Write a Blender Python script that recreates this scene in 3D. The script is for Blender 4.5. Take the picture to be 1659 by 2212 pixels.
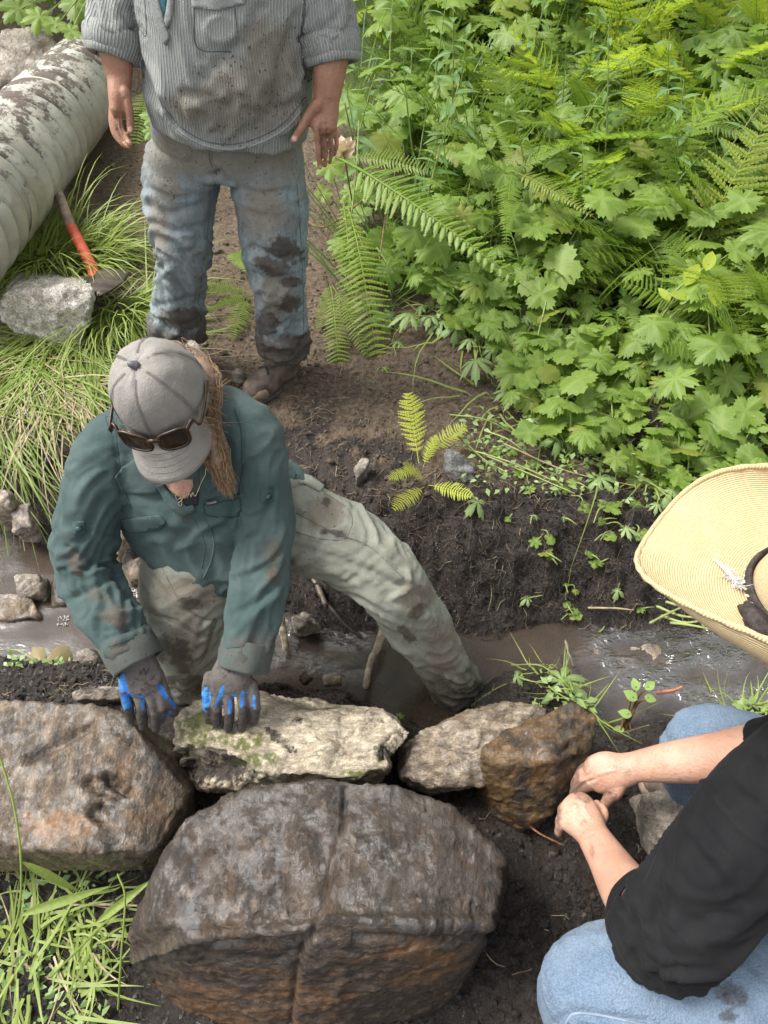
import bpy, bmesh, math, random
import numpy as np
from mathutils import Vector, Matrix
from mathutils.bvhtree import BVHTree
from mathutils.geometry import delaunay_2d_cdt

for _o in list(bpy.data.objects): bpy.data.objects.remove(_o)
SC = bpy.context.scene
COL = SC.collection

# ---------------------------------------------------------------- camera, sky, sun, exposure
CAM_H, CAM_PITCH, FOC = 1.85, math.radians(50), 1600.0      # metres, radians below the horizon, focal length for a 1659 x 2212 picture
cam = bpy.data.cameras.new('camera'); cam_o = bpy.data.objects.new('camera', cam); COL.objects.link(cam_o)
cam.sensor_fit = 'VERTICAL'; cam.sensor_height = 24.0; cam.lens = 24.0*FOC/2212.0
cam.clip_start = 0.02; cam.clip_end = 500
cam_o.location = (0, 0, CAM_H); cam_o.rotation_euler = (math.radians(90)-CAM_PITCH, 0, 0)
SC.camera = cam_o

SUN_EL, SUN_AZ = math.radians(57), math.radians(-78)          # azimuth from +Y towards +X
world = bpy.data.worlds.new('World'); SC.world = world; world.use_nodes = True
wn = world.node_tree; wn.nodes.clear()
w_out = wn.nodes.new('ShaderNodeOutputWorld'); w_bg = wn.nodes.new('ShaderNodeBackground')
w_sky = wn.nodes.new('ShaderNodeTexSky'); w_hs = wn.nodes.new('ShaderNodeHueSaturation')
w_sky.sky_type = 'NISHITA'; w_sky.sun_disc = False; w_sky.sun_elevation = SUN_EL; w_sky.sun_rotation = SUN_AZ
w_sky.dust_density = 3.0; w_sky.air_density = 1.2
w_hs.inputs['Saturation'].default_value = 0.15
w_bg.inputs['Strength'].default_value = 0.15
wn.links.new(w_sky.outputs[0], w_hs.inputs['Color']); wn.links.new(w_hs.outputs[0], w_bg.inputs['Color'])
wn.links.new(w_bg.outputs[0], w_out.inputs['Surface'])
sun = bpy.data.lights.new('sun', 'SUN'); sun.energy = 2.3; sun.angle = math.radians(20); sun.color = (1.0, 0.96, 0.90)
sun_o = bpy.data.objects.new('sun', sun); COL.objects.link(sun_o)
sd = Vector((math.sin(SUN_AZ)*math.cos(SUN_EL), math.cos(SUN_AZ)*math.cos(SUN_EL), math.sin(SUN_EL)))
sun_o.rotation_euler = (-sd).to_track_quat('-Z', 'Y').to_euler(); sun_o.location = (2, 3, 8)
SC.view_settings.view_transform = 'Standard'; SC.view_settings.look = 'None'
SC.view_settings.gamma = 1.0; SC.view_settings.exposure = 1.2; SC.view_settings.use_curve_mapping = False
SC.render.engine = 'CYCLES'; SC.cycles.max_bounces = 6; SC.cycles.transparent_max_bounces = 8
SC.cycles.use_denoising = True

# ---------------------------------------------------------------- measuring the photograph
_F = np.array([0, math.cos(CAM_PITCH), -math.sin(CAM_PITCH)]); _U = np.array([0, math.sin(CAM_PITCH), math.cos(CAM_PITCH)])
_R = np.array([1., 0, 0]); _C = np.array([0, 0, CAM_H])
def ray(u, v): return _F + (u-829.5)/FOC*_R + (1106-v)/FOC*_U
def J(u, v, d): return _C + d*ray(u, v)                       # a point measured at depth d
def G(u, v, z):                                               # a point measured at height z
    r = ray(u, v); return _C + r*(z-CAM_H)/r[2]
def proj(P):
    q = np.asarray(P)-_C; d = q@_F
    return 829.5+FOC*(q@_R)/d, 1106-FOC*(q@_U)/d, d

# ---------------------------------------------------------------- noise
_rs = np.random.RandomState(7)
_perm = np.concatenate([_rs.permutation(512)]*3)
_grad = _rs.normal(size=(512, 3)); _grad /= np.linalg.norm(_grad, axis=1)[:, None]
def perlin(P):
    P = np.asarray(P, float); i = np.floor(P).astype(int); f = P-i; i &= 511
    w = f*f*f*(f*(f*6-15)+10); out = 0
    for dx in (0, 1):
        hx = _perm[i[:, 0]+dx]
        wx = w[:, 0] if dx else 1-w[:, 0]
        for dy in (0, 1):
            hy = _perm[hx+i[:, 1]+dy]
            wy = w[:, 1] if dy else 1-w[:, 1]
            for dz in (0, 1):
                h = _perm[hy+i[:, 2]+dz]
                g = _grad[h]
                d = g[:, 0]*(f[:, 0]-dx)+g[:, 1]*(f[:, 1]-dy)+g[:, 2]*(f[:, 2]-dz)
                out = out+d*wx*wy*(w[:, 2] if dz else 1-w[:, 2])
    return out*1.6
def fbm(P, octv=4, lac=2.1, gain=0.5, ridged=False):
    P = np.asarray(P, float); a, s, tot = 1., 0, 0
    for k in range(octv):
        n = perlin(P+k*17.3)
        if ridged: n = 1-2*np.abs(n)
        s = s+a*n; tot += a; a *= gain; P = P*lac
    return s/tot
def smooth01(x, a, b):
    t = np.clip((np.asarray(x, float)-a)/(b-a), 0, 1); return t*t*(3-2*t)
def worley(P, cell, local=False):                                          # distance to nearest and second nearest jittered point
    Q = np.asarray(P)/cell; i0 = np.floor(Q).astype(int); d1 = np.full(len(Q), 9.); d2 = d1.copy(); cid = np.zeros(len(Q), int); loc = np.zeros_like(Q)
    for ox in (-1, 0, 1):
        for oy in (-1, 0, 1):
            for oz in (-1, 0, 1):
                c = i0+np.array([ox, oy, oz]); h = _perm[_perm[_perm[c[:, 0] & 511]+(c[:, 1] & 511)]+(c[:, 2] & 511)]
                p = c+0.5+0.42*_grad[h]
                d = np.linalg.norm(Q-p, axis=1); m = d < d1
                d2 = np.where(m, d1, np.minimum(d2, d)); cid = np.where(m, h, cid); d1 = np.where(m, d, d1); loc = np.where(m[:, None], Q-p, loc)
    return (d1, d2, cid, loc) if local else (d1, d2, cid)
def chips(P, cell, A):                                       # broken faces: each cell its own small tilted plane
    d1, d2, cid, loc = worley(P, cell, True); g = _grad[(cid*7+3) % 512]; return A*((loc*g).sum(1)*1.3+((cid*53 % 101)/101-.5)*.7)

# ---------------------------------------------------------------- mesh helpers
def mesh_np(name, V, faces, smooth=True):
    """faces: list of int arrays (n,k), one array per polygon size"""
    me = bpy.data.meshes.new(name); V = np.asarray(V, np.float32)
    faces = [np.asarray(f, np.int32) for f in (faces if isinstance(faces, list) else [faces]) if len(f)]
    me.vertices.add(len(V)); me.vertices.foreach_set('co', V.ravel())
    loops = np.concatenate([f.ravel() for f in faces]); sizes = np.concatenate([np.full(len(f), f.shape[1], np.int32) for f in faces])
    me.loops.add(len(loops)); me.loops.foreach_set('vertex_index', loops)
    me.polygons.add(len(sizes)); starts = np.concatenate([[0], np.cumsum(sizes)[:-1]]).astype(np.int32)
    me.polygons.foreach_set('loop_start', starts)
    me.update(calc_edges=True); me.validate()
    if smooth: me.polygons.foreach_set('use_smooth', np.ones(len(sizes), bool))
    return me
def get_np(me):
    V = np.empty(len(me.vertices)*3, np.float32); me.vertices.foreach_get('co', V); V = V.reshape(-1, 3).astype(float)
    L = np.empty(len(me.loops), np.int32); me.loops.foreach_get('vertex_index', L)
    n = np.empty(len(me.polygons), np.int32); me.polygons.foreach_get('loop_total', n)
    s = np.empty(len(me.polygons), np.int32); me.polygons.foreach_get('loop_start', s)
    fs = [L[s[n == k][:, None]+np.arange(k)[None]] for k in np.unique(n)]
    return V, fs
def vnormals(V, faces):
    N = np.zeros_like(V)
    for f in faces:
        a = V[f[:, 0]]; b = V[f[:, 1]]; c = V[f[:, 2]]
        n = np.cross(b-a, c-a)
        if f.shape[1] == 4: n = n+np.cross(c-a, V[f[:, 3]]-a)
        for k in range(f.shape[1]):
            for ax in range(3): N[:, ax] += np.bincount(f[:, k], n[:, ax], len(V))
    return N/np.maximum(np.linalg.norm(N, axis=1), 1e-12)[:, None]
def relax(V, faces, it=3, lam=0.5):
    ed = np.concatenate([np.stack([f[:, k], f[:, (k+1) % f.shape[1]]], 1) for f in faces for k in range(f.shape[1])])
    ed = np.concatenate([ed, ed[:, ::-1]]); cnt = np.maximum(np.bincount(ed[:, 0], minlength=len(V)), 1)
    for _ in range(it):
        S = np.stack([np.bincount(ed[:, 0], V[ed[:, 1], ax], len(V)) for ax in range(3)], 1)/cnt[:, None]
        V = V+lam*(S-V)
    return V
def attr(me, name, vals):
    a = me.attributes.new(name, 'FLOAT', 'POINT'); a.data.foreach_set('value', np.asarray(vals, np.float32))
def voxel(V, faces, size):
    me = mesh_np('tmp', V, faces); o = bpy.data.objects.new('tmp', me); COL.objects.link(o)
    m = o.modifiers.new('r', 'REMESH'); m.mode = 'VOXEL'; m.voxel_size = size; m.adaptivity = 0
    dg = bpy.context.evaluated_depsgraph_get(); ev = o.evaluated_get(dg); out = get_np(ev.to_mesh()); ev.to_mesh_clear()
    bpy.data.objects.remove(o); bpy.data.meshes.remove(me)
    return out
class MB:                                                     # collects numpy pieces into one mesh
    def __init__(s): s.V = []; s.F = {}; s.n = 0
    def add(s, V, faces):
        V = np.asarray(V, float)
        for f in (faces if isinstance(faces, list) else [faces]):
            f = np.asarray(f, int)
            if len(f): s.F.setdefault(f.shape[1], []).append(f+s.n)
        s.V.append(V); s.n += len(V); return s
    def data(s): return np.concatenate(s.V), [np.concatenate(s.F[k]) for k in s.F]
    def mesh(s, name, smooth=True): V, F = s.data(); return mesh_np(name, V, F, smooth)
def catmull(P, n):
    P = np.asarray(P, float)
    if len(P) == 2: t = np.linspace(0, 1, n)[:, None]; return P[0]*(1-t)+P[1]*t
    Q = np.concatenate([[2*P[0]-P[1]], P, [2*P[-1]-P[-2]]]); out = []
    t = np.linspace(0, len(P)-1, n); k = np.minimum(t.astype(int), len(P)-2); f = (t-k)[:, None]
    a, b, c, d = Q[k], Q[k+1], Q[k+2], Q[k+3]
    return 0.5*((2*b)+(c-a)*f+(2*a-5*b+4*c-d)*f*f+(3*b-a-3*c+d)*f**3)
def frames(P, side):
    T = np.gradient(P, axis=0); T /= np.linalg.norm(T, axis=1)[:, None]+1e-12
    s = np.asarray(side, float); A = np.tile(s, (len(P), 1)) if s.ndim == 1 else s
    A = A-T*np.sum(A*T, 1)[:, None]; A /= np.linalg.norm(A, axis=1)[:, None]+1e-12
    return T, A, np.cross(T, A)
def tube(P, rad, side=(1, 0.13, 0.21), seg=14, n=None, cap=True, power=2.0, round_caps=True):
    """lofted limb: P control points, rad per control point (r or (ra, rb)); ra lies along side"""
    rad = np.array([(r, r) if np.isscalar(r) else r for r in rad], float)
    n = n or max(6, 5*len(P)); C = catmull(P, n); Rr = np.maximum(catmull(np.c_[rad, rad[:, 0]], n)[:, :2], 1e-5)
    T, A, B = frames(C, side)
    if cap and round_caps:                                    # rounded ends
        def dome(c, t, r, sgn):
            ks = (0.5, 0.85, 0.98); m = min(r)
            return [(c+sgn*t*m*math.sin(k*math.pi/2), r*math.cos(k*math.pi/2)) for k in ks]
        d0 = dome(C[0], T[0], Rr[0], -1)[::-1]; d1 = dome(C[-1], T[-1], Rr[-1], 1)
        C = np.concatenate([[x[0] for x in d0], C, [x[0] for x in d1]]); Rr = np.concatenate([[x[1] for x in d0], Rr, [x[1] for x in d1]])
        A = np.concatenate([[A[0]]*3, A, [A[-1]]*3]); B = np.concatenate([[B[0]]*3, B, [B[-1]]*3])
    th = np.linspace(0, 2*np.pi, seg, endpoint=False); c, s = np.cos(th), np.sin(th)
    if power != 2.0:
        q = (np.abs(c)**power+np.abs(s)**power)**(-1/power); c, s = c*q, s*q
    V = C[:, None]+A[:, None]*(Rr[:, 0:1]*c[None])[:, :, None]+B[:, None]*(Rr[:, 1:2]*s[None])[:, :, None]
    m = len(C); i = np.arange(m-1)[:, None]*seg; j = np.arange(seg)[None]; k = (j+1) % seg
    F = np.stack([i+j, i+k, i+seg+k, i+seg+j], -1).reshape(-1, 4)
    V = V.reshape(-1, 3); faces = [F]
    if cap:
        a = len(V); V = np.concatenate([V, [C[0], C[-1]]]); j = np.arange(seg); k = (j+1) % seg
        faces.append(np.concatenate([np.stack([np.full(seg, a), k, j], 1), np.stack([np.full(seg, a+1), (m-1)*seg+j, (m-1)*seg+k], 1)]))
    return V, faces
def hull(pts):
    bm = bmesh.new(); vs = [bm.verts.new(p) for p in pts]
    bmesh.ops.convex_hull(bm, input=vs)
    bmesh.ops.delete(bm, geom=[v for v in bm.verts if not v.link_faces], context='VERTS')
    bmesh.ops.triangulate(bm, faces=bm.faces[:]); bmesh.ops.recalc_face_normals(bm, faces=bm.faces[:])
    bm.verts.index_update(); V = np.array([v.co[:] for v in bm.verts]); F = np.array([[v.index for v in f.verts] for f in bm.faces]); bm.free()
    return V, [F]

# ---------------------------------------------------------------- naming and tagging
def tag(o, label=None, cat=None, group=None, kind=None):
    if label: o['label'] = label
    if cat: o['category'] = cat
    if group: o['group'] = group
    if kind: o['kind'] = kind
    return o
def obj(name, me, mat=None, parent=None, smooth=None):
    if isinstance(me, MB): me = me.mesh(name)
    o = bpy.data.objects.new(name, me); COL.objects.link(o)
    if mat is not None and not len(me.materials): me.materials.append(mat)
    if parent is not None:
        o.parent = parent; o.matrix_parent_inverse = Matrix.Translation(parent.location).inverted() if parent.rotation_euler[:] == (0, 0, 0) else parent.matrix_basis.inverted()
    return o
def thing(name, label, cat, loc=(0, 0, 0), group=None):
    o = bpy.data.objects.new(name, None); COL.objects.link(o); o.location = loc; o.empty_display_size = 0.05
    return tag(o, label, cat, group)

# ---------------------------------------------------------------- materials
class NT:
    """a small wrapper for writing node trees"""
    def __init__(s, name):
        s.m = bpy.data.materials.new(name); s.m.use_nodes = True; s.t = s.m.node_tree; s.t.nodes.clear()
        s.out = s.t.nodes.new('ShaderNodeOutputMaterial')
    def n(s, typ, **kw):
        x = s.t.nodes.new(typ)
        for k, v in kw.items(): setattr(x, k, v)
        return x
    def l(s, a, b): s.t.links.new(a, b)
    def put(s, sock, v):
        if isinstance(v, bpy.types.NodeSocket): s.l(v, sock)
        elif isinstance(v, (tuple, list)) and len(v) == 3 and sock.type == 'RGBA': sock.default_value = (*v, 1)
        else: sock.default_value = v
    def obj(s): return s.n('ShaderNodeTexCoord').outputs['Object']
    def attr(s, name): return s.n('ShaderNodeAttribute', attribute_name=name).outputs['Fac']
    def rand(s): return s.n('ShaderNodeObjectInfo').outputs['Random']
    def mapped(s, vec, scale): x = s.n('ShaderNodeMapping'); s.l(vec, x.inputs[0]); x.inputs['Scale'].default_value = scale; return x.outputs[0]
    def noise(s, vec, scale, detail=4, rough=0.55, dist=0.0, col=False):
        x = s.n('ShaderNodeTexNoise'); s.l(vec, x.inputs['Vector']); x.inputs['Scale'].default_value = scale
        x.inputs['Detail'].default_value = detail; x.inputs['Roughness'].default_value = rough; x.inputs['Distortion'].default_value = dist
        return x.outputs['Color' if col else 'Fac']
    def voro(s, vec, scale, feature='F1', out='Distance'):
        x = s.n('ShaderNodeTexVoronoi', feature=feature); s.l(vec, x.inputs['Vector']); x.inputs['Scale'].default_value = scale; return x.outputs[out]
    def ramp(s, fac, lo, hi, a=0.0, b=1.0):
        x = s.n('ShaderNodeMapRange', interpolation_type='SMOOTHSTEP'); s.l(fac, x.inputs[0])
        for k, v in zip((1, 2, 3, 4), (lo, hi, a, b)): x.inputs[k].default_value = v
        return x.outputs[0]
    def math(s, op, a, b=0.0, c=None):
        x = s.n('ShaderNodeMath', operation=op); s.put(x.inputs[0], a); s.put(x.inputs[1], b)
        if c is not None: s.put(x.inputs[2], c)
        return x.outputs[0]
    def mix(s, fac, a, b, blend='MIX'):
        x = s.n('ShaderNodeMix', data_type='RGBA', blend_type=blend); s.put(x.inputs[0], fac); s.put(x.inputs[6], a); s.put(x.inputs[7], b); return x.outputs[2]
    def bump(s, h, strength=0.5, dist=0.01, normal=None):
        x = s.n('ShaderNodeBump'); s.l(h, x.inputs['Height']); x.inputs['Strength'].default_value = strength; x.inputs['Distance'].default_value = dist
        if normal is not None: s.l(normal, x.inputs['Normal'])
        return x.outputs[0]
    def bsdf(s, color, rough=0.6, normal=None, **kw):
        x = s.n('ShaderNodeBsdfPrincipled'); s.put(x.inputs['Base Color'], color); s.put(x.inputs['Roughness'], rough)
        if normal is not None: s.l(normal, x.inputs['Normal'])
        for k, v in kw.items(): s.put(x.inputs[k.replace('_', ' ')], v)
        return x.outputs[0]
    def done(s, shader): s.l(shader, s.out.inputs['Surface']); return s.m
def plain(name, color, rough=0.6, vary=0.25, scale=40, bump=0.2, **kw):
    t = NT(name); o = t.obj(); n = t.noise(o, scale, 5); dark = tuple(c*(1-vary) for c in color); lite = tuple(min(1, c*(1+vary)) for c in color)
    return t.done(t.bsdf(t.mix(t.ramp(n, .3, .7), dark, lite), rough, t.bump(t.noise(o, scale*4, 4), bump, .003), **kw))
# ================================================================ ground
def interp(x, xs, ys): return np.interp(x, xs, ys)
def foot_far(x): return interp(x, [-3, -1.5, -.85, -.5, -.2, .3, 1.0, 1.6, 3], [1.60, 1.50, 1.40, 1.24, 1.125, 1.115, 1.125, 1.10, 1.0])
def edge_near(x): return interp(x, [-3, -1.5, -.95, -.6, -.35, -.12, .0, .1, .2, .235, .30, .42, .5, .6, .72, .9, 1.1, 1.6, 3],
                                   [1.2, 1.12, 1.02, .99, .93, .90, .86, .80, .80, .90, .985, .985, .90, .82, .83, .875, .86, .8, .7])
def base_h(x, y):
    yf, yn = foot_far(x), edge_near(x)
    wl = interp(x, [-3, -.75, -.45, 3], [.36, .34, .25, .25])                        # width of the bank face
    lip = interp(x, [-3, -1.2, -.7, -.3, .2, .6, 1.0, 2, 3], [.2, .2, .17, .16, .27, .25, .17, .12, .12])
    far = lip*smooth01(y, yf-.03, yf+wl)**0.8
    far = far+(.07*smooth01(y, yf+wl, 2.6)-.06*smooth01(y, 1.45, 2.0)*smooth01(x, -.3, .0))-.085*np.clip(y-2.3, 0, 2.6)*smooth01(-x, .3, .9)*np.where(x < -2.3, .3, 1)+(.05*np.clip(y-2.6, 0, None)+.12*np.clip(y-3.2, 0, 6))*np.where(y < 4.6, .25+.75*smooth01(x, -1.1, -.2), 1)
    far = far+smooth01(x, .3, 2.6)*smooth01(y, 1.5, 3.5)*.35 + smooth01(-x, 1.3, 3.0)*smooth01(y, 2.2, 4.5)*.35
    berm = interp(x, [-3, -.9, -.5, -.1, .1, .3, .6, 1, 3], [.07, .08, .13, .14, .06, .13, .10, .08, .1])
    near = berm*smooth01(yn-y, -.02, .09)
    near = near-smooth01(.62-y, 0, .42)*interp(x, [-3, -.3, .2, .5, 3], [.14, .12, .10, .06, .02])
    near = near-.12*np.clip(.1-y, 0, 1.5)
    bed = -.05-.05*np.sin(np.clip((y-yn)/(yf-yn+1e-6), 0, 1)*np.pi)*smooth01(x, -.5, -.2)
    h = np.where(y > yf-.03, np.maximum(far, -.05), np.where(y < yn+.02, near-.05*smooth01(y, yn-.06, yn+.02), bed))
    return h
def rough_amt(x, y):                                                            # how lumpy the mud is
    path = smooth01(y, 1.75, 2.1)
    return 1-.5*path
def ground_h(x, y, detail=True):
    x = np.atleast_1d(np.asarray(x, float)); y = np.atleast_1d(np.asarray(y, float))
    w = 0.035*perlin(np.c_[x*5, y*5, x*0])+0.018*perlin(np.c_[x*13, y*13, x*0+4])
    h = sum(base_h(x+dx+w*.6, y+dy+w) for dx, dy in ((0, 0), (.02, 0), (-.02, 0), (0, .02), (0, -.02)))/5
    bedm = (y > edge_near(x)-.01) & (y < foot_far(x)+.0)
    r = rough_amt(x, y)*np.where(bedm, .35, 1.)*(1-.45*smooth01(y-foot_far(x), .22, .45))
    bank = smooth01(y-foot_far(x), -.02, .08)*(1-smooth01(y-foot_far(x), .45, .8))
    h = h+r*(.030*fbm(np.c_[x*6.5, y*6.5, h*4], 3)+bank*.050*np.abs(perlin(np.c_[x*11, y*11, h*6+3]))+bank*.024*perlin(np.c_[x*23, y*23, h*6]))
    if detail:
        p = np.c_[x, y, h*1.2]
        d1, d2, _ = worley(p+.01*np.c_[perlin(p*30), perlin(p*30+9), x*0], .042)
        h = h+r*(.018*(0.55-d1)+.026*fbm(p*20, 4, gain=.6)+.009*fbm(p*70, 3, gain=.6, ridged=True))
        cl = np.exp(-((x+.12)/.30)**2-((y-1.60)/.20)**2); e1, e2, _ = worley(p+.012*np.c_[perlin(p*25), perlin(p*25+4), x*0], .075); h = h+cl*(.030*(.6-e1)+.020*fbm(p*16, 3, ridged=True))
        lumps = smooth01(perlin(p*9+3), .05, .35)
        d1, _, _ = worley(p, .017); h = h+r*(.3+lumps)*.011*(.6-d1)*(1-.7*smooth01(y-foot_far(x), .22, .45))
    return h
def gz(x, y): return float(ground_h([x], [y])[0])
def axis(lo, hi, a, b, fine, grow=1.03):
    c = list(np.arange(a, b, fine)); s = fine; v = c[-1]
    while v < hi: s *= grow if s < .12 else 1.25; v += s; c.append(v)
    s = fine; v = c[0]; l = []
    while v > lo: s *= grow+.06 if s < .1 else 1.25; v -= s; l.append(v)
    return np.array(l[::-1]+c)
gx = axis(-60, 60, -1.3, 1.15, .007); gy = axis(-20, 90, .1, 2.0, .007)
GX, GY = np.meshgrid(gx, gy); gxx, gyy = GX.ravel(), GY.ravel()
gzz = ground_h(gxx, gyy)
gzz = np.where(gyy > 8, np.minimum(gzz, 1.3)+.02*(gyy-8), gzz)
nx, ny = len(gx), len(gy); i = (np.arange(ny-1)[:, None]*nx+np.arange(nx-1)[None]).ravel()
g_me = mesh_np('ground', np.c_[gxx, gyy, gzz], np.stack([i, i+1, i+nx+1, i+nx], 1))
pt = np.c_[gxx, gyy, gzz]
dry = smooth01(gyy-foot_far(gxx), .16, .40)*(0.80+.8*fbm(pt*3.2, 3))+smooth01(gyy, 1.9, 2.4)*.55
dk = np.maximum.reduce([np.exp(-((gxx-c[0])/rx)**2-((gyy-c[1])/ry)**2) for c, rx, ry in ((G(690, 930, .25), .24, .13), (G(840, 980, .26), .12, .07), (G(620, 1000, .24), .15, .12))])
dry = np.clip(dry-1.0*dk*smooth01(perlin(pt*9+2), -.5, .2), 0, 1)*smooth01(gzz, .1, .2)
wet = smooth01(.10-gzz, -.06, .10)
wet = np.clip(wet+.5*smooth01(edge_near(gxx)-gyy, -.02, .1)+.5*smooth01(perlin(pt*4+5), .0, .4)*(1-dry), 0, 1)
attr(g_me, 'dry', dry); attr(g_me, 'wet', wet)
meadow = smooth01(gyy, 3.2, 4.5)*smooth01(gxx+gyy*.3, .2, .9)+smooth01(gyy, 6, 8)
attr(g_me, 'meadow', np.clip(meadow, 0, 1))
t = NT('mud'); o = t.obj()
n1 = t.noise(o, 7, 6); n2 = t.noise(o, 60, 6, .7); n3 = t.noise(o, 260, 4, .7)
mudc = t.mix(t.ramp(n1, .35, .65), (.013, .0095, .0075), (.034, .025, .019))
mudc = t.mix(t.ramp(n2, .5, .72), mudc, (.060, .045, .034))
dryc = t.mix(t.ramp(n2, .3, .7), (.080, .058, .041), (.185, .140, .100)); dryc = t.mix(t.ramp(n3, .58, .72), dryc, (.27, .22, .165))
dm = t.ramp(t.math('ADD', t.attr('dry'), t.math('MULTIPLY', t.math('SUBTRACT', n2, .5), .9)), .25, .75)
c = t.mix(dm, mudc, dryc)
c = t.mix(t.math('MULTIPLY', t.attr('wet'), .45), c, (.020, .014, .011))
c = t.mix(t.ramp(t.math('ADD', t.attr('meadow'), t.math('SUBTRACT', n2, .5)), .3, .7), c, (.06, .085, .025))
specks = t.ramp(t.voro(o, 150), .20, .10); specks = t.math('MULTIPLY', specks, t.ramp(t.noise(o, 9, 3), .45, .65))
c = t.mix(t.math('MULTIPLY', specks, .6), c, (.22, .18, .13))
rg = t.math('ADD', t.math('MULTIPLY', t.ramp(t.noise(o, 45, 5, .7), .42, .58), .50), t.math('MULTIPLY', dm, .35))
rg = t.math('ADD', rg, .26); rg = t.math('SUBTRACT', rg, t.math('MULTIPLY', t.attr('wet'), .27))
bh = t.math('ADD', t.math('MULTIPLY', n2, 1.0), t.math('MULTIPLY', n3, .5))
fib = t.noise(t.mapped(o, (120, 25, 60)), 1.0, 4, .7, 1.5); bh = t.math('ADD', bh, t.math('MULTIPLY', fib, .5))
M_MUD = t.done(t.bsdf(c, rg, t.bump(bh, 1.0, .012), Specular_IOR_Level=t.math('SUBTRACT', .6, t.math('MULTIPLY', dm, .4))))
ground = obj('ground', g_me, M_MUD); tag(ground, kind='structure')

# ---------------------------------------------------------------- stream
wx = np.arange(-2.6, 2.6, .012); wy = np.arange(.70, 1.75, .012)
WX, WY = np.meshgrid(wx, wy); a, b = WX.ravel(), WY.ravel()
fast = np.clip(smooth01(a, .42, .62)*smooth01(b, .80, .90)+.10*smooth01(-a, .42, .62)+.30*smooth01(-np.abs(a+.18), -.22, -.05)*smooth01(b, .93, 1.0), 0, 1)
pw = np.c_[a*14, b*26, a*0]; pw[:, :2] += 1.2*np.c_[perlin(pw*.35), perlin(pw*.35+8)]
fast = np.clip(fast*(.45+1.5*smooth01(perlin(np.c_[a*7, b*13, a*0+2]), -.35, .35)), 0, 1)*np.where(a > .2, smooth01(a+.25*perlin(np.c_[a*5, b*9, a*0]), .42, .72), 1)
zz = .010*fast*fbm(pw, 3, ridged=True)+.0055*fast*perlin(pw*2.7)+.0007*perlin(np.c_[a*18, b*18, a*0])
inside = (b > edge_near(a)-.16) & (b < foot_far(a)+.16)
nxw = len(wx); i = (np.arange(len(wy)-1)[:, None]*nxw+np.arange(nxw-1)[None]).ravel()
q = np.stack([i, i+1, i+nxw+1, i+nxw], 1); q = q[inside[q].all(1)]
used = np.unique(q); re = np.full(len(a), -1); re[used] = np.arange(len(used))
w_me = mesh_np('stream_water', np.c_[a, b, zz+.0][used], re[q]); attr(w_me, 'fast', fast[used])
t = NT('water'); o = t.obj()
fz = t.attr('fast')
murk = t.bsdf(t.mix(t.ramp(t.noise(o, 6, 4), .35, .65), (.034, .021, .012), (.060, .038, .022)), .9)
tr = t.n('ShaderNodeBsdfTransparent'); tr.inputs[0].default_value = (.55, .43, .30, 1)
body = t.n('ShaderNodeMixShader'); t.l(t.math('SUBTRACT', .62, t.math('MULTIPLY', fz, .35)), body.inputs[0]); t.l(tr.outputs[0], body.inputs[1]); t.l(murk, body.inputs[2])
gl = t.n('ShaderNodeBsdfGlossy'); gl.inputs['Roughness'].default_value = .20; gl.inputs['Color'].default_value = (1, 1, 1, 1)
bw = t.n('ShaderNodeBump'); t.l(t.noise(t.mapped(o, (1, 1.9, 1)), 26, 2, .5, 1.8), bw.inputs['Height']); t.l(t.math('MULTIPLY', fz, .55), bw.inputs['Strength']); bw.inputs['Distance'].default_value = .012; bw = bw.outputs[0]
t.l(bw, gl.inputs['Normal'])
fr = t.n('ShaderNodeFresnel'); fr.inputs['IOR'].default_value = 1.38; t.l(bw, fr.inputs['Normal'])
fin = t.n('ShaderNodeMixShader'); t.l(t.math('MULTIPLY', fr.outputs[0], t.math('ADD', 1.0, t.math('MULTIPLY', fz, 7.0))), fin.inputs[0]); t.l(body.outputs[0], fin.inputs[1]); t.l(gl.outputs[0], fin.inputs[2])
M_WATER = t.done(fin.outputs[0])
water = obj('water', w_me, M_WATER); tag(water, kind='structure')
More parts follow.
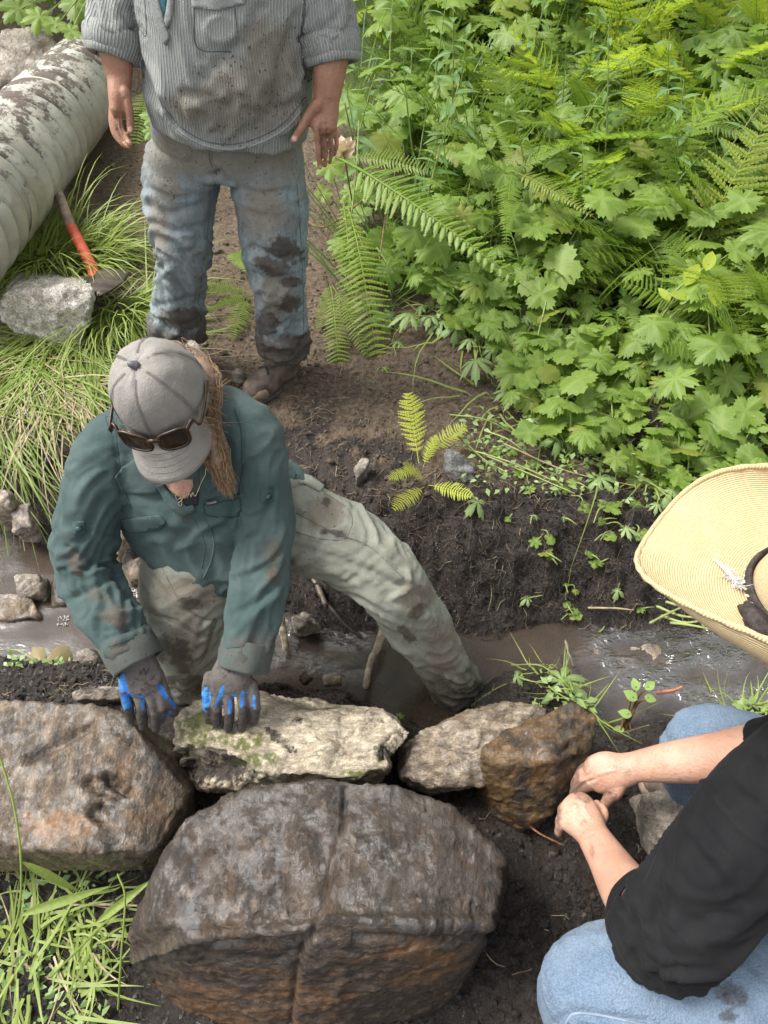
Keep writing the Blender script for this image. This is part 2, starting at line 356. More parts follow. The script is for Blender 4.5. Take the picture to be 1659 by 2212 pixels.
# ================================================================ rocks
def rock_mat(name, cols, rust=None, rust_amt=.5, wet=.5, band=(1, 1, 1), bandscale=18, speck=None, pale=None, mossy=0, mud=0.35):
    t = NT(name); o = t.obj()
    w = t.noise(t.mapped(o, band), bandscale, 7, .65, 1.2); n = t.noise(o, 9, 6, .6); f = t.noise(o, 120, 5, .7); st = t.noise(t.mapped(o, tuple(x*26 for x in band)), 1.6, 9, .72, .6); gr = t.noise(o, 330, 3, .75)
    c = t.mix(t.ramp(w, .36, .64), cols[0], cols[1])
    c = t.mix(t.ramp(n, .52, .7), c, cols[2])
    c = t.mix(t.math('MULTIPLY', t.ramp(st, .52, .62), .5), c, tuple(min(1, x*1.9) for x in cols[1])); c = t.mix(t.math('MULTIPLY', t.ramp(st, .47, .38), .7), c, tuple(x*.45 for x in cols[0]))
    if rust: c = t.mix(t.math('MULTIPLY', t.ramp(t.math('ADD', t.noise(t.mapped(o, band), 6, 6, .6, .8), t.math('MULTIPLY', t.attr('ochre'), .14)), .58-.2*rust_amt, .78), .75), c, rust)
    if pale: c = t.mix(t.math('MULTIPLY', t.ramp(t.noise(t.mapped(o, band), 34, 6, .7, .6), .56, .70), .8), c, pale)
    if speck: c = t.mix(t.ramp(t.noise(o, 210, 3, .8), .53, .62), c, speck)
    c = t.mix(t.math('MULTIPLY', t.ramp(f, .4, .75), .35), c, tuple(x*.35 for x in cols[0]))
    c = t.mix(t.math('MULTIPLY', t.ramp(gr, .58, .68), .5), c, tuple(min(1, x*2.0) for x in cols[1])); c = t.mix(t.math('MULTIPLY', t.ramp(gr, .42, .34), .5), c, tuple(x*.4 for x in cols[0]))
    mm = t.math('MULTIPLY', t.ramp(t.math('ADD', t.noise(o, 11, 7, .72), t.attr('mud')), .62, .74), 1.0)
    c = t.mix(mm, c, t.mix(t.ramp(f, .35, .7), (.030, .023, .018), (.075, .058, .045)))
    if mossy:
        c = t.mix(t.math('MULTIPLY', t.attr('moss'), t.ramp(t.noise(o, 70, 5), .35, .6)), c, t.mix(f, (.05, .055, .012), (.16, .17, .04)))
    wr = t.math('MULTIPLY', t.ramp(t.noise(o, 16, 6, .65), .30, .58), wet); r = t.math('SUBTRACT', .80, t.math('MULTIPLY', wr, .45))
    r = t.math('ADD', r, t.math('MULTIPLY', f, .1))
    h = t.math('ADD', t.math('MULTIPLY', t.math('ADD', w, st), .9), t.math('ADD', t.math('MULTIPLY', f, .5), t.math('MULTIPLY', t.noise(o, 45, 6, .7), .8)))
    return t.done(t.bsdf(c, r, t.bump(h, .95, .010), Specular_IOR_Level=.5, Coat_Weight=t.math('MULTIPLY', wr, t.ramp(t.noise(o, 26, 5, .7), .42, .56, .10, 1.0)), Coat_Roughness=.13, Coat_IOR=1.62, Coat_Normal=t.bump(t.math('ADD', t.noise(o, 95, 5, .7), t.math('MULTIPLY', st, .5)), .6, .006)))
def rock_mesh(name, hulls, vox=.009, chip=.022, fine=.006, cell=.16, strata=(0, .3, 1), strat_amp=.006, seed=0, rounding=2, marks=None):
    mb = MB()
    for h in hulls: mb.add(*hull(h))
    V, F = voxel(*mb.data(), vox)
    V = relax(V, F, rounding); N = vnormals(V, F); P = V+seed*3.7
    Wp = P+.03*np.c_[perlin(P*8), perlin(P*8+5), perlin(P*8+11)]
    d1, d2, cid = worley(Wp, cell)
    facet = (((cid*37) % 97)/97-.5)*smooth01(d2-d1, .02, .25)                       # flaked facets
    s = P@np.array(strata)/np.linalg.norm(strata)+.03*perlin(P*5)
    layer = perlin(np.c_[s*38+2*perlin(P*5), P[:, :2]@np.array([[1.5, 0], [0, 1.5]])])
    D = chip*facet*.45+chips(Wp, cell, chip*.38)+chips(Wp*1.01+5, cell*.45, chip*.24)+chips(P+.006*np.c_[perlin(P*40), perlin(P*40+5), perlin(P*40+9)]+3, cell*.17, chip*.15)+chip*.28*fbm(P*6, 4)+strat_amp*layer+fine*.9*fbm(P*34, 5, gain=.62)+.5*fine*fbm(P*48, 2, ridged=True)
    if marks is not None: D = D+marks(V, N)
    V = V+N*D[:, None]
    return V, F
def in_px(V, line, w):                                                            # closeness of points to a line traced on the photograph
    u, v, _ = proj(V); best = np.full(len(V), 1e9)
    for (x0, y0), (x1, y1) in zip(line[:-1], line[1:]):
        dx, dy = x1-x0, y1-y0; tt = np.clip(((u-x0)*dx+(v-y0)*dy)/(dx*dx+dy*dy+1e-9), 0, 1)
        best = np.minimum(best, np.hypot(u-x0-tt*dx, v-y0-tt*dy))
    return np.exp(-(best/w)**2)
def side_px(V, line):                                                              # + on the right of a line traced downward
    u, v, _ = proj(V); ys = np.array([p[1] for p in line]); xs = np.array([p[0] for p in line]); return u-np.interp(v, ys, xs)
def blob_px(V, blobs, seed=0, ragged=.5, soft=.0):
    u, v, _ = proj(V); n = (.6*fbm(V*24+seed, 5, gain=.6)+.5*fbm(V*75+seed, 3))*ragged*1.5; m = np.zeros(len(V))
    for b in blobs:
        x, y, rx, ry = b[:4]; ang = math.radians(b[4]) if len(b) > 4 else 0
        du, dv = u-x, v-y; a = du*math.cos(ang)+dv*math.sin(ang); c = -du*math.sin(ang)+dv*math.cos(ang)
        m = np.maximum(m, 1-smooth01(np.hypot(a/rx, c/ry)+n, .75-soft, 1.12+soft*.6))
    return m
def rock(name, label, hulls, mat, group=None, mudf=None, mossf=None, ochre=None, **kw):
    V, F = rock_mesh(name, hulls, **kw); me = mesh_np(name, V, F)
    attr(me, 'mud', mudf(V) if mudf else np.zeros(len(V)))
    attr(me, 'ochre', ochre(V) if ochre else np.zeros(len(V)))
    if mossf: attr(me, 'moss', mossf(V))
    o = obj(name, me, mat); return tag(o, label, 'boulder' if name == 'boulder' else 'rock', group)

M_BIG = rock_mat('wet_gneiss', [(.014, .009, .006), (.060, .038, .022), (.026, .018, .012)], rust=(.17, .080, .024), rust_amt=.0, wet=.95, band=(1, .5, 3), bandscale=9, pale=(.14, .102, .07))
M_LEFT = rock_mat('streaked_gneiss', [(.030, .021, .014), (.155, .107, .064), (.054, .038, .028)], rust=(.26, .12, .035), rust_amt=.10, wet=.95, band=(1.6, .7, 1), bandscale=10, pale=(.31, .24, .17))
M_WHITE = rock_mat('pale_quartzite', [(.29, .24, .17), (.50, .43, .315), (.36, .30, .22)], rust=(.40, .28, .17), rust_amt=-.15, wet=.25, band=(.8, 2, 1), bandscale=14, pale=(.60, .54, .42), mossy=1)
M_MID = rock_mat('tan_gneiss', [(.115, .086, .060), (.32, .255, .18), (.17, .135, .105)], rust=(.42, .28, .12), rust_amt=.1, wet=.95, band=(1, 2, 1), bandscale=14, pale=(.46, .40, .30))
M_BROWN = rock_mat('rusty_rock', [(.042, .027, .014), (.15, .085, .030), (.07, .052, .038)], rust=(.19, .088, .020), rust_amt=.35, wet=1.0, band=(1, 1.5, 1), bandscale=9)
M_GRAN = rock_mat('granite', [(.44, .40, .33), (.68, .62, .53), (.54, .47, .37)], rust=(.42, .27, .16), rust_amt=-.25, wet=.1, bandscale=30, speck=(.16, .145, .125))
M_SLATE = rock_mat('grey_schist', [(.13, .13, .125), (.23, .225, .215), (.17, .165, .155)], wet=.5, band=(3, 1, 1), bandscale=20, speck=(.075, .075, .075))
M_GREY = rock_mat('grey_stone', [(.15, .125, .10), (.30, .26, .21), (.22, .18, .15)], rust=(.24, .16, .09), rust_amt=-.1, wet=.35, bandscale=14)

crack = [(745, 1700), (742, 1780), (715, 1880), (705, 1950), (690, 1985), (655, 2040), (640, 2100), (628, 2212)]
def big_marks(V, N):
    u, v, _ = proj(V); step = smooth01(side_px(V, crack), -14, 10)
    dd = -.015*in_px(V, crack, 6)+.011*step*smooth01(v, 1720, 1850)
    dd -= .006*in_px(V, [(430, 2060), (600, 2075), (650, 2050)], 12)
    dd += .012*in_px(V, [(300, 2070), (420, 2018), (650, 2004), (700, 1990), (890, 1992), (1045, 1990)], 10); dd -= .010*in_px(V, [(300, 2080), (420, 2040), (660, 2022), (700, 2004), (900, 2012), (1050, 2010)], 8)
    return dd
A = [G(400, 1768, .36), G(480, 1722, .37), G(570, 1696, .37), G(700, 1684, .37), G(850, 1694, .36), G(985, 1745, .34), G(1085, 1860, .30), G(1078, 1905, .27),
     G(1050, 1995, .31), G(890, 1998, .365), G(650, 2008, .375), G(420, 2016, .36), G(345, 1985, .34), G(345, 1850, .33), G(278, 2020, .22), G(300, 2100, .10),
     G(390, 2190, .0), G(960, 2115, .06), G(1040, 2030, .1), G(1070, 1960, .12), G(650, 2270, -.03), G(880, 2190, -.02),
     (-.36, .45, -.1), (.15, .5, -.1), (-.30, .2, -.15), (.12, .2, -.15)]
rock('boulder', 'largest brown wet boulder at the front, cracked down its middle', [A], M_BIG, vox=.0055, chip=.009, seed=1, strata=(0, -.3, 1), strat_amp=.0015, fine=.0055, rounding=0, ochre=lambda V: 1.4*blob_px(V, [(560, 2150, 300, 90), (900, 2080, 120, 70)], 4, .6, .3), marks=big_marks,
     mudf=lambda V: .26*blob_px(V, [(760, 1740, 300, 70), (1000, 1840, 100, 100), (900, 1900, 120, 60)], 2)+.10*smooth01(-V[:, 2], -.3, .05)-.06)
B = [G(-170, 1515, .34), G(60, 1512, .36), G(200, 1520, .37), G(268, 1540, .37), G(300, 1600, .35), G(340, 1640, .33), G(402, 1712, .28), G(400, 1765, .25),
     G(335, 1840, .30), G(270, 1840, .33), G(170, 1838, .35), G(50, 1830, .33), G(8, 1800, .31), G(-170, 1760, .30), G(30, 1865, .2), G(275, 1880, .22), G(330, 1860, .2), G(-170, 1880, .1),
     (-1.25, .75, 0), (-.45, .72, 0), (-.42, .5, .02), (-.85, .48, .0), (-1.25, .5, 0)]
def left_marks(V, N):
    return -.022*blob_px(V, [(255, 1690, 40, 16, 30), (215, 1755, 26, 24)], 5)-.02*blob_px(V, [(230, 1700, 60, 20, 20)], 9)-.015*in_px(V, [(60, 1640), (140, 1600), (200, 1570)], 10)
rock('boulder', 'left boulder under the left glove, streaked cream and rust on wet brown', [B], M_LEFT, vox=.0060, chip=.009, seed=2, strata=(.6, .5, .2), strat_amp=.004, fine=.0055, rounding=0, ochre=lambda V: 1.3*blob_px(V, [(330, 1770, 70, 60), (120, 1780, 120, 40)], 4, .6, .3), marks=left_marks,
     mudf=lambda V: .22*blob_px(V, [(160, 1540, 150, 30), (330, 1640, 60, 80), (215, 1755, 30, 26), (10, 1610, 60, 40)], 4)-.12)
Cc = [G(372, 1600, .31), G(388, 1545, .34), G(425, 1515, .355), G(560, 1500, .36), G(640, 1545, .34), G(700, 1560, .325), G(720, 1620, .345), G(700, 1670, .34), G(600, 1680, .34), G(540, 1620, .35),
      G(560, 1692, .27), G(480, 1708, .2), G(430, 1700, .2), G(380, 1655, .2), (-.47, .82, .08), (-.12, .84, .08), (-.12, .6, .05), (-.42, .62, .05)]
Cd = [G(640, 1545, .34), G(705, 1555, .325), G(830, 1532, .33), G(890, 1585, .33), G(850, 1638, .335), G(775, 1678, .33), G(680, 1680, .335), G(600, 1600, .34), (.02, .8, .08), (-.2, .84, .08), (-.03, .62, .08), (-.2, .62, .06)]
def white_marks(V, N): return -.03*blob_px(V, [(455, 1655, 90, 34, 15)], 5)-.025*blob_px(V, [(850, 1615, 26, 40, 35)], 2)
rock('boulder', 'pale cream rock in the middle of the row, mossy, under the right glove', [Cc, Cd], M_WHITE, vox=.0060, chip=.018, seed=3, rounding=0, marks=white_marks,
     mudf=lambda V: .28*blob_px(V, [(480, 1660, 90, 40, 10), (605, 1600, 14, 50, -50), (640, 1560, 20, 14), (800, 1550, 60, 18), (840, 1620, 40, 26), (620, 1610, 26, 9, 30), (440, 1560, 60, 24), (456, 1540, 22, 30)], 6)+.1*smooth01(-V[:, 2], -.22, -.1)-.07,  # some blobs just darken the stepped left face and the thumb gap
     mossf=lambda V: blob_px(V, [(425, 1575, 45, 40), (520, 1600, 60, 22), (560, 1640, 50, 16), (780, 1672, 50, 10)], 8))
D = [G(862, 1680, .24), G(905, 1582, .30), G(1000, 1545, .31), G(1100, 1522, .30), G(1185, 1532, .29), G(1120, 1600, .30), G(1060, 1660, .28), G(1042, 1692, .25), G(960, 1700, .25), G(893, 1694, .22),
     (.03, .72, .05), (.3, .85, .08), (.3, .7, .05), (.1, .62, .05)]
rock('boulder', 'tan streaked rock between the pale rock and the rusty brown rock', [D], M_MID, vox=.0060, chip=.014, seed=4, cell=.1, rounding=0, mudf=lambda V: .2*blob_px(V, [(1080, 1560, 60, 30), (960, 1620, 25, 20)], 1)-.12)
E_ = [G(1040, 1625, .33), G(1090, 1585, .35), G(1180, 1562, .35), G(1242, 1512, .33), G(1284, 1545, .31), G(1282, 1610, .29), G(1240, 1685, .25), G(1195, 1750, .20), G(1130, 1782, .16), G(1068, 1735, .19), G(1046, 1690, .25),
      G(1190, 1640, .34), G(1100, 1660, .32), (.22, .6, .02), (.42, .75, .05), (.48, .66, .05), (.3, .52, .02)]
rock('boulder', 'rusty brown angular rock beside the bare hands, glossy wet', [E_], M_BROWN, vox=.006, chip=.011, fine=.0045, seed=5, cell=.12, rounding=0, mudf=lambda V: .22*blob_px(V, [(1240, 1560, 40, 50), (1110, 1720, 50, 40)], 1)-.10)
Fr = [G(1385, 1715, .22), G(1440, 1700, .24), G(1515, 1740, .25), G(1580, 1800, .24), G(1480, 1860, .2), G(1425, 1905, .12), G(1400, 1850, .12), (.58, .62, .0), (.85, .6, .0), (.8, .4, .0), (.6, .42, .0)]
rock('rock', 'grey flat rock half hidden under the bare forearm and black sleeve', [Fr], M_GREY, vox=.008, chip=.012, seed=6, mudf=lambda V: .1*blob_px(V, [(1400, 1760, 30, 80)], 1)-.05)
def gd(u, v, z): return G(u, v, z)
zg = .24
Gr = [G(0, 650, zg+.16), G(10, 632, zg+.2), G(60, 622, zg+.21), G(150, 618, zg+.2), G(200, 628, zg+.18), G(200, 655, zg+.14), G(190, 680, zg+.12), G(178, 735, zg+.0), G(145, 752, zg-.02), G(40, 725, zg+.0), G(3, 695, zg+.06), G(-5, 660, zg+.1),
      G(30, 640, zg-.02)+np.array([0, .18, 0]), G(180, 640, zg-.02)+np.array([0, .16, 0])]
rock('rock', 'speckled pale granite rock lying on cut grass below the shovel', [Gr], M_GRAN, vox=.009, chip=.022, seed=7, cell=.13, mudf=lambda V: -.2+0*V[:, 0])
def slab(name, label, pts, z0, th, mat, **kw):
    top = [np.array(G(u, v, z0+dz)) for u, v, dz in pts]; rock(name, label, [top+[p+np.array([0, .02, -th]) for p in top]], mat, **kw)
slab('rock', 'grey angular slate set upright in the mud beside the small yellow fern', [(962, 962, .08), (985, 970, .09), (1026, 1002, .06), (1030, 1062, -.02), (1000, 1050, -.02), (960, 1035, .0)], .295, .09, M_SLATE, vox=.006, chip=.008, seed=8, cell=.1, fine=.003, mudf=lambda V: -.15+0*V[:, 0])
slab('rock', 'pale grey rock at the bank edge behind the straw hat', [(1350, 1098, .0), (1385, 1086, .03), (1416, 1100, .03), (1412, 1130, .0), (1360, 1130, -.02)], .2, .1, M_SLATE, vox=.007, chip=.01, seed=9, fine=.003, mudf=lambda V: -.05+0*V[:, 0])
slab('rock', 'brown stone standing in the path dirt left of the boot', [(492, 802, .06), (510, 790, .07), (530, 796, .06), (526, 828, .0), (500, 830, -.01)], .19, .08, M_GREY, vox=.006, chip=.006, seed=10, fine=.003, mudf=lambda V: -.0+0*V[:, 0])
slab('rock', 'small pointed tan stone half sunk in the mud mound', [(765, 1010, .02), (783, 985, .03), (800, 990, .03), (790, 1020, .01), (768, 1040, .0)], .275, .05, M_GREY, vox=.005, chip=.006, seed=11, fine=.003, mudf=lambda V: -.12+0*V[:, 0])
slab('rock', 'flat wet brown stone on the mud above the left boulder', [(150, 1490, .02), (200, 1478, .04), (262, 1482, .03), (262, 1508, .01), (160, 1512, .0)], .15, .08, M_GREY, vox=.006, chip=.008, seed=12, fine=.003, mudf=lambda V: .02+0*V[:, 0])
slab('rock', 'golden brown pebble on the mud between glove and branch', [(695, 1462, .0), (712, 1453, .025), (738, 1460, .02), (736, 1476, .0), (700, 1480, .0)], .135, .05, M_MID, vox=.004, chip=.004, seed=13, fine=.002, mudf=lambda V: -.2+0*V[:, 0])
slab('rock', 'pinkish brown stone on the mud just right of the glove', [(640, 1462, .0), (655, 1452, .02), (676, 1464, .01), (655, 1480, .0)], .13, .04, M_BROWN, vox=.004, chip=.004, seed=14, fine=.002, mudf=lambda V: -.2+0*V[:, 0])
slab('boulder', 'large brown boulder in the dirt behind the pipe', [(-60, 110, .12), (20, 45, .26), (110, 60, .26), (130, 150, .10), (60, 190, .0), (-60, 200, .0)], .28, .35, M_GREY, vox=.02, chip=.03, seed=15, cell=.3, mudf=lambda V: .02+0*V[:, 0])
for k, (lab, pts, z0, th, mat) in enumerate([
    ('wet pinkish stone standing in the shallow stream left of the sleeve', [(105, 1245, .05), (150, 1240, .06), (165, 1290, .03), (110, 1310, .01)], .0, .1, M_LEFT),
    ('layered grey stone at the stream edge beside the pinkish stone', [(30, 1240, .05), (85, 1236, .06), (88, 1280, .03), (40, 1290, .01)], .02, .1, M_GREY),
    ('broad rusty wet stone under the running water at the left', [(-40, 1280, .03), (60, 1275, .045), (85, 1330, .03), (10, 1345, .02), (-40, 1340, .02)], -.01, .1, M_LEFT),
    ('cream wet stone tilted against the mud bank at the left edge', [(-20, 1060, .06), (14, 1052, .09), (22, 1090, .06), (-20, 1110, .02)], .12, .12, M_MID),
    ('brown stone in the black mud bank under the grass', [(20, 1100, .05), (60, 1085, .08), (66, 1135, .04), (25, 1150, .02)], .09, .1, M_GREY),
    ('pale wet stone in the stream between sleeve and trousers', [(265, 1215, .05), (300, 1205, .06), (318, 1240, .04), (280, 1260, .02)], .0, .1, M_LEFT),
    ('round brown stone below the stream surface near the straw hat', [(1240, 1395, .01), (1300, 1380, .012), (1330, 1420, .012), (1250, 1440, .0)], -.01, .06, M_LEFT),
    ('flat tan stone under the water beside the seedling', [(1330, 1400, .012), (1420, 1390, .014), (1450, 1440, .01), (1350, 1455, .0)], -.008, .06, M_MID),
    ('grey stone half buried in mud under the bank left of the branch', [(625, 1330, .03), (660, 1320, .05), (690, 1345, .03), (640, 1362, .0)], .06, .08, M_GREY),
    ('white quartz stone at the foot of the mud left of the stream', [(160, 1405, .03), (195, 1398, .04), (215, 1425, .02), (170, 1440, .0)], .09, .07, M_GREY),
    ]):
    slab('rock', lab, pts, z0, th, mat, vox=.007, chip=.012, seed=20+k, cell=.1, fine=.003, mudf=lambda V: -.12+0*V[:, 0])
# path stones: alike small stones in the dirt
R0 = random.Random(5); protos = []
for k in range(4):
    base = [np.array([R0.uniform(-1, 1), R0.uniform(-1, 1), R0.uniform(-.6, .7)]) for _ in range(14)]
    base = [p/np.linalg.norm(p)*R0.uniform(.7, 1.1)*np.array([1, .75, .6]) for p in base]
    V, F = voxel(*hull(base), .14); V = relax(V, F, 1); V = V+vnormals(V, F)*(.09*fbm(V*2.2+k*7, 3))[:, None]
    me = mesh_np('pebble', V, F); attr(me, 'mud', np.full(len(V), -.2)); attr(me, 'ochre', np.zeros(len(V))); me.materials.append(M_GREY); protos.append(me)
def pebble(x, y, s, label, group):
    o = bpy.data.objects.new('pebble', R0.choice(protos)); COL.objects.link(o)
    o.location = (x, y, gz(x, y)+s*.15); o.scale = (s, s, s); o.rotation_euler = (R0.uniform(-.4, .4), R0.uniform(-.4, .4), R0.uniform(0, 6.28))
    return tag(o, label, 'stone', group)
for k in range(75):
    u, v = R0.uniform(150, 560), R0.uniform(330, 800); x, y, _ = G(u, v, .25); w_ = 'between the pipe and the standing person' if u < 330 else 'by the boots of the standing person' if v > 640 else 'behind the legs of the standing person'; pebble(x, y, R0.choice([.008, .011, .014, .018, .026])*R0.uniform(.8, 1.3), 'small brown stone lying on the dirt path '+w_, 'stones on the dirt path '+w_)
for k in range(110):
    u, v = R0.uniform(-20, 330), R0.uniform(1190, 1400); x, y, _ = G(u, v, .0); pebble(x, y, R0.choice([.012, .018, .024, .032])*R0.uniform(.8, 1.3), 'wet stone in the shallow stream bed at the left', 'wet stones in the shallow stream')
for k in range(45):
    u, v = R0.uniform(560, 1600), R0.uniform(1480, 2212)
    if 300 < u < 1250 and v > 1520: continue
    x, y, _ = G(u, v, .08); pebble(x, y, R0.choice([.005, .008, .012])*R0.uniform(.8, 1.3), 'small stone stuck in the black mud near the right hands', 'stones stuck in the mud on the right')
# ================================================================ building clothed people
def JY(u, v, y): r = ray(u, v); return _C + r*(y/r[1])
def bone(pts, rad, amp, fs=22., ft=1.3, tilt=.6, side=(1, .1, .2), seed=0):
    return dict(P=catmull(pts, 48), rad=rad, amp=amp, fs=fs, ft=ft, tilt=tilt, side=side, seed=seed)
def limb_coords(V, bones):
    best = np.full(len(V), 1e9); b_i = np.zeros(len(V), int); s = np.zeros(len(V)); th = np.zeros(len(V)); rr = np.zeros(len(V))
    for k, b in enumerate(bones):
        P = b['P']; T, A, B = frames(P, b['side']); L = np.concatenate([[0], np.cumsum(np.linalg.norm(np.diff(P, axis=0), axis=1))])
        d = ((V[:, None]-P[None])**2).sum(2); j = d.argmin(1); dist = np.sqrt(d[np.arange(len(V)), j])
        q = V-P[j]; along = (q*T[j]).sum(1)
        m = dist/b['rad'] < best
        best = np.where(m, dist/b['rad'], best); b_i = np.where(m, k, b_i)
        s = np.where(m, L[j]+along, s); th = np.where(m, np.arctan2((q*B[j]).sum(1), (q*A[j]).sum(1)), th); rr = np.where(m, dist, rr)
        b['L'] = L[-1]
    return b_i, s, th, rr
def folds(V, bones, co):
    b_i, s, th, rr = co; D = np.zeros(len(V))
    for k, b in enumerate(bones):
        m = b_i == k
        if not m.any(): continue
        ss, tt = s[m], th[m]; am = np.interp(ss/b['L'], *zip(*b['amp']))
        wq = np.c_[ss*9, np.cos(tt)*.8, np.sin(tt)*.8]+b['seed']+31
        q = np.c_[ss*b['fs']+b['tilt']*np.cos(tt+b['seed'])+.9*perlin(wq), np.cos(tt)*b['ft'], np.sin(tt)*b['ft']]+b['seed']*5.1
        n = 1-2.6*np.abs(perlin(q)); n2 = perlin(q*.55+9)
        n3 = 1-3.0*np.abs(perlin(q*np.array([1.9, 1.3, 1.3])+4)); D[m] = 1.75*am*(.7*np.clip(n, -.5, 1)+.55*n2+.42*np.clip(n3, -.4, 1))
    return D
def facing(V, N): return smooth01(-((V-_C)*N).sum(1)/np.linalg.norm(V-_C, axis=1), .02, .25)
def garment(name, pieces, bones, mat, parent, vox=.0065, it=5, creases=(), extra=None, paint=None, post=1, label=None):
    mb = MB()
    for p in pieces: mb.add(*p)
    V, F = voxel(*mb.data(), vox); V = relax(V, F, it)
    co = limb_coords(V, bones); N = vnormals(V, F); D = folds(V, bones, co)
    f = facing(V, N)
    for line, w, dep in creases: D = D+dep*f*in_px(V, line, w)
    if extra is not None: D = D+extra(V, N, f)
    V = V+N*D[:, None]
    if post: V = relax(V, F, post, .4)
    me = mesh_np(name, V, F); b_i, s, th, rr = co
    attr(me, 'along', s); attr(me, 'around', th*np.array([b['rad'] for b in bones])[b_i]); attr(me, 'limb', b_i)
    for k, fn in (paint or {}).items(): attr(me, k, fn(V, N))
    o = obj(name, me, mat, parent)
    if label: o['label'] = label
    o_bvh[name+str(id(parent))] = BVHTree.FromPolygons([tuple(v) for v in V], [tuple(int(i) for i in q) for f_ in F for q in f_])
    return o, o_bvh[name+str(id(parent))]
o_bvh = {}
def hit(bvh, u, v):
    r = ray(u, v); r = r/np.linalg.norm(r); h = bvh.ray_cast(Vector(_C), Vector(r), 20)
    return (None, None) if h[0] is None else (np.array(h[0]), np.array(h[1]) if np.dot(h[1], r) < 0 else -np.array(h[1]))
def patch(name, bvh, poly, mat, parent, th=.003, off=.001, step=7, bulge=.0, label=None):
    """a flap, pocket or label of cloth that lies on a garment: outline traced, dropped onto the surface, given thickness"""
    poly = [np.array(p, float) for p in poly]; bd = []
    for a, b in zip(poly, poly[1:]+poly[:1]):
        n = max(1, int(np.linalg.norm(b-a)/step)); bd += [a+(b-a)*i/n for i in range(n)]
    nb = len(bd); P = np.array(bd); pts = list(bd)
    xs = np.arange(P[:, 0].min()+step/2, P[:, 0].max(), step); ys = np.arange(P[:, 1].min()+step/2, P[:, 1].max(), step)
    for x in xs:
        for y in ys:
            c = False; j = nb-1
            for i in range(nb):
                if (P[i, 1] > y) != (P[j, 1] > y) and x < (P[j, 0]-P[i, 0])*(y-P[i, 1])/(P[j, 1]-P[i, 1])+P[i, 0]: c = not c
                j = i
            if c and np.hypot(P[:, 0]-x, P[:, 1]-y).min() > step*.45: pts.append(np.array([x, y]))
    vs, _, fs, *_ = delaunay_2d_cdt([Vector(p) for p in pts], [(i, (i+1) % nb) for i in range(nb)], [], 1, 1e-4)
    H = []; lastp = None
    for q in vs:
        p, n = hit(bvh, q[0], q[1])
        H.append((p, n))
    ok = [h for h in H if h[0] is not None]
    if len(ok) < 3: return None
    mp = np.mean([h[0] for h in ok], 0); mn = np.mean([h[1] for h in ok], 0); mn /= np.linalg.norm(mn); med = np.median([np.linalg.norm(h[0]-_C) for h in ok])
    top = []; bot = []
    for q, (p, n) in zip(vs, H):
        if p is None or abs(np.linalg.norm(p-_C)-med) > .12:
            r = ray(q[0], q[1]); t = np.dot(mp-_C, mn)/np.dot(r, mn); p, n = _C+r*t, mn
        nn = n*.5+mn*.5; nn /= np.linalg.norm(nn)
        e = min(1, np.hypot(P[:, 0]-q[0], P[:, 1]-q[1]).min()/(3*step))
        top.append(p+nn*(off+th+bulge*e)); bot.append(p+nn*(off-.004))
    m = len(vs); V = np.array(top+bot); F = np.array([list(f) for f in fs if len(f) == 3])
    a, b, c = V[F[0]]
    mean_n = np.cross(V[F[:, 1]]-V[F[:, 0]], V[F[:, 2]]-V[F[:, 0]]).sum(0)
    if np.dot(mean_n, mn) < 0: F = F[:, ::-1]
    ed = {}
    for f in F:
        for k in range(3):
            e = (f[k], f[(k+1) % 3]); ed[e] = 1
    side = np.array([[e[1], e[0], e[0]+m, e[1]+m] for e in ed if (e[1], e[0]) not in ed])
    me = mesh_np(name, V, [np.concatenate([F, F[:, ::-1]+m]), side]); o = obj(name, me, mat, parent)
    if label: o['label'] = label
    return o
def cord(name, bvh, line, r, mat, parent, off=.0, n=None, seg=6, label=None, closed=False):
    """a thin raised seam, edge or string lying on a surface"""
    L = np.array(line, float); n = n or max(8, int(np.linalg.norm(np.diff(L, axis=0), axis=1).sum()/7)); Q = catmull(L, n); P = []; last = None
    for q in Q:
        p, nn = hit(bvh, q[0], q[1])
        if p is None or (last is not None and np.linalg.norm(p-last) > .06): continue
        P.append(p+nn*off); last = p
    if len(P) < 3: return None
    o = obj(name, mesh_np(name, *tube(np.array(P), [r]*len(P), seg=seg, n=len(P))), mat, parent)
    if label: o['label'] = label
    return o
def strand_mesh(paths, r0, r1, seg=4, n=7):
    mb = MB()
    for p in paths: mb.add(*tube(p, [r0]*(len(p)-1)+[r1], seg=seg, n=n, cap=False))
    return mb
def body_mesh(pieces, vox=.0035, it=4):
    mb = MB()
    for p in pieces: mb.add(*p)
    V, F = voxel(*mb.data(), vox); return relax(V, F, it, .4), F
def finger(pts, r=(.0092, .0088, .0085, .0072)):
    r = list(r)[:len(pts)] if len(pts) <= 4 else list(np.linspace(r[0], r[-1], len(pts)))
    return tube(pts, r, seg=10, n=5*len(pts))
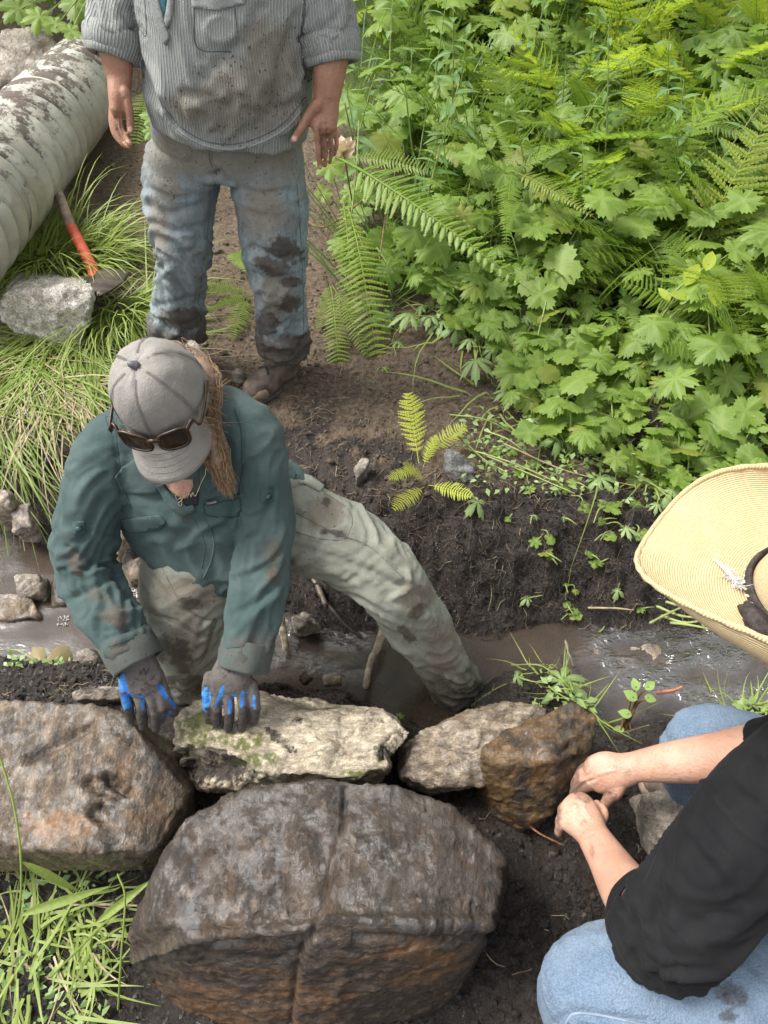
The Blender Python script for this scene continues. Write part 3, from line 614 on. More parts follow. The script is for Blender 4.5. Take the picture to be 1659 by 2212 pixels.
def head_pieces(c, X, Yf, Z, s=1.0, neck_to=None):
    """skull, jaw, brow, nose, lips and ears; c between the ears, X to the side, Yf the way the face looks, Z the top of the head"""
    def L(x, y, z): return c+s*(X*x+Yf*y+Z*z)
    pc = [tube([L(0, -.055, .035), L(0, 0, .05), L(0, .05, .035)], [(.066*s, .076*s), (.075*s, .088*s), (.062*s, .072*s)], X),
          tube([L(0, .02, .04), L(0, .055, -.03), L(0, .066, -.085)], [(.066*s, .04*s), (.056*s, .032*s), (.026*s, .02*s)], X),
          tube([L(-.05, -.0, -.035), L(-.03, .045, -.08), L(0, .068, -.094), L(.03, .045, -.08), L(.05, 0, -.035)], [.026*s, .02*s, .017*s, .02*s, .026*s]),
          tube([L(-.045, .072, .022), L(0, .086, .026), L(.045, .072, .022)], [.012*s, .012*s, .012*s]),
          tube([L(0, .086, .015), L(0, .102, -.018), L(0, .109, -.030)], [.008*s, .010*s, .012*s]),
          tube([L(-.013, .097, -.032), L(.013, .097, -.032)], [.008*s, .008*s]),
          tube([L(-.02, .083, -.055), L(0, .091, -.052), L(.02, .083, -.055)], [.005*s, .0065*s, .005*s]),
          tube([L(-.018, .083, -.064), L(0, .090, -.066), L(.018, .083, -.064)], [.005*s, .007*s, .005*s]),
          tube([L(-.042, .06, -.022), L(-.03, .07, -.03)], [.018*s, .014*s]), tube([L(.042, .06, -.022), L(.03, .07, -.03)], [.018*s, .014*s])]
    for sx in (-1, 1):
        pc.append(tube([L(sx*.072, -.012, .022), L(sx*.080, -.012, .026), L(sx*.080, -.006, -.004), L(sx*.075, .0, -.022)], [.010*s, .013*s, .010*s, .007*s]))
    if neck_to is not None: pc.append(tube([L(0, -.02, -.02), (L(0, -.02, -.1)+np.asarray(neck_to))/2, neck_to], [.056*s, .053*s, .062*s]))
    return pc, L
def eyes(L, parent, s=1.0):
    for sx in (-1, 1):
        V, F = tube([L(sx*.031, .066, .0), L(sx*.031, .070, .0)], [.0125*s, .0125*s], seg=12); e = obj('eye', mesh_np('eye', V, F), M_EYE, parent)
        V, F = tube([L(sx*.031, .0805, -.001), L(sx*.031, .0815, -.001)], [.0055*s, .005*s], seg=10, round_caps=False); obj('iris', mesh_np('iris', V, F), M_DARK, e)
        V, F = tube([L(sx*.031-.018, .089, .028), L(sx*.031, .094, .032), L(sx*.031+.018, .089, .027)], [.002*s, .004*s, .002*s], seg=6); obj('eyebrow', mesh_np('eyebrow', V, F), M_HAIR_DARK, parent)

def fabric(name, cols, dirt=None, weave=900, rough=.85, streak=None, cord=None, bumpw=.35, mottled=.5, sheen=.04):
    """woven cloth; 'dirt' attribute carries dried mud, 'damp' wet mud stains with a shape of their own"""
    t = NT(name); o = t.obj()
    c = t.mix(t.ramp(t.noise(o, 9, 5, .6), .5-.25*mottled, .5+.25*mottled), cols[0], cols[1])
    h = t.math('ADD', t.noise(o, weave*.35, 2, .6), t.math('MULTIPLY', t.noise(o, 55, 6, .7, .8), 1.6)); c = t.mix(t.math('MULTIPLY', t.ramp(t.noise(o, 240, 4, .8), .40, .68), .20), c, tuple(x*.6 for x in cols[0]))
    if streak:
        st = t.noise(t.mapped(o, streak), 1.0, 3, .7); c = t.mix(t.math('MULTIPLY', t.ramp(st, .38, .62), .28), c, tuple(min(1, x*1.7) for x in cols[1])); h = t.math('ADD', h, t.math('MULTIPLY', st, .7))
    if cord:
        w = t.math('SINE', t.math('MULTIPLY', t.math('ADD', t.attr('around'), t.math('MULTIPLY', t.noise(o, 10, 2), .003)), 6.2832/cord[0]))
        w = t.ramp(w, -.6, .6); c = t.mix(t.math('MULTIPLY', w, cord[2]), c, cord[1]); h = t.math('ADD', t.math('MULTIPLY', h, .4), t.math('MULTIPLY', w, -.8))
    if dirt is not None:
        e = t.noise(o, 26, 7, .72); f = t.noise(o, 150, 4, .7)
        d1 = t.ramp(t.math('ADD', t.attr('dirt'), t.math('MULTIPLY', t.math('SUBTRACT', e, .5), .9)), .15, 1.0)
        c = t.mix(t.math('MULTIPLY', d1, .78), c, t.mix(f, dirt[0], dirt[1]))
        d2 = t.ramp(t.math('ADD', t.attr('damp'), t.math('ADD', t.math('MULTIPLY', t.math('SUBTRACT', e, .5), .9), t.math('MULTIPLY', t.math('SUBTRACT', f, .5), .5))), .28, .82)
        c = t.mix(t.math('MULTIPLY', d2, .82), c, t.mix(f, (.028, .020, .015), (.075, .056, .042)))
        sp = t.math('MULTIPLY', t.ramp(t.noise(o, 115, 3, .6), .62, .68), t.ramp(t.math('ADD', t.attr('dirt'), t.attr('damp')), .1, .6)); c = t.mix(t.math('MULTIPLY', sp, .7), c, (.055, .040, .030)); h = t.math('ADD', h, t.math('MULTIPLY', t.math('ADD', sp, t.math('MULTIPLY', d2, f)), .9))
        rough = t.math('SUBTRACT', rough, t.math('MULTIPLY', d2, .25))
    return t.done(t.bsdf(c, rough, t.bump(h, min(1, bumpw*1.7), .0035), Sheen_Weight=sheen, Specular_IOR_Level=.18))
def skin_mat(name, a, b, red, dirty=True):
    t = NT(name); o = t.obj(); n = t.noise(o, 14, 5, .6); f = t.noise(o, 120, 4)
    c = t.mix(t.ramp(n, .35, .65), a, b); c = t.mix(t.math('MULTIPLY', t.ramp(t.noise(o, 7, 3), .5, .7), .5), c, red)
    c = t.mix(t.math('MULTIPLY', t.ramp(f, .48, .75), .35), c, tuple(x*.6 for x in a))
    d = t.ramp(t.math('ADD', t.attr('dirt'), t.math('MULTIPLY', t.math('SUBTRACT', t.noise(o, 45, 6, .7), .5), 1.1)), .35, .8)
    c = t.mix(t.math('MULTIPLY', d, .8), c, (.075, .050, .036))
    c = t.mix(t.attr('nail'), c, (.62, .40, .32))
    return t.done(t.bsdf(c, .5, t.bump(t.math('ADD', f, t.math('ADD', t.noise(o, 320, 3), t.math('MULTIPLY', t.voro(o, 260), .6))), .45, .0022), Subsurface_Weight=.12, Subsurface_Radius=(.012, .005, .003), Subsurface_Scale=.5))
M_EYE = plain('eye_white', (.75, .72, .68), .3, .05); M_DARK = plain('dark_iris', (.03, .02, .015), .3, .1)
M_HAIR_DARK = plain('dark_hair', (.045, .026, .016), .45, .5, 200, .4)
M_TAN = skin_mat('tanned_skin', (.27, .130, .078), (.34, .175, .108), (.31, .125, .080))
M_FAIR = skin_mat('fair_skin', (.40, .215, .150), (.48, .285, .205), (.46, .19, .135))
# ================================================================ the standing person
MUD2 = ((.085, .064, .047), (.19, .145, .105))
M_CORD = fabric('grey_corduroy', [(.275, .288, .272), (.37, .38, .36)], ((.135, .112, .086), (.23, .195, .152)), cord=(.0068, (.13, .135, .13), .45), bumpw=.6, mottled=.7)
M_JEAN = fabric('muddy_faded_denim', [(.105, .140, .160), (.185, .228, .245)], ((.14, .115, .084), (.245, .205, .152)), streak=(60, 60, 18), bumpw=.35, mottled=.9)
M_TEAL_IN = plain('teal_undershirt', (.015, .075, .10), .8, .2)
M_BOOT = plain('muddy_boot_leather', (.095, .070, .052), .75, .55, 22, .5); M_BOOT_PALE = plain('worn_boot_toe', (.17, .125, .088), .8, .35, 30, .4)
M_SOLE = plain('boot_sole', (.05, .042, .036), .8, .4, 60, .6); M_LACE = plain('boot_lace', (.03, .025, .022), .7, .3, 200, .5)
man = thing('person', 'standing person in grey corduroy shirt and muddy jeans, head out of the picture', 'person', tuple(JY(490, 800, 1.98)))
yb = 2.03
hipR, hipL = JY(572, 345, yb), JY(404, 345, yb)
legR = [JY(574, 330, yb), JY(586, 450, 2.0), JY(597, 575, 1.955), JY(607, 670, 1.96), JY(612, 752, 1.982)]
legL = [JY(402, 330, yb), JY(388, 430, 2.01), JY(396, 535, 1.975), JY(390, 630, 1.99), JY(384, 720, 2.025)]
jp = [tube([JY(490, 225, yb+.01), JY(491, 300, yb+.01), JY(488, 366, yb+.005)], [(.185, .125), (.196, .132), (.168, .112)], (1, 0, 0), 22, power=2.4, round_caps=False),
      tube(legR, [(.102, .112), (.102, .110), (.080, .088), (.073, .080), (.080, .086)], (1, 0, 0), 20, n=30, round_caps=False),
      tube(legL, [(.102, .112), (.099, .110), (.076, .088), (.073, .082), (.082, .090)], (1, 0, 0), 20, n=30, round_caps=False)]
jb = [bone(legR, .09, [(0, .002), (.25, .004), (.45, .008), (.62, .005), (.78, .007), (.9, .013), (1, .008)], 20, 1.2, .9, seed=1),
      bone(legL, .09, [(0, .002), (.25, .007), (.45, .009), (.62, .007), (.78, .008), (.9, .013), (1, .008)], 20, 1.2, 1.1, seed=4),
      bone([JY(490, 200, yb), JY(488, 380, yb)], .17, [(0, .001), (1, .004)], 14, 1, .4, seed=7)]
jc = [([(318, 408), (380, 428), (455, 415)], 6, -.006), ([(312, 442), (370, 462), (440, 440)], 7, -.008), ([(322, 480), (375, 500), (440, 488)], 7, -.008), ([(338, 560), (390, 566), (430, 520)], 7, -.007),
      ([(336, 610), (380, 570), (420, 545)], 6, .006), ([(470, 378), (452, 470), (445, 560), (430, 650)], 5, -.006), ([(462, 380), (478, 372), (495, 395)], 7, -.012),
      ([(548, 535), (600, 560), (655, 548)], 8, -.010), ([(552, 560), (610, 590), (655, 575)], 7, .009), ([(556, 590), (600, 612), (650, 600)], 7, -.008), ([(560, 640), (600, 700), (640, 730)], 7, -.008), ([(556, 660), (590, 720), (610, 740)], 6, .007),
      ([(500, 400), (560, 420), (640, 410)], 7, -.005), ([(505, 440), (570, 470)], 8, -.004), ([(646, 420), (652, 560), (656, 700)], 4, -.004), ([(560, 755), (610, 768), (662, 758)], 5, -.008), ([(560, 735), (610, 745), (662, 735)], 6, .008),
      ([(455, 320), (456, 350), (470, 372)], 4, -.004), ([(340, 660), (380, 650), (430, 640)], 6, -.006), ([(335, 690), (390, 700), (438, 690)], 6, -.010)]
low = lambda V: smooth01(-V[:, 2], -.47, -.33)
jeans, jeans_b = garment('jeans', jp, jb, M_JEAN, man, .0062, 6, jc, paint={
    'dirt': lambda V, N: np.clip(.42+.5*blob_px(V, [(560, 330, 120, 70), (400, 330, 110, 60), (570, 450, 52, 90), (360, 400, 34, 70), (470, 350, 40, 40), (345, 470, 26, 90), (600, 640, 40, 60)], 1, .4, .4)+.25*low(V)+.25*fbm(V*6, 3), 0, 1),
    'damp': lambda V, N: np.clip(np.maximum(smooth01(-V[:, 2]+.05*fbm(V*14, 3), -.475, -.40), .9*blob_px(V, [(612, 540, 48, 34, 10), (590, 575, 45, 26, 15), (625, 655, 34, 24), (630, 610, 30, 14), (575, 700, 34, 30), (400, 690, 60, 30)], 3, .6, .25)), 0, 1)})
M_STITCH = plain('faded_stitching', (.33, .36, .36), .8, .2); M_SEAM = plain('dark_seam', (.075, .085, .09), .8, .2)
for ln in ([(458, 322), (460, 350), (476, 374)], [(452, 322), (453, 348), (468, 378)], [(466, 392), (452, 470), (441, 560), (428, 660)], [(642, 400), (650, 520), (655, 640), (656, 730)]):
    cord('seam', jeans_b, ln, .0014, M_SEAM, jeans, -.0005)
# shirt
cuffL, cuffR = JY(246, 108, 1.975), JY(716, 120, 1.965)
slL = [JY(318, -150, 2.06), JY(262, -10, 2.03), JY(246, 108, 1.975)]
slR = [JY(630, -150, 2.06), JY(694, -20, 2.02), JY(716, 120, 1.965)]
tors = [JY(480, -175, 2.06), JY(482, -60, 2.02), JY(484, 60, 2.0), JY(494, 170, 2.0), JY(498, 262, 2.01)]
sp = [tube(tors, [(.17, .085), (.205, .135), (.195, .145), (.205, .155), (.200, .150)], (1, 0, 0), 26, n=30, round_caps=False, power=2.3),
      tube([JY(330, -160, 2.06), JY(480, -190, 2.06), JY(620, -160, 2.06)], [.085, .08, .085], (0, 1, 0), 18),
      tube(slL, [.078, .066, .064], (1, 0, 0), 20, round_caps=False), tube(slR, [.078, .067, .066], (1, 0, 0), 20, round_caps=False)]
sb = [bone(tors, .17, [(0, .003), (.5, .004), (.75, .008), (1, .004)], 7, 2.2, 1.6, (1, 0, 0), seed=2),
      bone(slL, .068, [(0, .003), (.6, .006), (.9, .008), (1, .004)], 17, 1.3, 1.2, (1, 0, 0), seed=3), bone(slR, .068, [(0, .003), (.6, .006), (.9, .008), (1, .004)], 17, 1.3, 1.4, (1, 0, 0), seed=6)]
def pocket_ring(V, N, f):
    u, v, _ = proj(V); r = np.hypot((u-478)/34, (v-62)/30); return f*(.006*np.exp(-((r-1)/.12)**2)+.004*(1-smooth01(r, .8, 1.1)))
sc = [([(345, 235), (385, 285), (440, 316), (500, 326), (560, 312), (620, 278), (668, 222)], 5, .004), ([(300, 20), (312, 78)], 4, -.004), ([(416, 40), (422, 105), (500, 112), (520, 60)], 4, -.003),
      ([(560, 20), (520, 90), (440, 170)], 14, -.010), ([(640, 40), (600, 150), (590, 230)], 12, -.010), ([(470, 150), (540, 200), (560, 240)], 16, .010), ([(400, 200), (450, 205), (490, 230)], 10, -.009), ([(615, 130), (640, 200), (640, 260)], 10, .009),
      ([(300, 90), (345, 190), (360, 240)], 10, .006), ([(440, 120), (500, 180), (500, 260)], 11, -.006), ([(660, 60), (676, 140), (676, 200)], 6, .006), ([(645, 85), (700, 62), (760, 78)], 6, -.012), ([(200, 70), (250, 84), (300, 60)], 6, -.010), ([(530, 230), (580, 250), (640, 215)], 9, -.007)]
shirt, shirt_b = garment('corduroy_shirt', sp, sb, M_CORD, man, .006, 5, sc, pocket_ring, {
    'dirt': lambda V, N: np.clip(.12+.75*blob_px(V, [(540, 210, 120, 110), (600, 130, 70, 110), (440, 230, 90, 60), (560, 90, 50, 70)], 2, .5, .4)+.2*fbm(V*7, 3), 0, 1),
    'damp': lambda V, N: .25*blob_px(V, [(610, 130, 40, 60), (520, 150, 60, 30)], 4, .5)})
cord('hem', shirt_b, [(348, 236), (388, 284), (442, 314), (500, 323), (560, 309), (618, 276), (664, 222)], .0035, M_CORD, shirt, -.001)
cord('hem_stitching', shirt_b, [(352, 228), (390, 274), (442, 304), (500, 312), (556, 298), (612, 266), (660, 210)], .0016, M_SEAM, shirt, -.0004)
patch('undershirt', shirt_b, [(338, -30), (368, -30), (364, 10), (360, 44), (350, 20)], M_TEAL_IN, man, .001, .001)
patch('placket', shirt_b, [(318, -20), (338, -20), (352, 28), (362, 62), (368, 80), (359, 98), (350, 84), (334, 40)], M_CORD, shirt, .004, .001)
patch('placket', shirt_b, [(366, -20), (378, -20), (374, 30), (364, 62), (358, 44)], M_CORD, shirt, .005, .001)
patch('pocket_flap', shirt_b, [(412, -20), (530, -20), (528, 8), (470, 22), (416, 16)], M_CORD, shirt, .004, .001)
for ln in ([(420, 20), (426, 102), (498, 112)], [(312, -10), (316, 75), (300, 60)], [(508, 20), (512, 70)]): cord('seam', shirt_b, ln, .0016, M_SEAM, shirt, -.0003)
# rolled cuffs: two thick turns of cloth on each sleeve
def cuff_ring(c, ax, r, h, mat, parent, name='rolled_cuff', th=.006, wob=.004, seed=0, tilt=(0, 0, 0), dirt=.3, damp=0):
    ax = np.asarray(ax, float)+np.array(tilt); ax /= np.linalg.norm(ax); a = np.cross(ax, [0, 0, 1.]); a = np.cross(ax, [1., .2, 0]) if np.linalg.norm(a) < .2 else a; a /= np.linalg.norm(a); b = np.cross(ax, a)
    prof = [(-h/2, -th), (-h/2, th*.4), (-h*.45, th), (0, th*1.5), (h*.42, th), (h/2, th*.3), (h/2, -th*1.4), (h*.2, -th*2.2)]
    n = 40; tt = np.linspace(0, 2*np.pi, n, endpoint=False); V = []
    for k, (z, q) in enumerate(prof):
        w = wob*perlin(np.c_[np.cos(tt)*1.6, np.sin(tt)*1.6, np.full(n, z*30+seed)])
        V.append(c+ax*(z+.6*wob*perlin(np.c_[np.cos(tt)*1.2, np.sin(tt)*1.2, np.full(n, seed+4.)]))[:, None]+(a*np.cos(tt)[:, None]+b*np.sin(tt)[:, None])*(r+q+w)[:, None])
    V = np.concatenate(V); m = len(prof); i = np.arange(m)[:, None]*n; i2 = ((np.arange(m)+1) % m)[:, None]*n; j = np.arange(n)[None]; k = (j+1) % n
    F = np.stack([i+j, i+k, i2+k, i2+j], -1).reshape(-1, 4); me = mesh_np(name, V, F)
    attr(me, 'around', np.tile(tt*r, m)); attr(me, 'dirt', np.full(len(V), dirt)); attr(me, 'damp', np.full(len(V), damp))
    return obj(name, me, mat, parent)
for cc, ax, sd_ in ((JY(248, 100, 1.978), slL[2]-slL[1], 1), (JY(715, 112, 1.968), slR[2]-slR[1], 2)):
    cuff_ring(cc-.012*ax/np.linalg.norm(ax), ax, .064, .05, M_CORD, shirt, seed=sd_); cuff_ring(cc+.012*ax/np.linalg.norm(ax), ax, .060, .03, M_CORD, shirt, seed=sd_+5)
# body: one skin, arms and hands bare, the rest under the clothes
wL, wR = JY(259, 168, 1.935), JY(706, 212, 1.915)
def f3(pts, y, dy=-.012, r=(.0095, .009, .0085, .0072)):
    return finger([JY(u, v, y+dy*i) for i, (u, v) in enumerate(pts)], r)
hd, Lm = head_pieces(JY(470, -330, 1.96)+np.array([0, 0, .02]), np.array([1., 0, 0]), np.array([0, -.95, -.3]), np.array([0, -.3, .95]), 1.0, JY(478, -185, 2.05))
bp = hd+[tube([tors[0], tors[2], JY(490, 300, yb)], [(.15, .07), (.16, .1), (.15, .1)], (1, 0, 0)), tube(legR, [.08, .08, .055, .05, .045], (1, 0, 0)), tube(legL, [.08, .08, .055, .05, .045], (1, 0, 0)),
      tube([tors[0], JY(330, -155, 2.06), JY(255, 30, 2.0), JY(250, 100, 1.965), wL], [.06, .055, .048, .043, (.030, .025)], (1, 0, 0)),
      tube([tors[0], JY(620, -155, 2.06), JY(705, 30, 2.0), JY(714, 110, 1.955), wR], [.06, .055, .05, .045, (.033, .026)], (1, 0, 0)),
      # hand at the left, seen from the thumb side with the fingers curling in
      tube([wL, JY(258, 200, 1.925), JY(257, 238, 1.91)], [(.030, .026), (.026, .036), (.020, .038)], (1, 0, 0), n=14),
      f3([(270, 198), (275, 222), (281, 252), (282, 283)], 1.905, -.008, (.014, .0115, .0105, .009)),
      f3([(247, 232), (246, 268), (256, 296), (268, 314)], 1.93), f3([(252, 234), (252, 272), (264, 300), (277, 316)], 1.915), f3([(258, 236), (259, 272), (270, 296), (281, 310)], 1.90), f3([(243, 230), (242, 262), (248, 288), (258, 304)], 1.945),
      # hand at the right, back of the hand showing, fingers straight down, thumb out over the jeans
      tube([wR, JY(701, 240, 1.905), JY(698, 276, 1.89)], [(.032, .024), (.036, .020), (.034, .017)], (1, 0, 0), n=14),
      f3([(686, 226), (668, 248), (652, 276), (634, 303)], 1.895, -.004, (.0155, .0125, .0115, .0092)),
      f3([(684, 270), (686, 298), (689, 326), (691, 361)], 1.880, -.003, (.0090, .0086, .0082, .0066)), f3([(697, 272), (701, 300), (704, 330), (702, 357)], 1.892, -.003, (.0090, .0086, .0082, .0066)), f3([(710, 270), (714, 298), (716, 322), (712, 350)], 1.908, -.003, (.0088, .0082, .0078, .0064)), f3([(720, 266), (724, 290), (726, 312), (722, 333)], 1.926, -.003, (.0085, .008, .0075, .006))]
V, F = body_mesh(bp, .0029, 4)
def knuck(V, N): return -.0022*in_px(V, [(694, 268), (693, 284)], 3)-.0022*in_px(V, [(704, 268), (706, 284)], 3)-.004*in_px(V, [(692, 284), (696, 318), (697, 352)], 1.8)-.004*in_px(V, [(705, 284), (709, 318), (708, 346)], 1.8)-.003*in_px(V, [(716, 284), (720, 310), (717, 330)], 1.8)-.003*in_px(V, [(252, 246), (254, 280), (266, 306)], 1.8)-.003*in_px(V, [(258, 246), (262, 278), (272, 303)], 1.8)
N_ = vnormals(V, F); V = V+N_*(knuck(V, N_)+.0016*in_px(V, [(689, 262), (688, 240)], 3)+.0016*in_px(V, [(700, 262), (700, 236)], 3)-.002*in_px(V, [(268, 215), (262, 235)], 4))[:, None]
me = mesh_np('body', V, F)
attr(me, 'dirt', np.clip(.25*smooth01(-V[:, 2], -1.16, -1.05)+.30*blob_px(V, [(255, 270, 22, 40), (700, 310, 26, 50), (690, 235, 18, 24)], 3, .5, .5), 0, 1)); attr(me, 'nail', blob_px(V, [(281.5, 279, 5.2, 7), (636, 299, 5.5, 7.5, -40), (692, 360, 3, 4)], 0, .0))
obj('body', me, M_TAN, man); eyes(Lm, man)
V, F = tube([Lm(0, -.06, .05), Lm(0, -.02, .085), Lm(0, .035, .09)], [(.072, .07), (.08, .06), (.066, .04)], (1, 0, 0)); obj('hair', mesh_np('hair', V+.006*fbm(V*40, 3)[:, None], F), M_HAIR_DARK, man)
# boots
def boot(ankle, heel, toe, parent, w=.052, pale=True):
    a, h, t_ = np.array(ankle), np.array(heel), np.array(toe); f = t_-h; f[2] = 0; f /= np.linalg.norm(f); sd = np.cross(f, [0, 0, 1])
    up = np.array([0, 0, 1.]); Ln = np.linalg.norm((t_-h)[:2]); z0 = h[2]
    p = lambda k, z: h+f*k*Ln+up*(z)
    mb = MB()
    mb.add(*tube([p(.02, .055), p(.3, .055), p(.62, .05), p(.92, .042)], [(w*.72, .045), (w*.82, .05), (w, .042), (w*.78, .034)], sd, 18, n=26, power=2.5))
    mb.add(*tube([p(.18, .05), p(.22, .11), a], [(w*.95, .062), (w*.9, .058), (w*.95, .062)], sd, 18)); mb.add(*tube([p(.3, .105), p(.5, .08), p(.64, .062)], [(w*.6, .03), (w*.55, .02), (w*.5, .016)], sd, 14))
    V, F = voxel(*mb.data(), .0055); V = relax(V, F, 4); V = V+vnormals(V, F)*(.0035*fbm(V*30, 4))[:, None]
    V[:, 2] = np.maximum(V[:, 2], z0+.012)
    b = obj('boot', mesh_np('boot', V, F), M_BOOT, parent)
    V, F = tube([p(-.02, .010), p(.3, .010), p(.66, .010), p(.97, .012)], [(w*.8, .016), (w*.78, .016), (w*1.05, .016), (w*.82, .016)], sd, 20, n=26, power=4); obj('sole', mesh_np('sole', V+.002*fbm(V*50, 3)[:, None], F), M_SOLE, b)
    V, F = tube([p(.80, .036), p(.90, .036), p(1.0, .030)], [(w*1.01, .030), (w*.93, .029), (w*.70, .020)], sd, 18, n=14, power=2.6); obj('toe_cap', mesh_np('toe_cap', V+.002*fbm(V*40, 3)[:, None], F), M_BOOT_PALE, b)
    for k in range(4):
        c = p(.38+.085*k, .137-.018*k); sw = w*(.50-.02*k); lift = np.array([0, 0, -.010])
        for sgn in (1, -1):
            V, F = tube([c-sd*sw*sgn+lift-f*.006, c-sd*sw*.4*sgn, c+sd*sw*.4*sgn+f*.008, c+sd*sw*sgn+lift+f*.014], [.0026]*4, seg=6, n=12); obj('lace', mesh_np('lace', V, F), M_LACE, b)
    return b
gR = G(575, 845, .175); zb = .5*gz(gR[0], gR[1])+.5*gz(-.36, 1.99)-.012
boot(JY(612, 785, 1.985), np.r_[JY(630, 815, 2.01)[:2], zb], np.r_[G(541, 852, zb+.03)[:2], zb], man)
aL = JY(384, 750, 2.03); boot(aL, np.r_[aL[:2]+[.03, .045], zb+.02], np.r_[aL[:2]+[-.16, -.13], zb+.01], man)
# ================================================================ the kneeling person
M_GREEN = fabric('teal_green_ripstop', [(.040, .066, .064), (.070, .100, .095)], ((.06, .048, .040), (.11, .088, .070)), weave=1400, bumpw=.2, mottled=.8)
M_GREY_TR = fabric('sage_grey_trousers', [(.175, .182, .146), (.262, .27, .222)], ((.13, .108, .082), (.20, .17, .13)), weave=1400, bumpw=.22, mottled=.9)
M_CAP = fabric('grey_cotton_cap', [(.185, .172, .155), (.275, .256, .232)], None, weave=1200, bumpw=.3, mottled=.9)
M_CAPLINE = plain('cap_stitching', (.15, .14, .128), .9, .2); M_BUTTON = plain('cap_button', (.07, .07, .075), .45, .2)
M_TORT = plain('tortoiseshell', (.035, .014, .006), .32, .8, 60, 0)
M_LENS = plain('brown_lens', (.020, .013, .007), .05, .3, 30, 0); M_BLACK = plain('black_cloth', (.008, .008, .009), .8, .3)
M_BUT = plain('dark_teal_button', (.02, .05, .055), .35, .2); M_TAGW = plain('label_print', (.30, .31, .28), .7, .1); M_TAG = plain('woven_label', (.045, .055, .050), .8, .2)
M_GOLD = plain('fine_metal_chain', (.55, .45, .28), .3, .1, Metallic=1.0)
M_BLON = plain('light_brown_hair', (.125, .070, .034), .45, .45, 130, .3, Sheen_Weight=.2); M_BLON2 = plain('golden_hair', (.24, .140, .062), .45, .35, 130, .3)
wom = thing('person', 'kneeling person in dark teal shirt and grey cap, gloved hands on the rocks', 'person', tuple(J(420, 1460, 1.80)))
# trousers
th1 = [J(432, 1165, 1.66), J(410, 1300, 1.715), J(412, 1400, 1.77), J(413, 1462, 1.81)]
sh1 = [J(410, 1465, 1.82), J(390, 1400, 1.98), J(372, 1300, 2.16)]
th2 = [J(575, 1118, 1.70), J(680, 1150, 1.685), J(780, 1200, 1.665), J(850, 1268, 1.66), J(900, 1345, 1.765), J(945, 1415, 1.885), J(992, 1492, 2.03)]
tp = [tube([J(425, 1160, 1.67), J(510, 1120, 1.70), J(590, 1105, 1.71)], [(.10, .115), (.125, .135), (.10, .11)], (0, .3, 1), 20),
      tube([J(470, 1040, 1.68), J(500, 1130, 1.71)], [(.15, .11), (.16, .12)], (1, 0, 0), 20),
      tube(th1, [.112, .115, .094, .070], (1, 0, 0), 20, n=24), tube(sh1, [.068, .062, .055], (1, 0, 0), 16),
      tube(th2, [.108, .098, .086, .073, .064, .060, .062], (0, 0, 1), 20, n=34)]
tb = [bone(th1, .1, [(0, .003), (.5, .003), (.8, .006), (1, .004)], 15, 1.3, 1.6, (1, 0, 0), seed=1), bone(sh1, .06, [(0, .004), (1, .003)], seed=2),
      bone(th2, .082, [(0, .006), (.2, .006), (.45, .006), (.58, .009), (.75, .006), (.95, .009), (1, .005)], 17, 1.1, 1.7, (0, 0, 1), seed=3)]
tc = [([(318, 1322), (380, 1346), (430, 1376), (455, 1372), (470, 1340)], 3.5, -.006), ([(330, 1240), (380, 1310), (432, 1338), (470, 1336)], 3, -.004), ([(465, 1340), (450, 1400), (408, 1460)], 4, -.006),
      ([(640, 1110), (700, 1150), (790, 1180), (860, 1230)], 5, -.007), ([(632, 1140), (720, 1175), (800, 1215)], 6, .006), ([(700, 1062), (760, 1110), (745, 1170), (700, 1165)], 4, -.005),
      ([(640, 1180), (720, 1200), (790, 1230), (835, 1262)], 6, -.008), ([(640, 1210), (720, 1228), (780, 1262)], 6, .006), ([(880, 1235), (882, 1275), (850, 1290)], 6, .010), ([(800, 1230), (850, 1262), (880, 1262)], 6, -.009),
      ([(830, 1300), (880, 1340), (930, 1352)], 7, -.006), ([(880, 1390), (930, 1440), (985, 1450)], 6, -.008), ([(900, 1420), (950, 1462), (1010, 1440)], 6, .007), ([(890, 1270), (930, 1330), (985, 1420)], 5, .005)]
rng = np.random.RandomState(3)
for k in range(11):                                            # stretch creases running down the inside of the bent thigh
    x0 = 500-3*k; y0 = 1285+14*k; tc.append(([(x0, y0), (x0-34, y0+20+2*k), (x0-62, y0+50)], 2.6, -.0035*(1 if k % 2 else -.8)))
trous, trous_b = garment('trousers', tp, tb, M_GREY_TR, wom, .0058, 5, tc, paint={
    'dirt': lambda V, N: np.clip(.30+.6*blob_px(V, [(400, 1290, 70, 40), (410, 1390, 50, 70), (700, 1110, 50, 40), (900, 1290, 40, 40), (960, 1400, 40, 60)], 5, .6)+.25*fbm(V*7, 3), 0, 1),
    'damp': lambda V, N: np.maximum.reduce([.78*blob_px(V, [(350, 1400, 26, 50, 10), (410, 1300, 34, 16, 10), (388, 1420, 30, 50), (420, 1480, 60, 26), (705, 1085, 14, 12), (730, 1150, 22, 10), (700, 1150, 14, 8), (900, 1320, 20, 26, 30), (880, 1370, 34, 14, 50)], 7, .8, .3), .62*smooth01(-V[:, 2], -.24, -.10)])})
for ln in ([(319, 1322), (380, 1346), (432, 1376), (455, 1370), (468, 1340)], [(345, 1215), (390, 1300), (440, 1336), (468, 1338)], [(468, 1342), (440, 1420), (408, 1462)], [(640, 1108), (720, 1150), (800, 1182), (872, 1250)], [(695, 1060), (758, 1108), (748, 1160), (705, 1166), (640, 1150)]):
    cord('seam', trous_b, ln, .0012, plain('trouser_seam', (.105, .105, .085), .9, .2) if ln[0][0] == 319 else bpy.data.materials['trouser_seam'], trous, -.0004)
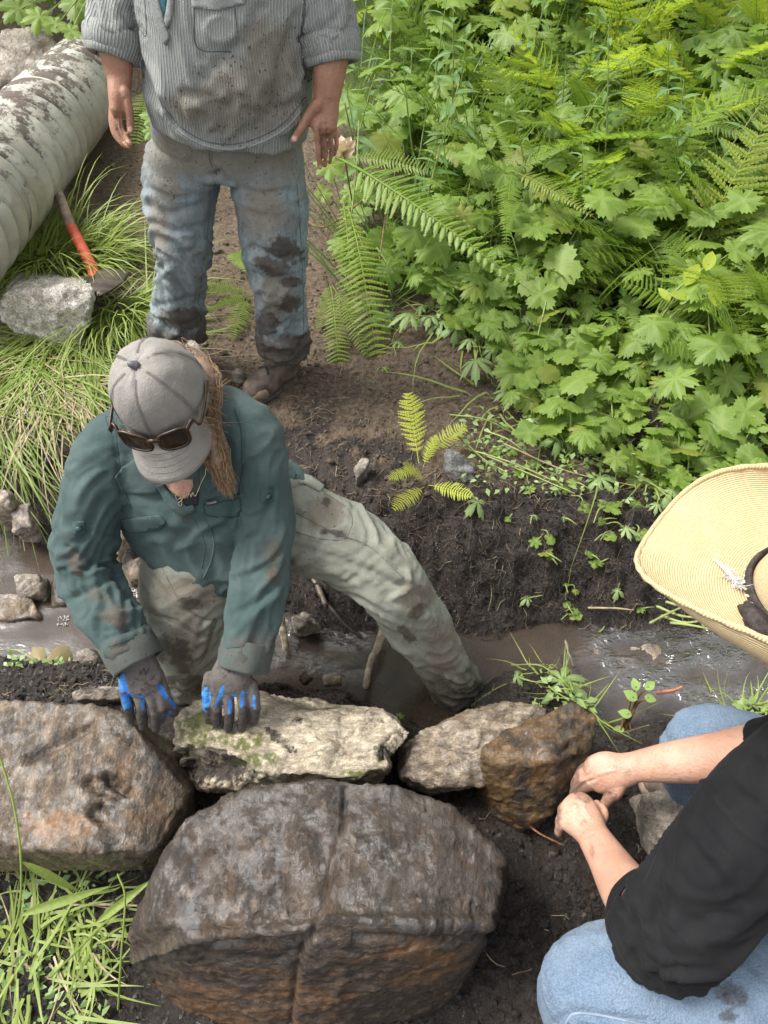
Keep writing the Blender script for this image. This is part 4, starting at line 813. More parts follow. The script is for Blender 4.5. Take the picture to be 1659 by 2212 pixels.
patch('waistband', trous_b, [(612, 1040), (640, 1022), (672, 1032), (700, 1052), (690, 1064), (655, 1046), (625, 1056)], M_GREY_TR, trous, .004, .002)
# shirt
tor = [J(395, 968, 1.50), J(405, 1030, 1.555), J(425, 1090, 1.595), J(455, 1150, 1.64), J(480, 1195, 1.67)]
arL = [J(238, 972, 1.495), J(205, 1060, 1.51), J(186, 1150, 1.535), J(186, 1225, 1.555), J(222, 1310, 1.535), J(262, 1365, 1.51), J(288, 1412, 1.505)]
arR = [J(540, 940, 1.505), J(566, 1040, 1.515), J(573, 1150, 1.54), J(562, 1250, 1.535), J(545, 1340, 1.52), J(527, 1425, 1.515)]
ssp = [tube(tor, [(.13, .075), (.165, .10), (.165, .105), (.155, .105), (.155, .11)], (1, .0, 0), 24, n=26, power=2.3),
       tube([J(238, 968, 1.50), J(320, 925, 1.50), J(400, 905, 1.50), J(480, 905, 1.50), J(540, 938, 1.505)], [.066, .068, .066, .068, .066], (0, 0, 1), 18),
       tube([J(440, 1090, 1.66), J(470, 1150, 1.69)], [(.15, .10), (.155, .11)], (1, 0, 0), 18), tube([J(560, 1060, 1.69), J(610, 1045, 1.70), J(632, 1050, 1.69)], [(.06, .06), (.05, .05), (.03, .04)], (0, 0, 1), 14),
       tube(arL, [.070, .064, .060, .060, .056, .054, .050], (1, 0, 0), 20, n=34, round_caps=False), tube(arR, [.068, .056, .056, .054, .052, .050], (1, 0, 0), 20, n=30, round_caps=False)]
ssb = [bone(tor, .13, [(0, .002), (.5, .005), (1, .006)], 12, 1.6, 1.2, (1, 0, 0), seed=11), bone([J(238, 968, 1.5), J(400, 905, 1.5), J(540, 938, 1.505)], .07, [(0, .002), (1, .002)], 10, 1, 1, seed=12),
       bone(arL, .060, [(0, .003), (.3, .005), (.5, .010), (.65, .007), (.9, .006), (1, .003)], 15, 1.15, 1.6, (1, 0, 0), seed=13), bone(arR, .055, [(0, .003), (.3, .004), (.55, .007), (.8, .006), (1, .003)], 13, 1.15, 1.8, (1, 0, 0), seed=14)]
ssc = [([(245, 920), (250, 970), (262, 1040), (285, 1100)], 4, -.005), ([(505, 890), (520, 930), (522, 1010), (512, 1070)], 4, -.006), ([(150, 1180), (200, 1215), (260, 1232)], 6, -.010), ([(140, 1215), (190, 1245), (250, 1222)], 6, .009), ([(160, 1290), (210, 1270), (262, 1240)], 7, -.009),
       ([(170, 1100), (215, 1160), (265, 1170)], 8, .007), ([(590, 1060), (560, 1150), (510, 1180)], 8, -.008), ([(612, 1140), (580, 1210), (512, 1240)], 8, .008), ([(608, 1230), (560, 1300), (505, 1330)], 8, -.006), ([(230, 1380), (262, 1370), (300, 1340)], 5, -.008), ([(215, 1330), (260, 1330), (310, 1318)], 6, .009),
       ([(230, 1362), (285, 1362), (325, 1340)], 5, -.007), ([(270, 1080), (330, 1110), (400, 1140)], 10, .006), ([(460, 1150), (500, 1120), (512, 1060)], 10, -.008), ([(390, 1180), (440, 1140), (480, 1120)], 9, .008), ([(310, 1000), (360, 1080), (420, 1130)], 8, -.005), ([(250, 890), (300, 900), (330, 920)], 6, .004), ([(530, 1000), (575, 960), (590, 940)], 7, .005),
       ([(478, 1405), (530, 1400), (598, 1425)], 4, -.004), ([(250, 1400), (300, 1380), (332, 1372)], 4, -.004)]
wshirt, wsh_b = garment('shirt', ssp, ssb, M_GREEN, wom, .0055, 5, ssc, paint={
    'dirt': lambda V, N: np.clip(.02+.8*blob_px(V, [(160, 1210, 28, 26), (250, 1330, 40, 24), (275, 1400, 60, 34), (585, 1190, 26, 36), (590, 1240, 22, 30), (540, 1400, 50, 40), (210, 1290, 30, 20), (400, 1110, 20, 14)], 6, .7, .5)+.2*fbm(V*9, 3), 0, 1),
    'damp': lambda V, N: .8*blob_px(V, [(292, 1415, 40, 22, -20), (255, 1345, 26, 12, 20), (590, 1400, 14, 40), (165, 1235, 16, 12)], 8, .9, .3)})
yoke = lambda *p: patch('collar', wsh_b, list(p), M_GREEN, wshirt, .004, .002, bulge=.0012)
yoke((248, 1030), (262, 1010), (300, 985), (340, 1000), (352, 1040), (336, 1066), (300, 1066), (262, 1062)); yoke((430, 990), (450, 960), (492, 985), (488, 1030), (455, 1062), (432, 1040))
patch('placket', wsh_b, [(338, 1046), (352, 1042), (378, 1075), (405, 1092), (418, 1088), (424, 1100), (398, 1112), (362, 1090)], M_GREEN, wshirt, .006, .002)
cord('placket_edge', wsh_b, [(352, 1048), (385, 1082), (420, 1098), (445, 1125), (462, 1170), (456, 1212), (440, 1248)], .0026, M_GREEN, wshirt, -.0006); cord('placket_edge', wsh_b, [(410, 1106), (428, 1140), (442, 1180), (436, 1226)], .0014, M_GREEN, wshirt, -.0002)
patch('pocket_flap', wsh_b, [(440, 1092), (518, 1076), (522, 1100), (508, 1114), (470, 1116), (446, 1108)], M_GREEN, wshirt, .003, .0005)
patch('pocket_flap', wsh_b, [(262, 1122), (346, 1112), (360, 1128), (342, 1142), (300, 1150), (272, 1146)], M_GREEN, wshirt, .003, .0005)
tagp = patch('woven_label', wsh_b, [(444, 1084), (468, 1078), (469, 1085), (445, 1092)], M_TAG, wshirt, .007, .001, 3)
patch('undershirt', wsh_b, [(352, 1056), (372, 1070), (400, 1078), (430, 1062), (428, 1090), (415, 1094), (395, 1090), (372, 1074)], M_BLACK, wom, .002, .001)
for (u, v) in ((170, 1140), (576, 1071)):
    tb_ = patch('sleeve_tab', wsh_b, [(u-13, v-13), (u+13, v-15), (u+13, v+13), (u-11, v+15)], M_GREEN, wshirt, .003, .0005, 5)
    p, n = hit(wsh_b, u, v+1); n = Vector(n); q = n.to_track_quat('Z', 'Y')
    V, F = tube([Vector(p)+n*.003, Vector(p)+n*.008], [.0062, .0062], seg=16, round_caps=False); b_ = obj('button', mesh_np('button', V, F), M_BUT, tb_)
    for sx in (-1, 1):
        e = Vector(p)+n*.0084+q@Vector((sx*.0018, 0, 0)); V, F = tube([e, e+n*.0006], [.0011, .0011], seg=8, round_caps=False); obj('buttonhole', mesh_np('buttonhole', V, F), M_BLACK, b_) if False else b_
for ln in ([(240, 880), (252, 950), (264, 1040), (284, 1095)], [(232, 900), (228, 905), (240, 935)], [(506, 880), (520, 930), (522, 1010), (514, 1064)], [(440, 1096), (448, 1114), (508, 1118), (520, 1102)], [(264, 1126), (276, 1150), (342, 1146), (358, 1130)], [(270, 912), (300, 902), (330, 906)], [(478, 1403), (530, 1399), (596, 1424)], [(234, 1398), (290, 1378), (328, 1368)], [(446, 1080), (480, 1072), (515, 1068)]):
    cord('stitching', wsh_b, ln, .0013, plain('teal_stitching', (.015, .04, .045), .9, .2) if 'teal_stitching' not in bpy.data.materials else bpy.data.materials['teal_stitching'], wshirt, -.0002)
def sheet(name, pts, mat, parent, th=.004, sub=6):
    P = np.array([J(*p) for p in pts]); c = P.mean(0); n = np.cross(P[1]-P[0], P[2]-P[1]); n /= np.linalg.norm(n)
    if np.dot(n, _C-c) < 0: n = -n
    ring = []; m = 40; L = np.concatenate([P, P[:1]]); t_ = np.linspace(0, len(P), m, endpoint=False); k = t_.astype(int); f = (t_-k)[:, None]; ring = L[k]*(1-f)+L[k+1]*f
    V = [c[None]]; 
    for r in range(1, sub+1): q = c+(ring-c)*r/sub; V.append(q+n*(.006*perlin(q*18)+.003*perlin(q*45))[:, None])
    V = np.concatenate(V); tri = np.stack([np.zeros(m, int), 1+np.arange(m), 1+(np.arange(m)+1) % m], 1); i = 1+(np.arange(sub-1)[:, None]*m+np.arange(m)[None]).ravel(); j = 1+(np.arange(sub-1)[:, None]*m+(np.arange(m)[None]+1) % m).ravel()
    q4 = np.stack([i, i+m, j+m, j], 1); nV = len(V); e = 1+(sub-1)*m+np.arange(m); e2 = 1+(sub-1)*m+(np.arange(m)+1) % m
    W = np.concatenate([V, V-n*th]); me = mesh_np(name, W, [np.concatenate([tri, tri[:, ::-1]+nV]), np.concatenate([q4, q4[:, ::-1]+nV, np.stack([e, e+nV, e2+nV, e2], 1)])])
    attr(me, 'dirt', np.clip(.2+.5*fbm(W*9, 3), 0, 1)); attr(me, 'damp', np.zeros(len(W))); attr(me, 'around', W[:, 0]); return obj(name, me, mat, parent)
sheet('shirt_tail', [(318, 1150, 1.555), (345, 1190, 1.555), (395, 1225, 1.56), (438, 1256, 1.575), (492, 1196, 1.56), (470, 1130, 1.54), (400, 1120, 1.53)], M_GREEN, wshirt)
sheet('shirt_tail', [(462, 1190, 1.57), (486, 1240, 1.585), (502, 1276, 1.59), (536, 1258, 1.60), (545, 1160, 1.58), (500, 1150, 1.55)], M_GREEN, wshirt)
sheet('shirt_tail', [(600, 1030, 1.63), (606, 1006, 1.66), (640, 1020, 1.67), (636, 1046, 1.65), (614, 1060, 1.63)], M_GREEN, wshirt)
for c_, ax, r_, sd_, tl in ((J(284, 1406, 1.507), arL[-1]-arL[-2], .052, 3, (0, 0, .0)), (J(531, 1412, 1.517), arR[-1]-arR[-2], .051, 4, (0, 0, 0))):
    cuff_ring(c_, ax, r_, .062, M_GREEN, wshirt, 'cuff', .0028, .006, sd_, dirt=.6, damp=.28)
def letters(txt, u, v, bvh, size, mat, parent, rot=0, name='lettering', lift=.0125):
    """raised lettering laid on a surface: built from the built-in font, as real thin geometry"""
    cu = bpy.data.curves.new(name, 'FONT'); cu.body = txt; cu.size = size; cu.extrude = .0003; cu.offset = size*.022; cu.align_x = 'CENTER'; cu.align_y = 'CENTER'; cu.resolution_u = 3
    tmp = bpy.data.objects.new('tmp', cu); COL.objects.link(tmp); dg = bpy.context.evaluated_depsgraph_get(); V, F = get_np(tmp.evaluated_get(dg).to_mesh()); bpy.data.objects.remove(tmp); bpy.data.curves.remove(cu)
    p, n = hit(bvh, u, v); p2, _ = hit(bvh, u+10*math.cos(rot), v+10*math.sin(rot)); x = (p2-p); x = x-n*np.dot(x, n); x /= np.linalg.norm(x); y = np.cross(n, x)
    W = p+n*lift+V[:, 0:1]*x+V[:, 1:2]*y+V[:, 2:3]*n; return obj(name, mesh_np(name, W, F, False), mat, parent)
letters('Columbia', 459.5, 1083.5, wsh_b, .0042, M_TAGW, tagp, -.24, lift=.0086)
for k in range(4):
    a_ = k*math.pi/2; p, n = hit(wsh_b, 448.5+1.6*math.cos(a_), 1087+1.6*math.sin(a_)); V, F = tube([p+n*.0082, p+n*.0088], [.0008, .0008], seg=4, round_caps=False); obj('emblem', mesh_np('emblem', V, F), M_TAGW, tagp)
# head, hair, cap
Zh = np.array([-.12, -.40, .90]); Zh /= np.linalg.norm(Zh); Yh = np.array([-.02, -1., 0]); Yh -= Zh*np.dot(Yh, Zh); Yh /= np.linalg.norm(Yh); Xh = np.cross(Yh, Zh)
hc = J(362, 868, 1.385); HS = .80; CS = .93
hp, Lw = head_pieces(hc, Xh, Yh, Zh, HS, J(392, 985, 1.50))
finL = [[(268, 1462), (268, 1488), (274, 1520), (284, 1552)], [(290, 1474), (297, 1500), (306, 1532), (309, 1570)], [(316, 1480), (326, 1508), (336, 1538), (337, 1574)], [(334, 1474), (346, 1500), (352, 1528), (348, 1556)], [(340, 1452), (352, 1484), (362, 1512), (377, 1540)]]
finR = [[(452, 1462), (447, 1490), (449, 1524), (452, 1556)], [(470, 1476), (467, 1504), (468, 1536), (468, 1562)], [(490, 1478), (494, 1508), (496, 1540), (493, 1574)], [(520, 1478), (524, 1508), (526, 1542), (521, 1573)], [(542, 1474), (550, 1502), (552, 1532), (547, 1560)]]
dep = [1.512, 1.518, 1.532, 1.558]
wb = hp+[tube(tor, [(.10, .06), (.12, .08), (.12, .08), (.12, .08), (.13, .09)], (1, 0, 0)), tube(th1, [.09, .09, .07, .055], (1, 0, 0)), tube(sh1, [.052, .05, .04], (1, 0, 0)), tube(th2, [.085, .08, .068, .055, .048, .045, .045], (0, 0, 1)),
      tube([J(395, 950, 1.5), J(300, 950, 1.5), *arL], [.06, .055, .052, .048, .044, .042, .040, .036, .031], (1, 0, 0)), tube([J(395, 950, 1.5), J(480, 930, 1.5), *arR], [.06, .055, .05, .044, .042, .040, .035, .031], (1, 0, 0))]
for fins in (finL, finR):
    for f in fins: wb.append(finger([J(u, v, d) for (u, v), d in zip(f, dep)], (.0075, .007, .0065, .0055)))
wb += [tube([arL[-1], J(302, 1450, 1.515), J(308, 1480, 1.52)], [(.028, .02), (.036, .015), (.034, .012)], (1, 0, 0)), tube([arR[-1], J(500, 1455, 1.515), J(503, 1480, 1.52)], [(.028, .02), (.036, .015), (.036, .012)], (1, 0, 0))]
V, F = body_mesh(wb, .004, 4); me = mesh_np('body', V, F); attr(me, 'dirt', np.zeros(len(V))); attr(me, 'nail', np.zeros(len(V))); obj('body', me, M_FAIR, wom); eyes(Lw, wom)
# neckline skin and necklace
p_ = patch('collarbone_skin', wsh_b, [(358, 1044), (378, 1036), (416, 1034), (418, 1050), (410, 1066), (398, 1076), (384, 1070), (368, 1058)], M_FAIR, wom, .002, .0014)
for a_ in ('dirt', 'nail'): attr(p_.data, a_, np.zeros(len(p_.data.vertices)))
nb = cord('necklace', wsh_b, [(447, 1000), (440, 1030), (428, 1052), (425, 1064)], .0006, M_GOLD, wom, .007)
cord('name_pendant', wsh_b, [(392, 1074), (388, 1066), (382, 1068), (386, 1078), (392, 1072), (392, 1090), (388, 1084), (396, 1072), (399, 1066), (402, 1074), (405, 1064), (408, 1074), (411, 1063), (414, 1072), (417, 1061), (420, 1070), (425, 1064)], .0006, M_GOLD, nb, .008, n=90)
# gloves: knitted grey backs, blue coated palms, muddy fingertips
t = NT('work_glove'); o = t.obj(); bl = t.ramp(t.math('ADD', t.attr('coat'), t.math('MULTIPLY', t.math('SUBTRACT', t.math('ADD', t.math('MULTIPLY', t.noise(o, 60, 6, .75), .6), t.math('MULTIPLY', t.noise(o, 190, 4, .7), .4)), .5), 1.5)), .42, .58)
knit = t.mix(t.noise(o, 30, 4), (.070, .060, .054), (.125, .108, .098)); blue = t.mix(t.ramp(t.noise(o, 40, 3), .4, .6), (.020, .13, .42), (.045, .24, .60))
c = t.mix(bl, knit, blue); dm = t.ramp(t.math('ADD', t.attr('dirt'), t.math('MULTIPLY', t.math('SUBTRACT', t.noise(o, 55, 7, .75), .5), 1.4)), .40, .60)
c = t.mix(t.math('MULTIPLY', dm, .95), c, t.mix(t.noise(o, 160, 4), (.016, .012, .010), (.060, .048, .040)))
hh = t.math('ADD', t.math('MULTIPLY', t.noise(o, 420, 3, .6), .8), t.math('MULTIPLY', dm, t.noise(o, 170, 4, .7)))
M_GLOVE = t.done(t.bsdf(c, t.math('SUBTRACT', .85, t.math('MULTIPLY', t.math('ADD', bl, dm), .28)), t.bump(hh, .7, .004)))
M_LOGO = plain('glove_print', (.028, .025, .024), .8, .2)
for (wr, pal, fins, lo, lg) in ((arL[-1], [(300, 1436, 1.508), (305, 1462, 1.507), (310, 1488, 1.515)], finL, (.033, .044, .040), (314, 1452)), (arR[-1], [(508, 1436, 1.512), (500, 1462, 1.507), (502, 1486, 1.515)], finR, (.033, .043, .043), (504, 1446))):
    pc = [tube([wr, *[J(*p) for p in pal]], [(.037, .027), (lo[0]+.004, .024), (lo[1], .022), (lo[2], .018)], (1, 0, 0), 18, n=18, power=2.4)]
    for f in fins: pc.append(finger([J(u, v, d) for (u, v), d in zip(f, dep)], (.0125, .0115, .0112, .0104)))
    mb = MB()
    for p in pc: mb.add(*p)
    V, F = voxel(*mb.data(), .0026); V = relax(V, F, 5, .4); N = vnormals(V, F); V = V+N*(.0022*fbm(V*55, 4)-.0018*smooth01(np.sin(V@np.array([0, 480, -480.])), .5, 1)*(proj(V)[1] < 1446))[:, None]
    me = mesh_np('glove', V, F); u, v, d = proj(V); up = (N@np.array([0, .35, .93])); fz = smooth01(v, 1470, 1500); seed_ = blob_px(V, [(271, 1500, 11, 50, -12), (352, 1495, 8, 22, -30), (373, 1520, 5, 16, -30), (308, 1525, 4, 26), (445, 1510, 12, 34, 8), (474, 1505, 5, 30, 20), (497, 1530, 5, 26), (524, 1520, 5, 30), (549, 1520, 4, 22)], 3, .35)
    attr(me, 'coat', np.clip(1.0*smooth01(-up, .05, .35)+.95*seed_, 0, 1)); attr(me, 'dirt', np.clip(.30+.50*smooth01(v, 1510, 1560)+.35*fbm(V*26, 5), 0, 1))
    g = obj('glove', me, M_GLOVE, wom); gb = BVHTree.FromPolygons([tuple(x) for x in V], [tuple(int(i) for i in q) for f_ in F for q in f_])
    letters('W', lg[0]-4, lg[1], gb, .020, M_LOGO, g, .05, 'glove_print', .0006)
    letters('WELLS', lg[0], lg[1]+10, gb, .006, M_LOGO, g, .05, 'glove_print', .0006) if False else None
# cap
def Hd(x, y, z): return hc+CS*(Xh*x+Yh*y+Zh*z)
mt, mp_ = 60, 22; V = []; A_ = np.linspace(0, 2*np.pi, mt, endpoint=False); ph = np.linspace(-.16, 1, mp_)
for p in ph:
    zz = -.004+.122*np.sign(p)*np.abs(np.sin(p*np.pi/2))**1.1; rr = np.cos(p*np.pi/2)**.62
    seam = .0012*np.exp(-(np.abs(((A_-np.pi/2)/(np.pi/3)+.5) % 1-.5)*6)**2)
    wob = .0035*fbm(np.c_[np.cos(A_)*2.2, np.sin(A_)*2.2, np.full(mt, p*4)], 3)
    x = np.cos(A_)*(.089*rr-seam*(p < .97)+wob); y = -.006+np.sin(A_)*(.106*rr-seam*(p < .97)+wob); z = zz+wob-.022*np.clip(-np.sin(A_), 0, 1)*(1-max(p, 0))+.016*np.clip(1-np.abs(A_-np.pi*1.0)/.0001, 0, 0)
    V.append(np.c_[x, y, z])
V = np.concatenate(V)+np.array([0, 0, .028]); i = (np.arange(mp_-1)[:, None]*mt+np.arange(mt)[None]).ravel(); k = (np.arange(mp_-1)[:, None]*mt+(np.arange(mt)[None]+1) % mt).ravel()
W = hc+CS*(V[:, 0:1]*Xh+V[:, 1:2]*Yh+V[:, 2:3]*Zh)
me = mesh_np('cap', W, np.stack([i, k, k+mt, i+mt], 1)); cap_ = obj('cap', me, M_CAP, wom); md = cap_.modifiers.new('thick', 'SOLIDIFY'); md.thickness = .003; md.offset = -1
def crown(a, p, lift=.001):
    zz = -.004+.122*math.sin(p*math.pi/2)**1.1; rr = math.cos(p*math.pi/2)**.62
    return Hd(math.cos(a)*(.089*rr+lift), -.006+math.sin(a)*(.106*rr+lift), zz+.028+lift-.022*max(0, -math.sin(a))*(1-p))
for q in range(6):
    for da in (-.055, 0, .055):
        a0 = math.pi/2+q*math.pi/3; P = [crown(a0+da*.75*(1 if da else 0)*max(.35, 1-p*.6)/(max(.25, math.cos(p*math.pi/2)**.6)), p, .0010 if da else .0004) for p in np.linspace(.03, .93, 16)]
        V, F = tube(P, [.00045 if da else .0006]*16, seg=5, n=40); obj('stitching', mesh_np('stitching', V, F), M_CAPLINE, cap_)
V, F = tube([crown(0, 1, 0), crown(0, 1, .006)], [(.0085, .0085), (.0065, .0065)], Xh, seg=18); obj('cap_button', mesh_np('cap_button', V, F), M_BUTTON, cap_)
def brim(s, r):                                               # s -1..1 across, r 0..1 outward
    w = .083; a = s*1.22; bx = math.sin(a)*w*1.02; by = -.006+.106*math.cos(a)*.98
    out = .066*r*(1-.55*abs(s)**3.2); x = bx*(1+.06*r); y = by+out*.93+.01*r
    return Hd(x*(1-.05*(1-r)), y-.012*(1-r), .040-.034*r-.030*(abs(s)**2)*(.35+.65*r)-.02*r*r)
ns, nr = 33, 12; V = np.array([brim(s, r) for r in np.linspace(0, 1, nr) for s in np.linspace(-1, 1, ns)]); i = (np.arange(nr-1)[:, None]*ns+np.arange(ns-1)[None]).ravel()
br = obj('brim', mesh_np('brim', V, np.stack([i, i+1, i+ns+1, i+ns], 1)), M_CAP, cap_); md = br.modifiers.new('thick', 'SOLIDIFY'); md.thickness = .005; md.offset = 0
for r in (.42, .55, .68, .80, .92):
    P = [np.array(brim(s, r))+Zh*.0027+Yh*.0006 for s in np.linspace(-.9*(1-.1*(1-r)), .9*(1-.1*(1-r)), 30)]; V, F = tube(P, [.0007]*30, seg=5, n=60); obj('stitching', mesh_np('stitching', V, F), M_CAPLINE, br)
# sunglasses pushed up on the cap
sg = thing('sunglasses', 'tortoiseshell sunglasses with dark brown lenses resting on the grey cap', 'sunglasses', tuple(Hd(0, .115, .05)))
def SG(x, z, y=0.0): 
    q = Hd(x-.004,   .112+y-.30*x*x/.08-.35*(z), .056+z*1.0+.004*x/.07); return q
for sx in (-1, 1):
    cx = sx*.0365; n = 36; a = np.linspace(0, 2*np.pi, n, endpoint=False); ca, sa = np.cos(a), np.sin(a); q = (np.abs(ca)**3.2+np.abs(sa)**3.2)**(-1/3.2)
    X_, Z_ = cx+ca*q*.0285+sx*.002*sa, sa*q*.0215*(1+.10*sx*ca)
    ring = np.array([SG(x, z) for x, z in zip(X_, Z_)]); ring = np.concatenate([ring, ring[:1]])
    V, F = tube(ring, [(.0026, .0032)]*(n+1), Yh, seg=8, n=2*n+1, cap=False); obj('frame', mesh_np('frame', V, F), M_TORT, sg)
    c0 = SG(cx, 0, .003); V = np.concatenate([[c0], ring[:-1]]); Vb = V-Yh*.002; F = np.stack([np.zeros(n, int), 1+np.arange(n), 1+(np.arange(n)+1) % n], 1)
    obj('lens', mesh_np('lens', np.concatenate([V, Vb]), [np.concatenate([F, F[:, ::-1]+n+1])]), M_LENS, sg)
    V, F = tube([SG(sx*.065, .012), SG(sx*.076, .013, -.012), Hd(sx*.090, .075, .052), Hd(sx*.094, .03, .042), Hd(sx*.094, -.02, .034)], [(.005, .003), (.006, .003), (.0045, .0025), (.004, .0025), (.005, .0025)], Zh, seg=10, n=30); obj('temple', mesh_np('temple', V, F), M_TORT, sg)
V, F = tube([SG(-.011, .008), SG(0, .012, .003), SG(.011, .008)], [.0035]*3, Zh, seg=8); obj('bridge', mesh_np('bridge', V, F), M_TORT, sg)
# hair: braid down the image-right side, strands escaping
def hair(name, mat, paths, r0=.0016, r1=.0004, parent=None): return obj(name, strand_mesh(paths, r0, r1).mesh(name), mat, parent or wom)
hr = np.random.RandomState(11); paths = {0: [], 1: []}
root = [Hd(-.01, -.098, .06), Hd(.05, -.085, .045), Hd(.082, -.05, .028)]
core = [J(385, 752, 1.47), J(425, 775, 1.455), J(446, 815, 1.43), J(452, 868, 1.415), J(452, 925, 1.40), J(468, 990, 1.40), J(494, 1064, 1.42)]
V, F = tube(core, [.009, .015, .016, .012, .012, .014, .002], Xh, 12, n=40); V = V+vnormals(V, F)*(.0035*np.sin(V@np.array([0, 60, -260.]))+.002*fbm(V*60, 3))[:, None]
ponytail = obj('ponytail', mesh_np('ponytail', V, F), M_BLON, wom)
Cc_ = catmull(core, 30)
for k in range(520):
    a = hr.uniform(0, 2*np.pi); rad = np.interp(np.arange(30), [0, 6, 12, 18, 23, 29], [.010, .020, .021, .017, .023, .006])*hr.uniform(.75, 1.18); tw = hr.uniform(-1.2, 1.2); s0 = hr.randint(0, 14) if k % 3 else hr.randint(14, 20)
    st = [Cc_[j]+Xh*rad[j]*math.cos(a+tw*j/30)+Yh*rad[j]*math.sin(a+tw*j/30)*.8+.003*hr.normal(size=3) for j in range(s0, 30, 3)]
    if len(st) > 2: st[-1] = st[-1]+hr.normal(size=3)*.006; paths[k % 2].append(st)
for k in range(34):                                            # loose wisps round the cap edge and temples
    a = hr.uniform(-1.0, .9); b0 = Hd(math.cos(a)*.092, -.006+math.sin(a)*.104, .03+hr.uniform(-.02, .01)); d_ = Xh*hr.uniform(.2, 1)+Zh*hr.uniform(-1, .3)+Yh*hr.uniform(-.5, .4)
    paths[k % 2].append([b0, b0+d_*.009+hr.normal(size=3)*.003-Zh*.006, b0+d_*.015+hr.normal(size=3)*.006-Zh*.022])
for k in range(26):
    b0 = Hd(-.085, .02+hr.uniform(-.05, .06), .02); paths[k % 2].append([b0, b0-Xh*.012-Zh*.02+hr.normal(size=3)*.004, b0-Xh*.018-Zh*.055+hr.normal(size=3)*.014])
for k in range(16):
    b0 = J(hr.uniform(372, 440), hr.uniform(738, 790), 1.44); paths[k % 2].append([b0, b0+hr.normal(size=3)*.006+[.004, 0, .004], b0+hr.normal(size=3)*.012+[.010, 0, .002]])
hair('hair_strands', M_BLON, paths[0], .0008, .0003, ponytail); hair('hair_strands', M_BLON2, paths[1], .0007, .0003, ponytail)
V, F = tube([Hd(-.02, -.088, .03), Hd(.05, -.07, .01), Hd(.079, -.01, -.03)], [(.026, .03), (.034, .04), (.014, .03)], Zh, 14); obj('hair', mesh_np('hair', V+vnormals(V, F)*(.004*fbm(V*50, 3))[:, None], F), M_BLON, wom)
V, F = tube([J(414, 746, 1.475), J(424, 756, 1.465)], [.011, .011], Xh, 12); obj('hair_tie', mesh_np('hair_tie', V, F), M_CAP, wom)
# ================================================================ the crouching person at the right
M_TEE = fabric('black_jersey', [(.006, .006, .007), (.010, .010, .011)], None, weave=1600, bumpw=.12, rough=.85, mottled=.5, sheen=.02)
M_BLUE = fabric('blue_denim', [(.085, .128, .190), (.155, .208, .275)], ((.12, .10, .085), (.17, .15, .13)), streak=(300, 300, 90), bumpw=.45, mottled=.8)
rp = thing('person', 'crouching person in straw hat, black shirt and blue jeans, bare muddy hands', 'person', tuple(J(1500, 2200, 1.75)))
hipc = J(1900, 1980, 1.38)
legN = [J(1860, 2140, 1.27), J(1660, 2150, 1.235), J(1450, 2138, 1.22), J(1290, 2128, 1.22), J(1262, 2190, 1.33), J(1300, 2300, 1.55), J(1340, 2330, 1.62)]
legF = [J(1900, 1800, 1.46), J(1760, 1700, 1.46), J(1620, 1630, 1.49), J(1512, 1604, 1.515), J(1500, 1690, 1.62), J(1530, 1740, 1.75), J(1540, 1760, 1.80)]
rpb = [bone(legN, .095, [(0, .004), (.3, .003), (.5, .0015), (.7, .004), (1, .004)], 14, 1.2, 1, (0, 0, 1), seed=2), bone(legF, .08, [(0, .004), (.4, .002), (.6, .002), (1, .004)], 14, 1.2, 1, (0, 0, 1), seed=5)]
rj, rj_b = garment('jeans', [tube(legN, [.125, .112, .102, .088, .074, .066, .064], (0, 0, 1), 22, n=40), tube(legF, [.115, .10, .085, .074, .066, .06, .06], (0, 0, 1), 20, n=40), tube([J(1850, 1800, 1.44), hipc, J(1850, 2140, 1.30)], [.13, .17, .13], (0, 0, 1), 20)], rpb, M_BLUE, rp, .007, 6,
    [([(1200, 2212), (1235, 2185), (1290, 2190), (1400, 2212)], 6, -.008), ([(1400, 2040), (1440, 2090), (1520, 2110), (1600, 2060)], 12, -.006)],
    paint={'dirt': lambda V, N: np.clip(.02+.3*blob_px(V, [(1560, 2040, 120, 40)], 1, .3)+.15*fbm(V*6, 3), 0, 1), 'damp': lambda V, N: .62*blob_px(V, [(1580, 2150, 48, 30, 15), (1572, 2195, 26, 16), (1440, 2080, 60, 20, 15), (1350, 2055, 20, 9)], 2, .25)})
cord('seam', rj_b, [(1222, 2212), (1240, 2190), (1290, 2192), (1350, 2204), (1400, 2216)], .0022, plain('denim_seam', (.17, .215, .27), .85, .2), rj, .0)
armN = [J(1690, 1690, 1.09), J(1606, 1800, 1.085), J(1520, 1930, 1.105), J(1448, 2010, 1.135), J(1400, 1985, 1.185), J(1385, 1972, 1.20)]
tors3 = [J(1805, 1600, 1.17), J(1825, 1690, 1.21), J(1850, 1820, 1.30), J(1880, 1950, 1.36)]
armFs = [J(1770, 1600, 1.25), J(1710, 1618, 1.29), J(1652, 1632, 1.33)]
teb = [bone(armN, .08, [(0, .003), (.3, .004), (.55, .006), (.8, .008), (1, .005)], 14, 1.1, 2.0, (0, 0, 1), seed=3), bone(tors3, .15, [(0, .003), (1, .006)], 10, 1.4, 1.4, seed=4)]
